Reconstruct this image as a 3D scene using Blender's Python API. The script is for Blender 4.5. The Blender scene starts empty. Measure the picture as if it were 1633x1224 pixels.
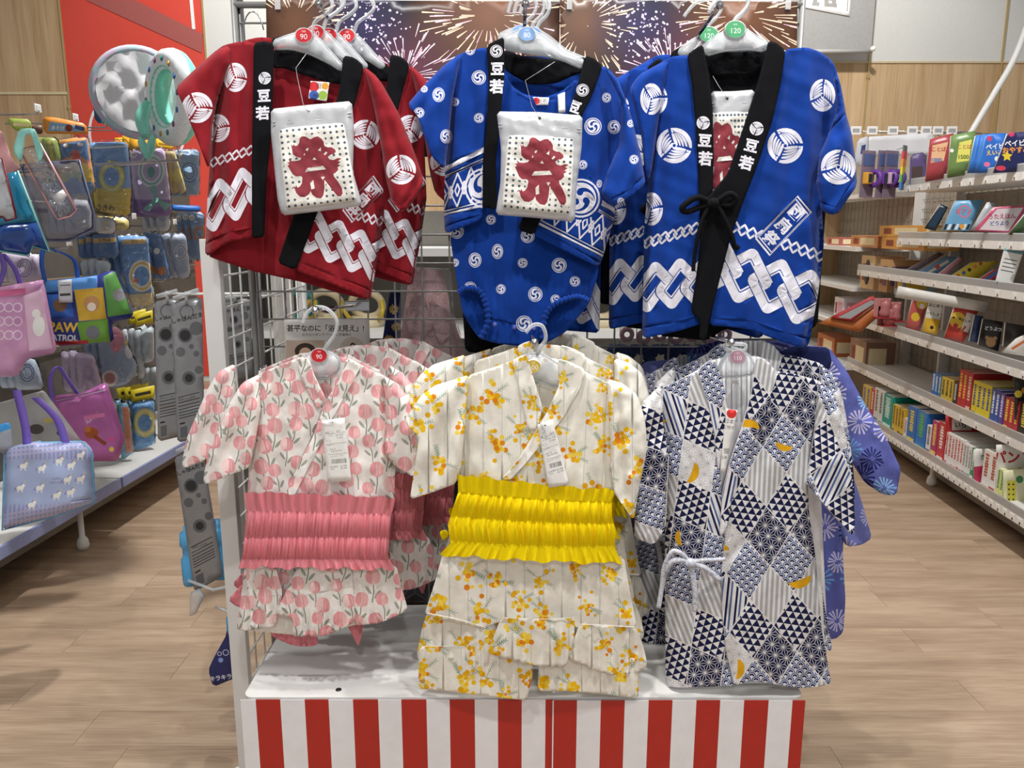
import bpy, bmesh, math, random
import numpy as np
from mathutils import Vector, Matrix
from mathutils.geometry import delaunay_2d_cdt
random.seed(7); RNG = np.random.default_rng(7)
S = bpy.context.scene; COL = S.collection
PI = math.pi
# ------------------------------------------------------------------ camera
FPX = 1260.0; PITCH = math.radians(11.2); CAMZ = 1.38
cd = bpy.data.cameras.new('camera'); cam = bpy.data.objects.new('camera', cd); COL.objects.link(cam)
cam.location = (0, 0, CAMZ); cam.rotation_euler = (PI/2 - PITCH, 0, 0)
cd.sensor_width = 36; cd.lens = 36*FPX/1633; cd.clip_start = .05; cd.clip_end = 60
S.camera = cam
# ------------------------------------------------------------------ world, lamps, exposure
W = bpy.data.worlds.new('world'); S.world = W; W.use_nodes = True
W.node_tree.nodes['Background'].inputs[0].default_value = (1.0, .985, .965, 1)
W.node_tree.nodes['Background'].inputs[1].default_value = .37
def lamp(name, typ, loc, target, power, size, col=(1, .975, .94), ang=None, blend=.6):
    l = bpy.data.lights.new(name, typ); l.energy = power; l.color = col
    if typ == 'AREA': l.shape = 'DISK'; l.size = size
    else: l.shadow_soft_size = size
    if typ == 'SPOT': l.spot_size = math.radians(ang); l.spot_blend = blend
    o = bpy.data.objects.new(name, l); COL.objects.link(o); o.location = loc
    o.rotation_euler = (Vector(target)-Vector(loc)).to_track_quat('-Z', 'Y').to_euler(); return o
lamp('spot_lamp', 'SPOT', (-.50, .70, 3.1), (-.10, 1.62, .85), 85, .03, ang=75)
lamp('spot_lamp', 'SPOT', (.70, .62, 3.1), (.25, 1.62, .85), 85, .03, ang=75)
lamp('spot_lamp', 'SPOT', (.35, 1.30, 3.2), (.1, 1.62, .4), 90, .03, ang=80)
lamp('spot_lamp', 'SPOT', (-1.0, 3.6, 3.5), (-1.75, 4.4, 1.0), 290, .06, ang=110)
lamp('spot_lamp', 'SPOT', (1.3, 3.3, 3.5), (2.3, 4.2, 1.0), 240, .06, ang=110)
lamp('spot_lamp', 'SPOT', (-1.6, 5.4, 3.9), (-1.9, 7.2, 2.4), 190, .06, ang=120)
lamp('spot_lamp', 'SPOT', (.2, 5.4, 3.9), (.3, 7.2, 2.4), 120, .06, ang=120)
lamp('spot_lamp', 'SPOT', (2.2, 5.4, 3.9), (2.4, 7.2, 2.4), 170, .06, ang=120)
lamp('spot_lamp', 'SPOT', (-1.25, 1.5, 3.3), (-1.2, 1.9, 0), 70, .06, ang=90)
lamp('spot_lamp', 'SPOT', (1.25, 1.6, 3.3), (1.25, 2.0, 0), 76, .06, ang=90)
lamp('spot_lamp', 'SPOT', (.15, -1.3, 3.0), (.05, 1.5, .5), 62, .05, ang=70)
vs = S.view_settings
vs.view_transform = 'Standard'; vs.look = 'None'; vs.gamma = 1.0; vs.use_curve_mapping = False; vs.exposure = 0.0
# ------------------------------------------------------------------ pixel -> place
cp, sp = math.cos(PITCH), math.sin(PITCH)
def ray(px, py):
    a = (px-816.5)/FPX; b = (612-py)/FPX
    return Vector((a, cp+b*sp, -sp+b*cp))
def at(px, py, D, k=0., x0=0.):
    d = ray(px, py); t = (D-k*x0)/(d.y-k*d.x)
    return Vector((d.x*t, d.y*t, CAMZ+d.z*t))
def atz(px, py, z):
    d = ray(px, py); t = (z-CAMZ)/d.z
    return Vector((d.x*t, d.y*t, z))
def lin(c):
    c = c/255.
    return c/12.92 if c <= .04045 else ((c+.055)/1.055)**2.4
def RGB(h):
    if isinstance(h, str): h = tuple(int(h[i:i+2], 16) for i in (0, 2, 4))
    return (lin(h[0]), lin(h[1]), lin(h[2]), 1)
# ------------------------------------------------------------------ materials (all node based)
MATS = {}
def mat(name, col=None, rough=.75, var=.06, nscale=60., bump=0., bscale=900., metal=0., trans=0., alpha=1., stretch=(1, 1, 1), spec=.5, col2=None, coords='Object', sheen=0.):
    if name in MATS: return MATS[name]
    m = bpy.data.materials.new(name); m.use_nodes = True; MATS[name] = m
    nt = m.node_tree; N = nt.nodes; L = nt.links; b = N['Principled BSDF']
    tc = N.new('ShaderNodeTexCoord'); mp = N.new('ShaderNodeMapping'); mp.inputs['Scale'].default_value = stretch
    L.new(tc.outputs[coords], mp.inputs[0])
    nz = N.new('ShaderNodeTexNoise'); nz.inputs['Scale'].default_value = nscale; nz.inputs['Detail'].default_value = 4
    L.new(mp.outputs[0], nz.inputs['Vector'])
    cr = N.new('ShaderNodeValToRGB'); c = RGB(col)
    c2 = RGB(col2) if col2 else tuple(min(1, x*(1+var)) for x in c[:3])+(1,)
    c1 = c if col2 else tuple(x*(1-var) for x in c[:3])+(1,)
    cr.color_ramp.elements[0].color = c1; cr.color_ramp.elements[1].color = c2
    cr.color_ramp.elements[0].position = .3; cr.color_ramp.elements[1].position = .7
    L.new(nz.outputs['Fac'], cr.inputs[0]); L.new(cr.outputs[0], b.inputs['Base Color'])
    b.inputs['Roughness'].default_value = rough; b.inputs['Metallic'].default_value = metal
    b.inputs['Specular IOR Level'].default_value = spec; b.inputs['Transmission Weight'].default_value = trans
    b.inputs['Alpha'].default_value = alpha
    if sheen: b.inputs['Sheen Weight'].default_value = sheen
    if bump:
        n2 = N.new('ShaderNodeTexNoise'); n2.inputs['Scale'].default_value = bscale; L.new(mp.outputs[0], n2.inputs['Vector'])
        bp = N.new('ShaderNodeBump'); bp.inputs['Strength'].default_value = bump; bp.inputs['Distance'].default_value = .001
        L.new(n2.outputs['Fac'], bp.inputs['Height']); L.new(bp.outputs[0], b.inputs['Normal'])
    return m
def film(name, tint='F4F6F8', op=.12, rough=.12, gloss=False):
    """clear plastic film: mostly see-through, glossy"""
    if name in MATS: return MATS[name]
    m = bpy.data.materials.new(name); m.use_nodes = True; MATS[name] = m
    nt = m.node_tree; N = nt.nodes; L = nt.links; b = N['Principled BSDF']; out = N['Material Output']
    b.inputs['Base Color'].default_value = RGB(tint); b.inputs['Roughness'].default_value = rough; b.inputs['Metallic'].default_value = 1. if gloss else 0.
    tr = N.new('ShaderNodeBsdfTransparent'); mx = N.new('ShaderNodeMixShader'); fr = N.new('ShaderNodeFresnel'); fr.inputs[0].default_value = 1.35
    nz = N.new('ShaderNodeTexNoise'); nz.inputs['Scale'].default_value = 38. if gloss else 14.; bp = N.new('ShaderNodeBump'); bp.inputs['Strength'].default_value = .7; bp.inputs['Distance'].default_value = .02 if gloss else .004
    tc = N.new('ShaderNodeTexCoord'); L.new(tc.outputs['Object'], nz.inputs['Vector'])
    L.new(nz.outputs['Fac'], bp.inputs['Height']); L.new(bp.outputs[0], b.inputs['Normal'])
    ad = N.new('ShaderNodeMath'); ad.operation = 'ADD'; ad.inputs[1].default_value = op; ad.use_clamp = True
    L.new(fr.outputs[0], ad.inputs[0]); L.new(ad.outputs[0], mx.inputs[0]); L.new(tr.outputs[0], mx.inputs[1]); L.new(b.outputs[0], mx.inputs[2]); L.new(mx.outputs[0], out.inputs['Surface'])
    return m
def card(h, rough=.45):
    """printed card or paper of one colour"""
    return mat('card_'+h, h, rough, .03, 30.)
def cloth(name, h, **k):
    k.setdefault('bump', .35); k.setdefault('bscale', 1400.); k.setdefault('var', .07)
    return mat('cloth_'+name, h, .9, spec=.15, **k)
# ------------------------------------------------------------------ objects
def tag(o, label=None, cat=None, group=None, kind=None):
    if label: o['label'] = label
    if cat: o['category'] = cat
    if group: o['group'] = group
    if kind: o['kind'] = kind
    return o
def empty(name, loc=(0, 0, 0), label=None, cat=None, group=None, rz=0.):
    o = bpy.data.objects.new(name, None); COL.objects.link(o); o.location = loc; o.rotation_euler = (0, 0, rz); o.empty_display_size = .05
    return tag(o, label, cat, group)
def link(name, me, parent=None, world=False):
    o = bpy.data.objects.new(name, me); COL.objects.link(o)
    if parent is not None:
        o.parent = parent
        if world and parent.parent is None and parent.type == 'EMPTY': o.matrix_parent_inverse = parent.matrix_basis.inverted()
    return o
class MB:
    """collects simple shapes of several materials into one mesh"""
    def __init__(s): s.v = []; s.f = []; s.m = []; s.mats = []; s.smooth = []
    def mi(s, m):
        if m not in s.mats: s.mats.append(m)
        return s.mats.index(m)
    def add(s, vs, fs, m, smooth=False, M=None):
        b = len(s.v)
        for p in vs: s.v.append(tuple(M @ Vector(p)) if M is not None else tuple(p))
        i = s.mi(m)
        for f in fs: s.f.append([b+k for k in f]); s.m.append(i); s.smooth.append(smooth)
    def box(s, lo, hi, m, M=None, bev=0.):
        x0, y0, z0 = lo; x1, y1, z1 = hi
        if bev:
            bm = bmesh.new(); bmesh.ops.create_cube(bm, size=1)
            for q in bm.verts: q.co = Vector(((x0+x1)/2+q.co.x*(x1-x0), (y0+y1)/2+q.co.y*(y1-y0), (z0+z1)/2+q.co.z*(z1-z0)))
            bmesh.ops.bevel(bm, geom=bm.edges[:], offset=bev, segments=2, affect='EDGES', profile=.6)
            bm.verts.index_update()
            s.add([q.co[:] for q in bm.verts], [[q.index for q in f.verts] for f in bm.faces], m, False, M); bm.free(); return
        s.add([(x0, y0, z0), (x1, y0, z0), (x1, y1, z0), (x0, y1, z0), (x0, y0, z1), (x1, y0, z1), (x1, y1, z1), (x0, y1, z1)],
              [(3, 2, 1, 0), (4, 5, 6, 7), (0, 1, 5, 4), (1, 2, 6, 5), (2, 3, 7, 6), (3, 0, 4, 7)], m, False, M)
    def tube(s, pts, r, m, n=6, M=None, closed=False, rs=None):
        P = [Vector(p) for p in pts]; vs = []; fs = []; k = len(P)
        up = None
        for i, p in enumerate(P):
            if closed: t = P[(i+1) % k]-P[i-1]
            else: t = P[min(i+1, k-1)]-P[max(i-1, 0)]
            t.normalize()
            if up is None: up = t.orthogonal().normalized()
            up = (up-t*up.dot(t)); up = up.normalized() if up.length > 1e-6 else t.orthogonal().normalized()
            q = t.cross(up); rr = rs[i] if rs else r
            for j in range(n):
                a = 2*PI*j/n; vs.append(p+(up*math.cos(a)+q*math.sin(a))*rr)
        for i in range(k if closed else k-1):
            i2 = (i+1) % k
            for j in range(n): fs.append((i*n+j, i*n+(j+1) % n, i2*n+(j+1) % n, i2*n+j))
        if not closed: fs.append(tuple(range(n))[::-1]); fs.append(tuple((k-1)*n+j for j in range(n)))
        s.add(vs, fs, m, True, M)
    def prism(s, poly, y0, y1, m, M=None, mside=None):
        """poly of (x,z), drawn between y0 (front) and y1"""
        n = len(poly); ar = sum(poly[i][0]*poly[(i+1) % n][1]-poly[(i+1) % n][0]*poly[i][1] for i in range(n))
        if ar < 0: poly = poly[::-1]
        vs = [(x, y0, z) for x, z in poly]+[(x, y1, z) for x, z in poly]
        s.add(vs, [tuple(range(n)), tuple(range(2*n-1, n-1, -1))], m, False, M)
        s.add(vs, [(i, i+n, (i+1) % n+n, (i+1) % n) for i in range(n)], mside or m, False, M)
    def lathe(s, prof, m, n=20, M=None, smooth=True):
        vs = []; fs = []
        for r, z in prof:
            for j in range(n): a = 2*PI*j/n; vs.append((r*math.cos(a), r*math.sin(a), z))
        for i in range(len(prof)-1):
            for j in range(n): fs.append((i*n+j, i*n+(j+1) % n, (i+1)*n+(j+1) % n, (i+1)*n+j))
        fs.append(tuple(range(n))[::-1]); fs.append(tuple((len(prof)-1)*n+j for j in range(n)))
        s.add(vs, fs, m, smooth, M)
    def torus(s, R, r, m, n=28, k=10, M=None, sz=1.):
        vs = []; fs = []
        for i in range(n):
            a = 2*PI*i/n
            for j in range(k):
                b = 2*PI*j/k; vs.append(((R+r*math.cos(b))*math.cos(a), r*math.sin(b)*sz, (R+r*math.cos(b))*math.sin(a)))
        for i in range(n):
            for j in range(k): fs.append((i*k+j, i*k+(j+1) % k, ((i+1) % n)*k+(j+1) % k, ((i+1) % n)*k+j))
        s.add(vs, fs, m, True, M)
    def build(s, name, parent=None, world=False):
        me = bpy.data.meshes.new(name); me.from_pydata(s.v, [], s.f)
        for m in s.mats: me.materials.append(m)
        me.polygons.foreach_set('material_index', s.m); me.polygons.foreach_set('use_smooth', s.smooth); me.update()
        return link(name, me, parent, world)
def copy_tree(o, parent=None):
    c = o.copy(); COL.objects.link(c); inv = o.matrix_parent_inverse.copy(); c.parent = parent; c.matrix_parent_inverse = inv
    for ch in o.children: copy_tree(ch, c)
    return c
# ------------------------------------------------------------------ flat shapes in pixel space (print motifs)
GL = {}
def glyph_tris(txt, bold=0.):
    k = (txt, bold)
    if k not in GL:
        c = bpy.data.curves.new('t', 'FONT'); c.body = txt; c.offset = bold; c.align_x = 'CENTER'; c.resolution_u = 3
        o = bpy.data.objects.new('t', c); m = o.to_mesh()
        v = [(p.co.x, p.co.y) for p in m.vertices]
        GL[k] = [[v[i] for i in p.vertices] for p in m.polygons]
        o.to_mesh_clear(); bpy.data.objects.remove(o); bpy.data.curves.remove(c)
    return GL[k]
def text(txt, cx, cy, size, m, rot=0., bold=.0, sx=1., clip=None):
    """text centred on cx,cy, pixel space (y down)"""
    out = []; ca, sa = math.cos(math.radians(rot)), math.sin(math.radians(rot))
    for t in glyph_tris(txt, bold):
        q = []
        for x, y in t:
            x *= size*sx; y = -(y-.36)*size
            q.append((cx+x*ca-y*sa, cy+x*sa+y*ca))
        out.append((q, m, clip))
    return out
def disc(cx, cy, rx, m, ry=None, rot=0., n=20, clip=None):
    ry = ry or rx; ca, sa = math.cos(rot), math.sin(rot); q = []
    for i in range(n):
        a = 2*PI*i/n; x, y = rx*math.cos(a), ry*math.sin(a); q.append((cx+x*ca-y*sa, cy+x*sa+y*ca))
    return [(q, m, clip)]
def stroke(pts, w, m, w2=None, clip=None, closed=False):
    out = []; n = len(pts); P = list(pts)+([pts[0]] if closed else []); n = len(P)
    for i in range(n-1):
        (x0, y0), (x1, y1) = P[i], P[i+1]; dx, dy = x1-x0, y1-y0; d = math.hypot(dx, dy) or 1.
        a = w if w2 is None else w+(w2-w)*i/(n-1); b = w if w2 is None else w+(w2-w)*(i+1)/(n-1)
        nx, ny = -dy/d/2, dx/d/2; ex, ey = dx/d*w*.12, dy/d*w*.12
        out.append(([(x0-ex+nx*a, y0-ey+ny*a), (x1+ex+nx*b, y1+ey+ny*b), (x1+ex-nx*b, y1+ey-ny*b), (x0-ex-nx*a, y0-ey-ny*a)], m, clip))
    return out
def ring(cx, cy, r0, r1, m, sy=1., n=24, a0=0., a1=2*PI, clip=None, rot=0.):
    out = []; ca, sa = math.cos(rot), math.sin(rot)
    def P(r, a):
        x, y = r*math.cos(a), r*math.sin(a)*sy; return (cx+x*ca-y*sa, cy+x*sa+y*ca)
    for i in range(n):
        b0 = a0+(a1-a0)*i/n; b1 = a0+(a1-a0)*(i+1)/n
        out.append(([P(r0, b0), P(r1, b0), P(r1, b1), P(r0, b1)], m, clip))
    return out
def xf(mot, cx, cy, s=1., rot=0., sx=1., sy=1., clip=None):
    ca, sa = math.cos(rot), math.sin(rot); out = []
    for q, m, c in mot:
        out.append(([(cx+(x*sx*s)*ca-(y*sy*s)*sa, cy+(x*sx*s)*sa+(y*sy*s)*ca) for x, y in q], m, clip if clip is not None else c))
    return out
def seg_dist(P, poly, closed=True):
    """distance of many points to a polyline"""
    P = np.asarray(P, float); A = np.asarray(poly, float)
    B = np.roll(A, -1, 0) if closed else A[1:]
    if not closed: A = A[:-1]
    d = np.full(len(P), 1e9)
    for a, b in zip(A, B):
        ab = b-a; L = max((ab**2).sum(), 1e-9); t = np.clip(((P-a)@ab)/L, 0, 1)
        d = np.minimum(d, np.hypot(*(P-(a+t[:, None]*ab)).T))
    return d
def inside(P, poly):
    P = np.asarray(P, float); x, y = P[:, 0], P[:, 1]; r = np.zeros(len(P), bool); n = len(poly)
    for i in range(n):
        x0, y0 = poly[i]; x1, y1 = poly[(i+1) % n]
        c = (y0 > y) != (y1 > y)
        with np.errstate(divide='ignore', invalid='ignore'): r ^= c & (x < (x1-x0)*(y-y0)/((y1-y0) or 1e-9)+x0)
    return r
def smooth_poly(p, it=1):
    for _ in range(it):
        q = []; n = len(p)
        for i in range(n):
            a, b = np.array(p[i], float), np.array(p[(i+1) % n], float); t = min(.2, 5./max(np.hypot(*(b-a)), 1e-6)); q += [tuple(a*(1-t)+b*t), tuple(a*t+b*(1-t))]
        p = q
    return p
def inpoly(c, q):
    x, y = c; r = False; x0, y0 = q[-1]
    for x1, y1 in q:
        if (y0 > y) != (y1 > y) and x < (x1-x0)*(y-y0)/(y1-y0)+x0: r = not r
        x0, y0 = x1, y1
    return r
def triangulate(outline, motifs, step, base):
    """constrained triangulation of an outline with overlaid motif faces. returns pts(N,2), tris, material per tri"""
    o = np.array(outline); lo, hi = o.min(0), o.max(0)
    gx, gy = np.meshgrid(np.arange(lo[0]+step*.5, hi[0], step), np.arange(lo[1]+step*.5, hi[1], step))
    gx = gx+np.where((np.arange(gx.shape[0]) % 2 == 0)[:, None], 0, step*.5)
    P = np.c_[gx.ravel(), gy.ravel()]
    P = P[inside(P, outline)]; P = P[seg_dist(P, outline) > step*.45]
    pts = [Vector(p) for p in P]; faces = []; info = []; poly = [None]
    def addp(q):
        f = []; a = 0.
        for i in range(len(q)): a += q[i-1][0]*q[i][1]-q[i][0]*q[i-1][1]
        if a < 0: q = q[::-1]
        for p in q: f.append(len(pts)); pts.append(Vector(p))
        faces.append(f)
    dense = []
    n = len(outline)
    for i in range(n):
        a, b = np.array(outline[i]), np.array(outline[(i+1) % n]); k = max(1, int(np.hypot(*(b-a))/step))
        for j in range(k): dense.append(a+(b-a)*j/k)
    addp(dense); info.append((None, None))
    for q, m, c in motifs:
        qa = np.array(q, float); nx_ = np.roll(qa, -1, 0)
        if abs((qa[:, 0]*nx_[:, 1]-nx_[:, 0]*qa[:, 1]).sum()) < .06: continue
        if (qa.max(0) < lo).any() or (qa.min(0) > hi).any(): continue
        addp(q); info.append((m, c)); poly.append(qa.tolist())
    V, E, F, ov, oe, of = delaunay_2d_cdt(pts, [], faces, 0, 1e-3, True)
    tris = []; ms = []
    for f, o_ in zip(F, of):
        if not o_: continue
        s = set(o_)
        if 0 not in s: continue
        m = base; ce = [sum(V[i][0] for i in f)/3, sum(V[i][1] for i in f)/3]
        for k in sorted(s, reverse=True):
            if k == 0: break
            mm, c = info[k]
            if not inpoly(ce, poly[k]): continue
            if mm is None: continue
            if c is not None and not isinstance(c, tuple) and not any(info[j][1] == ('patch', c) for j in s): continue
            m = mm; break
        a, b, c3 = (V[i] for i in f[:3])
        if (b-a).cross(c3-a) > 0: f = list(f)[::-1]     # pixel y points down
        tris.append(list(f)); ms.append(m)
    return np.array([v[:] for v in V]), tris, ms
# ------------------------------------------------------------------ cloth sheets
def zf(ox, oy, s):
    def f(*p):
        if len(p) == 1 and isinstance(p[0], list): return [(ox+x*s, oy+y*s) for x, y in p[0]]
        if len(p) == 2: return (ox+p[0]*s, oy+p[1]*s)
        return p[0]*s
    return f
def world_of(V, D, off, k=0., x0=0.):
    """pixels -> points on the upright plane y = D (+ k*x), moved back by off metres"""
    V = np.asarray(V, float); off = np.broadcast_to(off, (len(V),))
    a = (V[:, 0]-816.5)/FPX; b = (612-V[:, 1])/FPX
    dy = cp+b*sp; dz = -sp+b*cp
    t = (D+off-k*x0)/(dy-k*a)
    return np.c_[a*t, dy*t, CAMZ+dz*t]
def hash_noise(P, sc, seed):
    r = np.random.default_rng(seed); y = 0
    for _ in range(5):
        a = r.uniform(0, 2*PI); f = r.uniform(.6, 1.5)/sc; y = y+np.sin((P[:, 0]*math.cos(a)+P[:, 1]*math.sin(a))*f*2*PI+r.uniform(0, 6.3))
    return y/5
class Drape:
    """depth of a hanging cloth over pixel space: folds are (x0,y0,x1,y1,width,amp) with amp in mm, minus = towards the shopper"""
    def __init__(s, folds=(), xc=None, half=150., curve=.03, noise=2., nsc=70., seed=1, extra=None):
        s.folds = folds; s.xc = xc; s.half = half; s.curve = curve; s.noise = noise; s.nsc = nsc; s.seed = seed; s.extra = extra
    def __call__(s, P):
        y = np.zeros(len(P))
        if s.xc is not None: y += s.curve*np.clip(np.abs(P[:, 0]-s.xc)/s.half, 0, 1.3)**2.5
        y += hash_noise(P, s.nsc, s.seed)*s.noise*1e-3+hash_noise(P*(1, .55), s.nsc*.3, s.seed+50)*s.noise*.34e-3
        for x0, y0, x1, y1, w, a in s.folds:
            A = np.array((x0, y0)); ab = np.array((x1-x0, y1-y0)); L = (ab**2).sum()
            t = ((P-A)@ab)/L; tc = np.clip(t, 0, 1); d = np.hypot(*(P-(A+tc[:, None]*ab)).T)
            e = np.clip(np.minimum(t+.15, 1.15-t)/.3, 0, 1)
            y += a*1e-3*np.exp(-(d/w)**2)*e
        if s.extra: y += s.extra(P)
        return y
def sheet_mesh(name, V, tris, ms, F, Bk, mats, back_mat=None):
    """two-sided cloth from front points F and back points Bk over one triangulation"""
    n = len(V); me = bpy.data.meshes.new(name)
    bnd = {}
    for t in tris:
        for i in range(3):
            e = (t[i], t[(i+1) % 3])
            if (e[1], e[0]) in bnd: del bnd[(e[1], e[0])]
            else: bnd[e] = 1
    fs = list(tris)+[[t[0]+n, t[2]+n, t[1]+n] for t in tris]+[[b, a, a+n, b+n] for a, b in bnd]
    order = []
    for m in ms:
        if m not in order: order.append(m)
    bm_ = back_mat or mats
    if bm_ not in order: order.append(bm_)
    ix = {m: i for i, m in enumerate(order)}
    mi = [ix[m] for m in ms]+[ix[bm_]]*(len(tris)+len(bnd))
    me.from_pydata(np.r_[F, Bk].tolist(), [], fs)
    for m in order: me.materials.append(m)
    me.polygons.foreach_set('material_index', mi); me.polygons.foreach_set('use_smooth', [True]*len(fs)); me.update()
    return me
def panel(name, parent, outline, base, motifs=(), D=1.6, depth=None, lay=0., step=4.2, th=.0014, tube=0., openv=(), R=26., k=0., x0=0., soft=1, recede=None, world=True, back=None):
    """one piece of cloth. tube>0: front and back sheet bulging apart (a sleeve or a stuffed body), open along the outline edges whose
    start index is in openv. recede=(polyline, amount, width): side edges curve back"""
    closed_edges = None
    if tube:
        n = len(outline); closed_edges = [(outline[i], outline[(i+1) % n]) for i in range(n) if i not in openv]
    ol = smooth_poly(outline, soft) if soft else outline
    V, tris, ms = triangulate(ol, motifs, step, base)
    off = (depth(V) if depth else np.zeros(len(V)))+lay
    if recede:
        pl, am, w = recede; off = off+am*np.exp(-(seg_dist(V, pl, False)/w)**2)
    if tube:
        d = np.full(len(V), 1e9)
        for a, b in closed_edges: d = np.minimum(d, seg_dist(V, [a, b], False))
        q = np.clip(d/R, 0, 1); t = tube*np.sqrt(1-(1-q)**2)+.0006
        F = world_of(V, D, off-t, k, x0); B = world_of(V, D, off, k, x0); B[:, 1] += t
    else:
        F = world_of(V, D, off, k, x0); B = F.copy(); B[:, 1] += th
    return link(name, sheet_mesh(name, V, tris, ms, F, B, base, back), parent, world)
def grid_cloth(name, parent, fn, nu, nv, m, th=.0015, world=True):
    """fn(u,v arrays)->(N,3) world points, u along, v down"""
    u, v = np.meshgrid(np.linspace(0, 1, nu), np.linspace(0, 1, nv)); P = fn(u.ravel(), v.ravel())
    f = []
    for j in range(nv-1):
        for i in range(nu-1):
            a = j*nu+i; f.append((a, a+nu, a+nu+1, a+1))
    n = len(P); Q = P.copy(); Q[:, 1] += th
    f += [tuple(k+n for k in q[::-1]) for q in f]
    me = bpy.data.meshes.new(name); me.from_pydata(np.r_[P, Q].tolist(), [], f); me.materials.append(m)
    me.polygons.foreach_set('use_smooth', [True]*len(f)); me.update(); return link(name, me, parent, world)
def wpath(pts, D, off=0.):
    return [at(x, y, D+off) for x, y in pts]
def spline(pts, n=8):
    """Catmull-Rom through points"""
    P = [Vector(p) for p in pts]; out = []
    for i in range(len(P)-1):
        a = P[max(i-1, 0)]; b = P[i]; c = P[i+1]; d = P[min(i+2, len(P)-1)]
        for j in range(n):
            t = j/n; out.append(.5*((2*b)+(c-a)*t+(2*a-5*b+4*c-d)*t*t+(3*b-a-3*c+d)*t**3))
    return out+[P[-1]]
# ------------------------------------------------------------------ colours of the cloths
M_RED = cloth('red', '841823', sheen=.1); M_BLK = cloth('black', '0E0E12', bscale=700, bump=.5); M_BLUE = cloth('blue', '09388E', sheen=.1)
M_PRT = mat('print_white', 'E4E3EE', .8, .03, 50., .2); M_INK = cloth('ink', '24315C'); M_NAVY = cloth('navy', '191F42')
M_REDP = mat('print_dark_red', '7A1523', .8)
M_THREAD = film('nylon_thread', 'F0F0F0', .35); M_HANG = film('hanger_plastic', 'E9EEF2', .34, .2)
M_WHITE = card('F1F0EE'); M_CHROME = mat('chrome', 'B9BABD', .18, .05, 20., metal=1.)
# ------------------------------------------------------------------ crests and chains
def mon(cx, cy, r, m=None, sx=1., rot=0., clip=None, bg=None):
    """round crest of three sprays of feathers"""
    m = m or M_PRT; bg = bg or M_BLUE; out = disc(0, 0, r, m, n=26)
    for k in range(3):
        a = rot+k*2*PI/3; piv = np.array((.80*math.cos(a), .80*math.sin(a)))
        ch = [(.16, 1.62), (.32, 1.72), (.45, 1.80), (.62, 1.76), (.80, 1.80), (1.01, 1.86), (1.01, 2.00), (.9, 2.02), (.62, 1.99), (.34, 2.02), (.14, 2.3)]
        out.append(([(r*q*math.cos(a+t), r*q*math.sin(a+t)) for q, t in ch], bg, None))
        for j, (re, bow) in enumerate(((.80, .46), (.60, .34), (.42, .22), (.25, .10))):
            tip = np.array((re*math.cos(a+1.80), re*math.sin(a+1.80))); mid = (piv+tip)/2+np.array((math.cos(a+.85), math.sin(a+.85)))*bow
            P = [tuple((piv*(1-t)**2+2*mid*t*(1-t)+tip*t*t)*r) for t in np.linspace(.06, 1, 8)]
            out += stroke(P[:6], r*.028, bg)+stroke(P[5:], r*.03, bg, w2=r*.10)
        out += ring(piv[0]*r*.98, piv[1]*r*.98, r*.06, r*.10, bg, n=10, a0=a, a1=a+4.5)
    out += disc(0, 0, r*.10, bg, n=8)
    return xf(out, cx, cy, 1., 0., sx, 1., clip)
def tomoe(cx, cy, r, m=None, bg=None, sx=1., rot=0.):
    """white roundel with three dark commas"""
    m = m or M_PRT; bg = bg or M_BLUE
    out = ring(0, 0, r*.9, r, m, n=26)+disc(0, 0, r*.80, m, n=26)
    for k in range(3):
        a = rot+k*2*PI/3
        out += disc(r*.30*math.cos(a), r*.30*math.sin(a), r*.17, bg, n=12)
        pts = [(r*(.30+.42*t)*math.cos(a+.5+t*1.7-.5), r*(.30+.42*t)*math.sin(a+t*1.7)) for t in np.linspace(0, 1, 9)]
        pts = [(r*(.36+.36*t)*math.cos(a+t*1.75), r*(.36+.36*t)*math.sin(a+t*1.75)) for t in np.linspace(0, 1, 9)]
        out += stroke(pts, r*.28, bg, w2=r*.03)
    return xf(out, cx, cy, 1., 0., sx, 1.)
def link_frame(c, u, v, t, m, bg, line, rc=.16):
    """one bold link: rounded slanted frame, corner-to-corner vectors u and v"""
    u = np.array(u, float); v = np.array(v, float); c = np.array(c, float); lu, lv = np.hypot(*u), np.hypot(*v)
    def P(a, b): return tuple(c+u*a+v*b)
    def rr(ia, ib, r):
        A, B = .5-ia, .5-ib; q = []
        ra, rb = min(r/lu, A), min(r/lv, B)
        for sa, sb, st in ((1, 1, 0), (-1, 1, 1), (-1, -1, 2), (1, -1, 3)):
            for i in range(5):
                an = (st+i/4)*PI/2
                q.append(P(sa*(A-ra)+ra*math.cos(an), sb*(B-rb)+rb*math.sin(an)))
        return q
    def band(i0, i1, r0, r1, mm):
        a = rr(i0/lu, i0/lv, r0); b = rr(i1/lu, i1/lv, r1); n = len(a)
        return [([a[i], a[(i+1) % n], b[(i+1) % n], b[i]], mm, None) for i in range(n)]
    R = rc*max(lu, lv)
    o = band(-line*1.3, 0, R, R, bg)+band(0, t*.78, R, R*.25, m)+band(t*.78, t*.86, R*.25, R*.2, bg)+band(t*.86, t, R*.2, R*.1, m)
    return o
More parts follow.
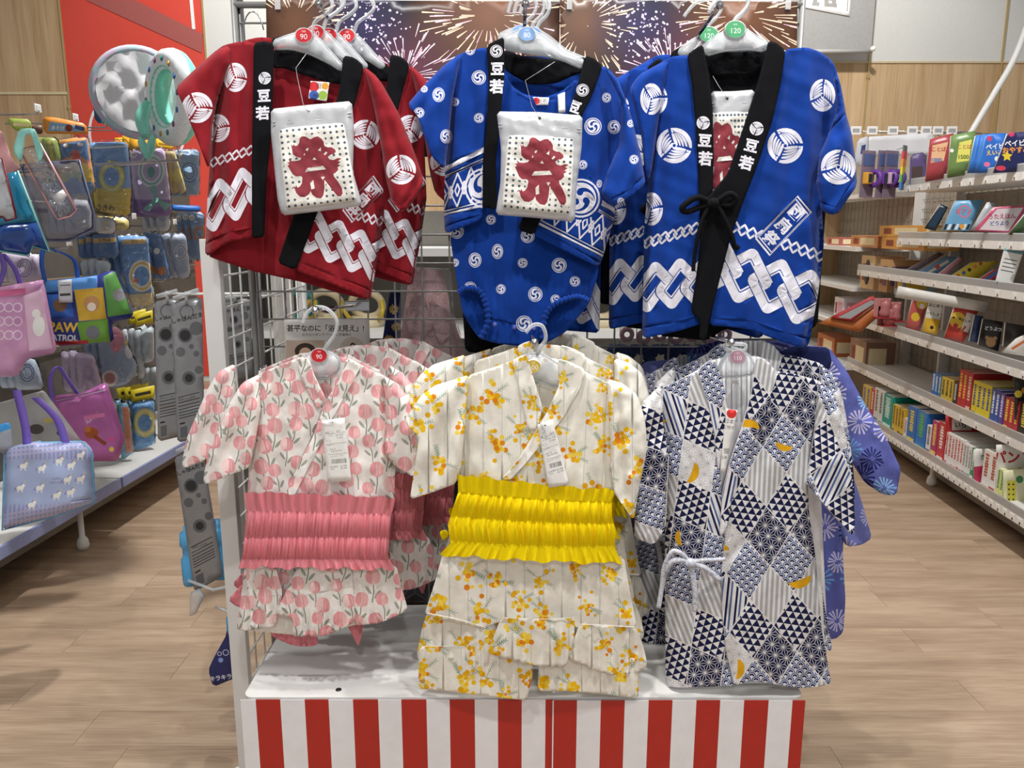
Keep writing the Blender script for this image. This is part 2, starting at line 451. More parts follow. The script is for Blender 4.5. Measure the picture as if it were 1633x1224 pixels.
def chain(p0, step, u, v, t, n, m=None, bg=None, line=1.2, warp=None, first=0):
    m = m or M_PRT; out = []; U = np.array(u, float); V = np.array(v, float)
    for i in range(first, n):
        c = np.array(p0, float)+np.array(step, float)*i
        if warp is not None: c = c+np.array(warp)*i*i
        out += link_frame(c, u, v, t, m, bg, line)
        # the link before passes over this one again on one side
        cprev = c-np.array(step, float)
        w = V/np.hypot(*V); uu = U/np.hypot(*U)
        b0 = cprev+V*.5-w*t*.5
        if i > first:
            a = cprev+U*.5-uu*t*.5; p, q = a-V*.05, a+V*.5-w*t*.4
            out += stroke([tuple(p), tuple(q)], t+2*line, bg)+stroke([tuple(p-w*line), tuple(q)], t, m)
    return out
def stamp(corners, chars, m, bg, rot, size):
    """slanted name plate: double frame with three characters"""
    c = [np.array(p, float) for p in corners]; ctr = sum(c)/4
    def ins(k): return [tuple(p+(ctr-p)/np.hypot(*(ctr-p))*k) for p in c]
    L = np.hypot(*(c[0]-c[1])); e = L*.055
    out = [(ins(0), m, None), (ins(e*1.6), bg, None), (ins(e*3.), m, None), (ins(e*4.2), bg, None)]
    a = (c[0]+c[1])/2; b = (c[2]+c[3])/2
    for i, ch in enumerate(chars):
        p = a+(b-a)*(.2+.3*i); out += text(ch, p[0], p[1], size*1.12, m, rot, .03)
    return out
# ================================================================== SETTING
def wood_mat(name, c1, c2, c3, vertical, scale):
    m = bpy.data.materials.new(name); m.use_nodes = True; nt = m.node_tree; N = nt.nodes; L = nt.links; b = N['Principled BSDF']
    g = N.new('ShaderNodeNewGeometry'); oi = N.new('ShaderNodeObjectInfo'); ad = N.new('ShaderNodeVectorMath'); ad.operation = 'MULTIPLY_ADD'
    cb = N.new('ShaderNodeCombineXYZ'); L.new(oi.outputs['Random'], cb.inputs[0]); L.new(oi.outputs['Random'], cb.inputs[1])
    L.new(cb.outputs[0], ad.inputs[0]); ad.inputs[1].default_value = (9, 7, 0); L.new(g.outputs['Position'], ad.inputs[2])
    def noise(st, sc, det, dist):
        mp = N.new('ShaderNodeMapping'); mp.inputs['Scale'].default_value = st; L.new(ad.outputs[0], mp.inputs[0])
        n = N.new('ShaderNodeTexNoise'); n.inputs['Scale'].default_value = sc; n.inputs['Detail'].default_value = det; n.inputs['Distortion'].default_value = dist
        L.new(mp.outputs[0], n.inputs['Vector']); return n.outputs['Fac']
    a = noise((1, 9, 9) if not vertical else (9, 9, .45), scale, 5, .6); f = noise((3, 60, 60) if not vertical else (40, 40, 1.5), scale*1.6, 3, .2)
    mx = N.new('ShaderNodeMix'); mx.inputs[0].default_value = .38; L.new(a, mx.inputs[2]); L.new(f, mx.inputs[3])
    cr = N.new('ShaderNodeValToRGB'); e = cr.color_ramp.elements; e[0].position = .3; e[0].color = RGB(c1); e[1].position = .66; e[1].color = RGB(c3)
    k = e.new(.48); k.color = RGB(c2); L.new(mx.outputs[0], cr.inputs[0]); L.new(cr.outputs[0], b.inputs['Base Color'])
    b.inputs['Roughness'].default_value = .42 if not vertical else .6
    return m
M_PLANK = wood_mat('oak_vinyl', '8B745F', 'A68E77', 'BCA58D', False, 1.6)
M_WALLW = wood_mat('wall_wood', 'A8875F', 'BFA079', 'D0B48E', True, 1.3)
M_WALLP = mat('wall_paper', 'D6D6D2', .8, .02, 40., .15, 300.)
M_GOLD = mat('brass_trim', 'C9B27E', .35, .05, 20., metal=.6)
M_METALW = mat('white_powder_coat', 'E6E6E4', .4, .02, 20.); M_METALG = mat('grey_metal', '8C8B88', .4, .05, 20., metal=.4)
fl = MB(); fl.box((-6, -.5, -.05), (6, 7.2, -.0045), mat('floor_joint', 'B39C82', .6)); floor = tag(fl.build('floor'), kind='structure')
pm = MB(); pm.box((-.475, -.08, -.004), (.475, .08, 0), M_PLANK); pk0 = pm.build('plank', floor); PLK = pk0.data; first = True
for r in range(27):
    sh = random.uniform(0, .9)
    for c in range(8):
        x = -3.9+sh+c*.951
        if abs(x) > 3.6: continue
        o = pk0 if first else bpy.data.objects.new('plank', PLK)
        if not first: COL.objects.link(o); o.parent = floor
        first = False; o.location = (x, 1.19+.1605*r, 0)
b = MB(); b.box((-6, 5.47, -.004), (6, 7.2, -.0002), M_PLANK); b.build('far_flooring', floor)
wl = MB(); wl.box((-6, 7.12, 0), (6, 7.3, 4.3), M_WALLP); wall = tag(wl.build('wall_back'), kind='structure')
ZJ = at(1500, 99, 7.1).z; ZL = at(50, 148, 7.1).z
def wx(px, y=100): return at(px, y, 7.1).x
def wpanel(x0, x1, z0, z1, m, d=.012, name='panel'):
    q = MB(); q.box((x0+.002, 7.12-d, z0), (x1-.002, 7.121, z1), m, bev=.0015); return q.build(name, wall)
M_RWALL = mat('red_panel', 'DB4A3B', .55, .02, 20.)
xr0, xr1 = wx(104), wx(329)
for i in range(3): wpanel(xr0-.93*(i+1), xr0-.93*i, .05, ZL-.006, M_WALLW); wpanel(xr0-.93*(i+1), xr0-.93*i, ZL+.006, 4.2, M_WALLW)
wpanel(xr0, xr1, .05, 4.2, M_RWALL)
q = MB()
def wpoly(pts, m, d): q.prism([(at(x, y, 7.1-d).x, at(x, y, 7.1-d).z) for x, y in pts], 7.105-d, 7.11-d, m)
wpoly([(137, 0), (215, 0), (323, 54), (321, 84)], mat('muted_red', 'A85A55', .6), .004); q.build('diagonal_stripe', wall)
q = MB(); wpoly([(301, -10), (306, -10), (311, 46), (306, 47)], M_WHITE, .004)
R0 = [(218+78*math.cos(a), 210+78*math.sin(a)) for a in np.linspace(0, 2*PI, 40)[:-1]]; R1 = [(218+74*math.cos(a), 210+74*math.sin(a)) for a in np.linspace(0, 2*PI, 40)[:-1]]
for i in range(39): wpoly([R0[i], R0[(i+1) % 39], R1[(i+1) % 39], R1[i]], M_WHITE, .004)
q.build('white_line_print', wall)
for i in range(7):
    x0 = xr1+(wx(1386)-xr1)/5*i; x1 = xr1+(wx(1386)-xr1)/5*(i+1)
    wpanel(x0, x1, .05, ZJ-.008, M_WALLW); wpanel(x0, x1, ZJ+.008, 4.2, M_WALLP)
for i, x in enumerate([xr0-.93, xr0, xr1]+[xr1+(wx(1386)-xr1)/5*k for k in range(1, 8)]):
    q = MB(); q.box((x-.007, 7.095, .05), (x+.007, 7.11, 4.2), M_GOLD); q.box((x-.012, 7.09, (ZL if i < 3 else ZJ)-.13), (x+.012, 7.112, (ZL if i < 3 else ZJ)-.1), M_GOLD); tag(q.build('trim_%d' % (i+1)), kind='structure')
q = MB(); q.box((xr1, 7.098, ZJ-.008), (4.5, 7.112, ZJ+.008), mat('pale_trim', 'CDBB98', .5)); tag(q.build('trim_11'), kind='structure')
q = MB(); q.box((-5, 7.098, ZL-.012), (xr0, 7.112, ZL+.008), mat('cream_trim', 'DCCDA6', .5)); tag(q.build('trim_12'), kind='structure')
# grey roller screen with a paper sign
rs = empty('roller_screen', (at(1330, 84, 6.95).x, 6.95, at(1330, 84, 6.95).z), 'grey roller screen hanging on the white wall right of the fireworks posters', 'roller screen')
q = MB(); z0 = at(1320, 82, 6.95).z; xa, xb = at(1255, 50, 6.95).x, at(1391, 50, 6.95).x
q.box((xa, 6.94, z0), (xb, 6.95, 4.1), mat('grey_screen', '9C9B99', .7)); q.build('screen_fabric', rs, True)
q = MB(); q.tube([(xa-.01, 6.945, z0), (xb+.01, 6.945, z0)], .016, mat('grey_bar', 'B4B3B0', .4), 10); q.lathe([(0, 0), (.02, .002), (.022, .02), (.012, .035)], M_WHITE, 12, Matrix.Translation((xb, 6.925, z0+.012)) @ Matrix.Rotation(PI/2, 4, 'X')); q.build('bottom_bar', rs, True)
V = [(1277, -80), (1362, -80), (1355, 26), (1277, 11)]
def wall_sheet(name, parent, outline, base, motifs, D, step=12., th=.002): return panel(name, parent, outline, base, motifs, D=D, step=step, th=th, soft=0)
mo = stroke([(1300, -40), (1300, 8)], 7, card('9A9996'))+stroke([(1318, -40), (1318, 10)], 7, card('9A9996'))+stroke([(1330, -40), (1330, 6)], 7, card('9A9996'))+stroke([(1296, 6), (1306, 7)], 6, card('9A9996'))+stroke([(1322, 8), (1334, 9)], 6, card('9A9996'))+stroke([(1300, -4), (1330, 0)], 4, card('9A9996'))
sg = wall_sheet('paper_sign', rs, V, M_WHITE, mo+stroke([(1284, -80), (1284, 6)], 1.2, card('777777'))+stroke([(1357, -80), (1351, 18)], 1.2, card('777777')), 6.93)
q = MB(); q.tube(spline([at(1652, 0, 5.2), at(1620, 88, 5.2), at(1585, 150, 5.2), at(1543, 222, 5.2), at(1530, 262, 5.25)], 8), .018, M_METALW, 10)
tag(q.build('white_pole'), 'slanting white pole rising behind the books on the top shelf', 'pole')
# ================================================================== THE DISPLAY RACK
DF, DB, ZD = 1.526, 1.945, .396
XL, XR = at(387, 1112, DF).x, at(1283, 1104, DF).x
base = empty('display_stage', ((XL+XR)/2, DF, 0), 'low white display base with red and white striped front under the hanging clothes', 'display base')
q = MB(); r = .02
pl = [(XL+r, DB), (XR-r, DB)]+[(XR-r+r*math.sin(a), DF+r-r*math.cos(a)) for a in np.linspace(PI/2, 0, 5)]+[(XL+r-r*math.sin(a), DF+r-r*math.cos(a)) for a in np.linspace(0, PI/2, 5)]
pl[0] = (XL, DB); pl[1] = (XR, DB)
n = len(pl); q.add([(x, y, ZD) for x, y in pl]+[(x, y, ZD-.028) for x, y in pl], [tuple(range(n))[::-1] if False else tuple(range(n-1, -1, -1)), tuple(range(n, 2*n))]+[(i, (i+1) % n, (i+1) % n+n, i+n) for i in range(n)], M_METALW)
q.build('deck', base, True)
q = MB(); q.box((XL+.01, DF+.02, .02), (XR-.01, DB, ZD-.028), M_METALW); q.build('plinth', base, True)
for px, py in ((540, 1099.5), (1108, 1092), (1262, 1086)):
    p = atz(px, py, ZD); q = MB(); q.lathe([(.0065, 0), (.0065, .0012)], card('222222'), 14, Matrix.Translation((p.x, p.y, ZD))); q.build('screw_hole', base, True)
M_SR = card('B3241A'); M_SW = card('EDEDF2')
def striped(x0, x1, reds, yy):
    q = MB(); cuts = [x0]
    for a, b_ in reds: cuts += [a, b_]
    cuts = sorted(set([c for c in cuts if x0 <= c <= x1]+[x0, x1]))
    for a, b_ in zip(cuts[:-1], cuts[1:]):
        red = any(r0-1e-6 <= (a+b_)/2 <= r1+1e-6 for r0, r1 in reds)
        q.box((a, yy-.0012, .015), (b_, yy, ZD-.004), M_SR if red else M_SW)
    return q
def sxx(p): return at(p, 1115, DF-.002).x
q = striped(XL-.004, sxx(883), [(sxx(a), sxx(b_)) for a, b_ in ((408, 447), (486, 524), (563, 603), (640, 680), (717, 757), (794, 832), (870, 883))], DF-.002); q.build('striped_sheet', base, True)
q = striped(sxx(881), XR+.001, [(sxx(a), sxx(b_)) for a, b_ in ((883, 920), (958, 996), (1034, 1072), (1110, 1148), (1186, 1225), (1263, 1283.5))], DF-.0045); q.build('striped_sheet', base, True)
# wire grid behind the clothes
wg = empty('wire_grid', (.03, DB, ZD), 'grey wire grid panel standing behind the hanging children\'s festival clothes', 'wire grid')
M_WIRE = mat('grid_wire', '9A9A98', .35, .05, 20., metal=.5)
gx0, gx1, gz0, gz1 = at(425, 500, DB).x-.02, at(1272, 60, DB).x, .41, 1.86
q = MB()
nx = 19
for i in range(nx+1): x = gx0+(gx1-gx0)*i/nx; q.tube([(x, DB, gz0), (x, DB, gz1)], .0024, M_WIRE, 6)
q.build('upright_wires', wg, True); q = MB()
zs = [at(730, y, DB).z for y in (374, 420, 466, 509, 552)]
dz = (zs[0]-zs[-1])/4
zz = zs[0]+dz*7
while zz > gz0: q.tube([(gx0, DB-.004, zz), (gx1, DB-.004, zz)], .0024, M_WIRE, 6); zz -= dz
q.build('cross_wires', wg, True); q = MB()
for x in (gx0-.012, gx1+.006): q.tube([(x, DB, .0), (x, DB, 1.9)], .0075, M_WIRE, 8)
q.tube([(gx0-.012, DB, 1.88), (gx1+.006, DB, 1.88)], .0075, M_WIRE, 8); q.build('frame', wg, True)
q = MB(); p = at(411, 510, 1.96); q.tube([(p.x, 1.96, 0), (p.x, 1.96, 2.0)], .0125, M_CHROME, 14); q.tube([(p.x, 1.96, 1.02), (p.x, 1.96, 1.04)], .0155, M_CHROME, 14)
tag(q.build('chrome_pole'), 'round chrome pole standing at the left end of the wire grid', 'pole')
q = MB(); p = at(405, 60, 1.9); q.tube([p+Vector((.03*math.cos(a)*.8, 0, .055*math.sin(a))) for a in np.linspace(.3, 2*PI-.9, 20)], .0016, M_CHROME, 6); 
tag(q.build('wire_ring'), 'thin open metal ring hanging beside the chrome pole', 'ring')
# white end frame with its own side grid
sf = empty('side_frame', (-.68, 1.75, 0), 'white upright frame with side wire grid left of the pink outfits', 'frame')
XP = at(331, 385, 1.75).x; ztop = at(331, 381, 1.75).z
q = MB(); q.box((XP-.019, 1.75, .0), (XP+.021, 1.775, ztop), M_METALW, bev=.002); q.build('post', sf, True)
q = MB(); q.box((XP-.012, 2.5, .0), (XP+.012, 2.52, ztop), M_METALW, bev=.002); q.build('post', sf, True)
p = atz(369, 1205, .02); q = MB(); q.prism([(XP-.055, 0), (XP+.02, 0), (XP+.02, .03), (XP-.04, .03), (XP-.055, .012)], 1.73, 1.79, M_METALW); q.build('foot', sf, True)
q = MB()
for i in range(11): y = 1.79+.071*i; q.tube([(XP+.004, y, .1), (XP+.004, y, ztop-.01)], .0026, M_METALW, 6)
for i in range(18): z = .12+.072*i; q.tube([(XP+.008, 1.78, z), (XP+.008, 2.5, z)], .0026, M_METALW, 6)
q.build('side_wires', sf, True)
su = empty('slotted_upright', (at(452, 520, 2.62).x, 2.62, 0), 'pale slotted steel upright behind the wire grid', 'upright')
q = MB(); p = at(452, 520, 2.62); q.box((p.x-.031, 2.61, 0), (p.x+.031, 2.65, 1.36), mat('pale_steel', 'B9B6B0', .4)); q.build('post', su, True)
for i in range(16):
    q = MB(); q.box((p.x+.008, 2.608, .3+.065*i), (p.x+.017, 2.6105, .34+.065*i), card('2A2A2A')); q.build('slot', su, True)
# fireworks posters
def radial(nt, ctr, c, r, tc):
    N = nt.nodes; L = nt.links; d = N.new('ShaderNodeVectorMath'); d.operation = 'DISTANCE'; L.new(tc, d.inputs[0]); d.inputs[1].default_value = ctr
    mr = N.new('ShaderNodeMapRange'); mr.inputs[1].default_value = 0; mr.inputs[2].default_value = r; mr.inputs[3].default_value = 1; mr.inputs[4].default_value = 0; L.new(d.outputs['Value'], mr.inputs[0])
    return mr.outputs[0]
def poster(name, x0, x1, D, label, seed):
    """print of exploding fireworks on black, x0..x1 in pixels"""
    r = random.Random(seed); w = x1-x0
    e = empty(name, at((x0+x1)/2, 250, D), label, 'poster', 'fireworks posters on the wire grid')
    m = bpy.data.materials.new('night_sky_print'); m.use_nodes = True; nt = m.node_tree; N = nt.nodes; L = nt.links; b = N['Principled BSDF']
    g = N.new('ShaderNodeNewGeometry'); cur = None
    def P(u, y): q_ = at(x0+u*w, y, D); return (q_.x, D, q_.z)
    for u, y, rad, col in ((.10, 35, .15, '6A4630'), (.76, 25, .20, '744A32'), (.47, 125, .15, '6A3449'), (.33, 40, .12, '2C2852'), (.95, 90, .09, '5E3A26')):
        f = radial(nt, P(u, y), None, rad, g.outputs['Position']); mx = N.new('ShaderNodeMix'); mx.data_type = 'RGBA'
        if cur is None: mx.inputs[6].default_value = RGB('121014')
        else: L.new(cur, mx.inputs[6])
        mx.inputs[7].default_value = RGB(col); L.new(f, mx.inputs[0]); cur = mx.outputs[2]
    L.new(cur, b.inputs['Base Color']); b.inputs['Roughness'].default_value = .35
    mo = []
    C1, C2, C3, C4 = card('F2D9BC'), card('F4C8D8'), card('E9DCEA'), card('C8B4E0')
    def burst(u, y, r0, r1, n, cols, wd):
        cx, cy = x0+u*w, y
        for i in range(n):
            a = r.uniform(0, 2*PI); b0 = r.uniform(r0, r1*.85); ln = r.uniform(.12, .35)*r1
            c, s = math.cos(a), math.sin(a); mo.append((tuple_st((cx+b0*c, cy+b0*s), (cx+(b0+ln)*c, cy+(b0+ln)*s), wd*r.uniform(.5, 1.2)), r.choice(cols), None))
    def tuple_st(p, q_, wd):
        dx, dy = q_[0]-p[0], q_[1]-p[1]; d = math.hypot(dx, dy); nx, ny = -dy/d, dx/d
        return [(p[0]-nx*wd*.15, p[1]-ny*wd*.15), (q_[0]-nx*wd*.5, q_[1]-ny*wd*.5), (q_[0]+dx/d*wd*.5, q_[1]+dy/d*wd*.5), (q_[0]+nx*wd*.5, q_[1]+ny*wd*.5), (p[0]+nx*wd*.15, p[1]+ny*wd*.15)]
    burst(.10, 35, 22, 85, 60, [C1], 2.6); burst(.76, 24, 22, 105, 120, [C1, C1, C2], 2.6); burst(.47, 122, 12, 78, 130, [C2, C3, C3], 2.4)
    for i in range(150):
        a = r.uniform(0, 2*PI); q_ = r.gauss(0, 1); x, y = x0+w*.35+r.gauss(0, 34), 40+r.gauss(0, 34); mo.extend(disc(x, y, r.uniform(.7, 2.2), r.choice([C3, C4, C3]), n=7))
    ol = [(x0, 2), (x1, 2), (x1-4, 250), (x0+4, 250)]
    ol[0] = (x0, -1); ol[1] = (x1, 3)
    panel('printed_sheet', e, ol, m, mo, D=D, step=30, th=.002, soft=0)
    for u in (.04, .96):
        q_ = MB(); p = at(x0+u*w, 6, D-.004); q_.box((p.x-.006, D-.006, p.z-.012), (p.x+.006, D-.002, p.z+.012), film('clip_plastic', 'F0F0F0', .4))
        q_.build('clip', e, True)
    return e
poster('fireworks_poster', 424, 893, 1.925, 'wide dark poster of fireworks behind the red jacket and the size 80 romper', 3)
poster('fireworks_poster', 893, 1272, 1.921, 'narrower dark poster of fireworks behind the large blue jacket', 5)
# ================================================================== HANGERS, POUCHES, TAGS
def hanger(D, body, hooks, badge=None, label='', k=0., name='clothes_hanger', group=None):
    """body and hook outlines in pixels; badge = (cx, cy, rx, colour, text, text size)"""
    c = at(*body[0], D); e = empty(name, c, label, 'hanger', group)
    panel('shoulder_bar', e, body, M_HANG, D=D, step=12, th=.004, soft=1)
    q = MB(); q.tube([at(x, y, D+.002) for x, y in smooth_poly(body, 1)], .0022, M_HANG, 5, closed=True); q.build('rim', e, True)
    q = MB(); q.tube(spline([at(x, y, D+.002) for x, y in hooks], 6), .0036, M_HANG, 8); q.build('hook', e, True)
    if badge:
        cx, cy, rx, col, tx, sz = badge
        panel('size_badge', e, disc(cx, cy, rx*1.16, None, ry=rx*.86*1.1, n=24)[0][0], M_HANG if col != 'D2B53A' else M_WHITE, disc(cx, cy, rx, card(col), ry=rx*.84, n=24)+text(tx, cx, cy+rx*.12, sz, M_WHITE, 0, .0)+text('SIZE', cx, cy-rx*.5, sz*.3, M_WHITE), D=D-.003, step=9, th=.002, soft=0)
    return e
GLYPH = [(240,350),(265,330),(300,335),(345,365),(385,345),(420,340),(455,365),(475,400),(478,440),(510,455),(545,455),(580,480),(588,505),(565,525),(535,530),(505,550),(520,575),(560,585),(600,568),(640,572),(604,598),(632,606),(600,628),(625,642),(595,658),(600,685),(570,715),(550,722),(555,750),(590,800),(625,870),(630,920),(610,950),(580,948),(550,910),(500,835),(458,775),(455,860),(440,930),(415,958),(370,950),(330,915),(318,880),(300,910),(260,935),(210,930),(175,890),(153,815),(168,835),(178,812),(192,838),(215,828),(235,800),(245,740),(230,725),(180,725),(150,700),(130,660),(105,610),(125,604),(105,580),(130,580),(120,548),(150,570),(190,572),(230,565),(245,545),(200,535),(165,505),(153,405),(168,420),(180,404),(190,422),(215,420),(235,390)]
HOLES = [[(325,450),(310,480),(292,470),(303,453)], [(445,450),(440,492),(412,478)], [(490,495),(505,508),(480,532),(466,520)], [(372,545),(395,572),(355,570)], [(278,497),(286,515),(268,522)], [(300,648),(452,635),(482,672),(275,688)], [(350,770),(358,855),(325,865),(318,800)], [(425,745),(465,745),(443,778)]]
def festival_glyph(x0, y0, x1, y1, m, bg, rot=0.):
    out = []
    for q, mm in [(GLYPH, m)]+[(h, bg) for h in HOLES]:
        out.append(([((x-372)/535, (y-645)/625) for x, y in q], mm, None))
    return xf(out, (x0+x1)/2, (y0+y1)/2, 1., rot, x1-x0, y1-y0)
M_BAG = mat('silver_pouch', 'C9CBD0', .25, .03, 40., .35, 60., metal=.25); M_TOW = cloth('towel_white', 'E6E3DC', bscale=900); M_DOT = mat('dot_grey', '4A5560', .8); M_FEST = mat('festival_red', '8C2F3C', .8)
def pouch(D, outline, towel, gbox, hole, loop, label, rot=0., seed=1, zipy=(0, 0, 0, 0)):
    e = empty('towel_pouch', at(*outline[0], D), label, 'pouch', 'zip pouches hung in front of festival jackets')
    dr = Drape([], noise=1.6, nsc=26., seed=seed)
    panel('bag', e, outline, M_BAG, D=D, depth=dr, tube=.009, R=14, step=4.5, soft=1)
    x0, y0 = np.array(towel).min(0); x1, y1 = np.array(towel).max(0); mo = []
    T = np.array(towel, float); nx = 11; ny = 14
    for i in range(nx):
        for j in range(ny):
            u = (i+.5)/nx; v = (j+.5)/ny
            p = (T[0]*(1-u)+T[1]*u)*(1-v)+(T[3]*(1-u)+T[2]*u)*v
            mo += disc(p[0], p[1], 2.25, M_DOT, n=9)
    gx0, gy0, gx1, gy1 = gbox
    gm = festival_glyph(gx0, gy0, gx1, gy1, M_FEST, M_TOW, rot)
    halo = festival_glyph(gx0-6, gy0-6, gx1+6, gy1+6, M_TOW, M_TOW, rot)[:1]
    def puff(P): return 0.0035*np.cos((P[:, 0]-x0)/(x1-x0)*PI*2.1)*np.cos((P[:, 1]-y0)/(y1-y0)*PI*1.6)
    panel('towel', e, towel, M_TOW, mo+halo+gm, D=D-.0095, depth=Drape(noise=1.8, nsc=30., seed=seed+3, extra=puff), tube=.006, R=12, step=4, soft=1)
    q = MB(); za, zb, zc, zd = zipy
    for d_ in (0, 5): q.tube(wpath([(za, zb+d_), (zc, zd+d_)], D-.008), .0012, M_BAG, 6)
    q.build('zip', e, True)
    q = MB(); q.lathe([(.0028, 0), (.0028, .0012)], card('3A3A3C'), 12, Matrix.Translation(at(*hole, D-.0085)) @ Matrix.Rotation(PI/2, 4, 'X')); q.build('hang_hole', e, True)
    q = MB(); q.tube(wpath(loop, D-.011), .0007, M_THREAD, 4); q.build('thread', e, True)
    return e
def hang_tag(parent, quad, D, price, seed, extra=None):
    """price ticket with print; quad TL,TR,BR,BL in pixels"""
    T = np.array(quad, float); B1 = card('2B2B2B'); B2 = card('777777'); mo = []; r = random.Random(seed)
    ax = T[1]-T[0]; rot = math.degrees(math.atan2(ax[1], ax[0])); H = np.hypot(*(T[3]-T[0]))
    def P(u, v): p = (T[0]*(1-u)+T[1]*u)*(1-v)+(T[3]*(1-u)+T[2]*u)*v; return (p[0], p[1])
    def ln(u0, v0, tx, s, al=0): 
        p = P(u0, v0); mo.extend(text(tx, p[0], p[1], s, B1, rot))
    mo += disc(*P(.46, .05), 1.2, B1, n=8)
    ln(.42, .2, '品番 ベビー甚平', H*.035); ln(.36, .235, 'カラー', H*.032); ln(.3, .26, 'サイズ', H*.03); ln(.7, .26, '適応 身長', H*.03); ln(.7, .3, '綿 100%', H*.03); ln(.25, .405, '組成表示', H*.03)
    mo += ring(*P(.22, .335), H*.026, H*.03, B1, sy=.6, n=14); mo += stroke([P(.05, .222), P(.95, .222)], .5, B2)+stroke([P(.05, .385), P(.95, .385)], .5, B2)+stroke([P(.1, .555), P(.95, .555)], .5, B2)
    ln(.34, .475, '本体 綿', H*.03); ln(.5, .505, '0000 0000 0000', H*.026); ln(.5, .585, '洗濯 手洗い 陰干し', H*.026)
    u = .24
    while u < .88:
        w = r.choice([.008, .012, .02]); mo.append(([P(u, .635), P(u+w, .635), P(u+w, .705), P(u, .705)], B1, None)); u += w+r.choice([.01, .014, .022])
    ln(.33, .755, '本体価格', H*.033); ln(.74, .75, '¥'+price[0], H*.036); ln(.27, .79, '税込', H*.033); ln(.74, .785, '¥'+price[1], H*.036)
    if extra: mo += extra(P, rot, H)
    t = panel('hang_tag', parent, [tuple(p) for p in T], card('F3F2F0'), mo, D=D, depth=Drape(noise=.8, nsc=90, seed=seed), step=8, th=.0012, soft=0)
    return t
# ================================================================== GARMENT 1 : red happi, size 90
Z = zf(280, 0, .40845)
def garment(name, D, px, label, cat='jacket', group=None): return empty(name, at(*px, D), label, cat, group)
D = 1.585; BK = M_BLK
red = garment('festival_jacket', D, Z(420, 900), 'red festival jacket with white feather crests and a black collar, front of the upper row', group='red festival jackets')
fold = lambda Z, L: [Z(a, b)+Z(c, d)+(Z(w), amp) for a, b, c, d, w, amp in L]
gR = Drape(fold(Z, [(215, 170, 205, 940, 28, -9), (160, 300, 180, 960, 22, 6), (265, 300, 255, 920, 18, 5), (720, 300, 690, 480, 22, 8), (700, 560, 800, 1050, 25, -9), (620, 900, 640, 1110, 22, 6), (820, 420, 745, 700, 22, 8), (560, 820, 760, 1000, 16, -4), (640, 430, 700, 640, 16, 4)]), xc=Z(440, 0)[0], half=Z(330), curve=.03, noise=2.5, seed=4)
inner = Z([(310,200),(380,215),(640,250),(700,290),(740,560),(800,830),(757,1170),(640,1145),(500,1102),(300,1058),(160,1013),(128,1000),(130,900),(300,400)])
panel('back_panel', red, inner, M_RED, D=D+.045, depth=Drape(fold(Z, [(450, 300, 330, 1050, 25, 8), (430, 300, 440, 1100, 22, -8)]), noise=4, nsc=60, seed=9, xc=Z(440, 0)[0], half=Z(330), curve=-.008), step=7)
panel('neckband', red, Z([(380,190),(470,192),(560,218),(655,262),(655,330),(600,322),(500,292),(420,264),(376,264)]), BK, D=D+.03, depth=Drape(noise=2, nsc=40, seed=2), step=6, th=.004)
sc_l = chain(Z(150, 632), (28*.4085, -9*.4085), (26*.41, -26*.41), (16*.41, 22*.41), 7*.41, 6, bg=M_RED, line=.5)
bc_l = chain(Z(160, 800), (88*.4085, -42*.4085), (80*.41, -165*.41), (62*.41, 70*.41), 36*.41, 3, bg=M_RED)
mo = mon(*Z(165, 500), Z(55), sx=.85, bg=M_RED)+mon(*Z(233, 302), Z(57), sx=.8, rot=.3, bg=M_RED)+sc_l+bc_l+stroke([Z(118, 950), Z(210, 905), Z(300, 890)], .5, M_REDP)
panel('front_panel', red, Z([(310,166),(250,162),(190,175),(160,195),(150,330),(140,480),(133,650),(124,780),(118,920),(114,985),(128,1000),(170,965),(215,940),(300,928),(300,600),(304,350)]), M_RED, mo, D=D, depth=gR, recede=(Z([(160,195),(140,480),(124,780),(114,985)]), .03, 5))
mo = mon(*Z(740, 525), Z(58), rot=1, bg=M_RED)+chain(Z(690, 835), (27*.41, 7*.41), (24*.41, -22*.41), (12*.41, 24*.41), 7*.41, 7, bg=M_RED, line=.5)+chain(Z(535, 905), (85*.4085, 37*.4085), (110*.41, -62*.41), (58*.41, 120*.41), 35*.41, 4, bg=M_RED)
mo += stamp([Z(773,684),Z(815,745),Z(688,870),Z(650,820)], '団扇祭', M_PRT, M_RED, 45, Z(46))+stroke([Z(480, 1020), Z(640, 1085), Z(762, 1130)], .5, M_REDP)
panel('front_panel', red, Z([(735,258),(790,300),(830,420),(800,560),(805,640),(815,830),(790,1000),(760,1172),(640,1120),(468,1055),(556,820),(640,600),(700,400)]), M_RED, mo, D=D, depth=gR, lay=-.004, recede=(Z([(815,830),(790,1000),(760,1172)]), .03, 5))
gl = Drape(fold(Z, [(700, 330, 720, 560, 20, 6)]), xc=Z(440, 0)[0], half=Z(330), curve=.03, noise=2, seed=4)
cm = mon(*Z(348, 305), Z(24), bg=M_BLK)+text('豆', *Z(345, 374), Z(52), M_PRT, -3, .04)+text('若', *Z(340, 442), Z(54), M_PRT, -3, .04)
panel('collar', red, Z([(305,168),(345,160),(383,170),(380,330),(374,500),(352,720),(345,926),(298,930),(298,600),(303,350)]), BK, cm, D=D, depth=Drape(gR.folds, noise=1.5, seed=6), lay=-.004, th=.003)
panel('collar', red, Z([(655,215),(700,225),(735,257),(700,400),(640,600),(556,820),(468,1055),(398,1025),(450,870),(530,650),(600,480),(640,350)]), BK, D=D, depth=gl, lay=-.008, th=.003)
sl = Drape(fold(Z, [(880, 470, 850, 780, 18, -5), (800, 380, 900, 700, 20, 5), (950, 640, 880, 790, 14, -6)]), noise=3, nsc=60, seed=12)
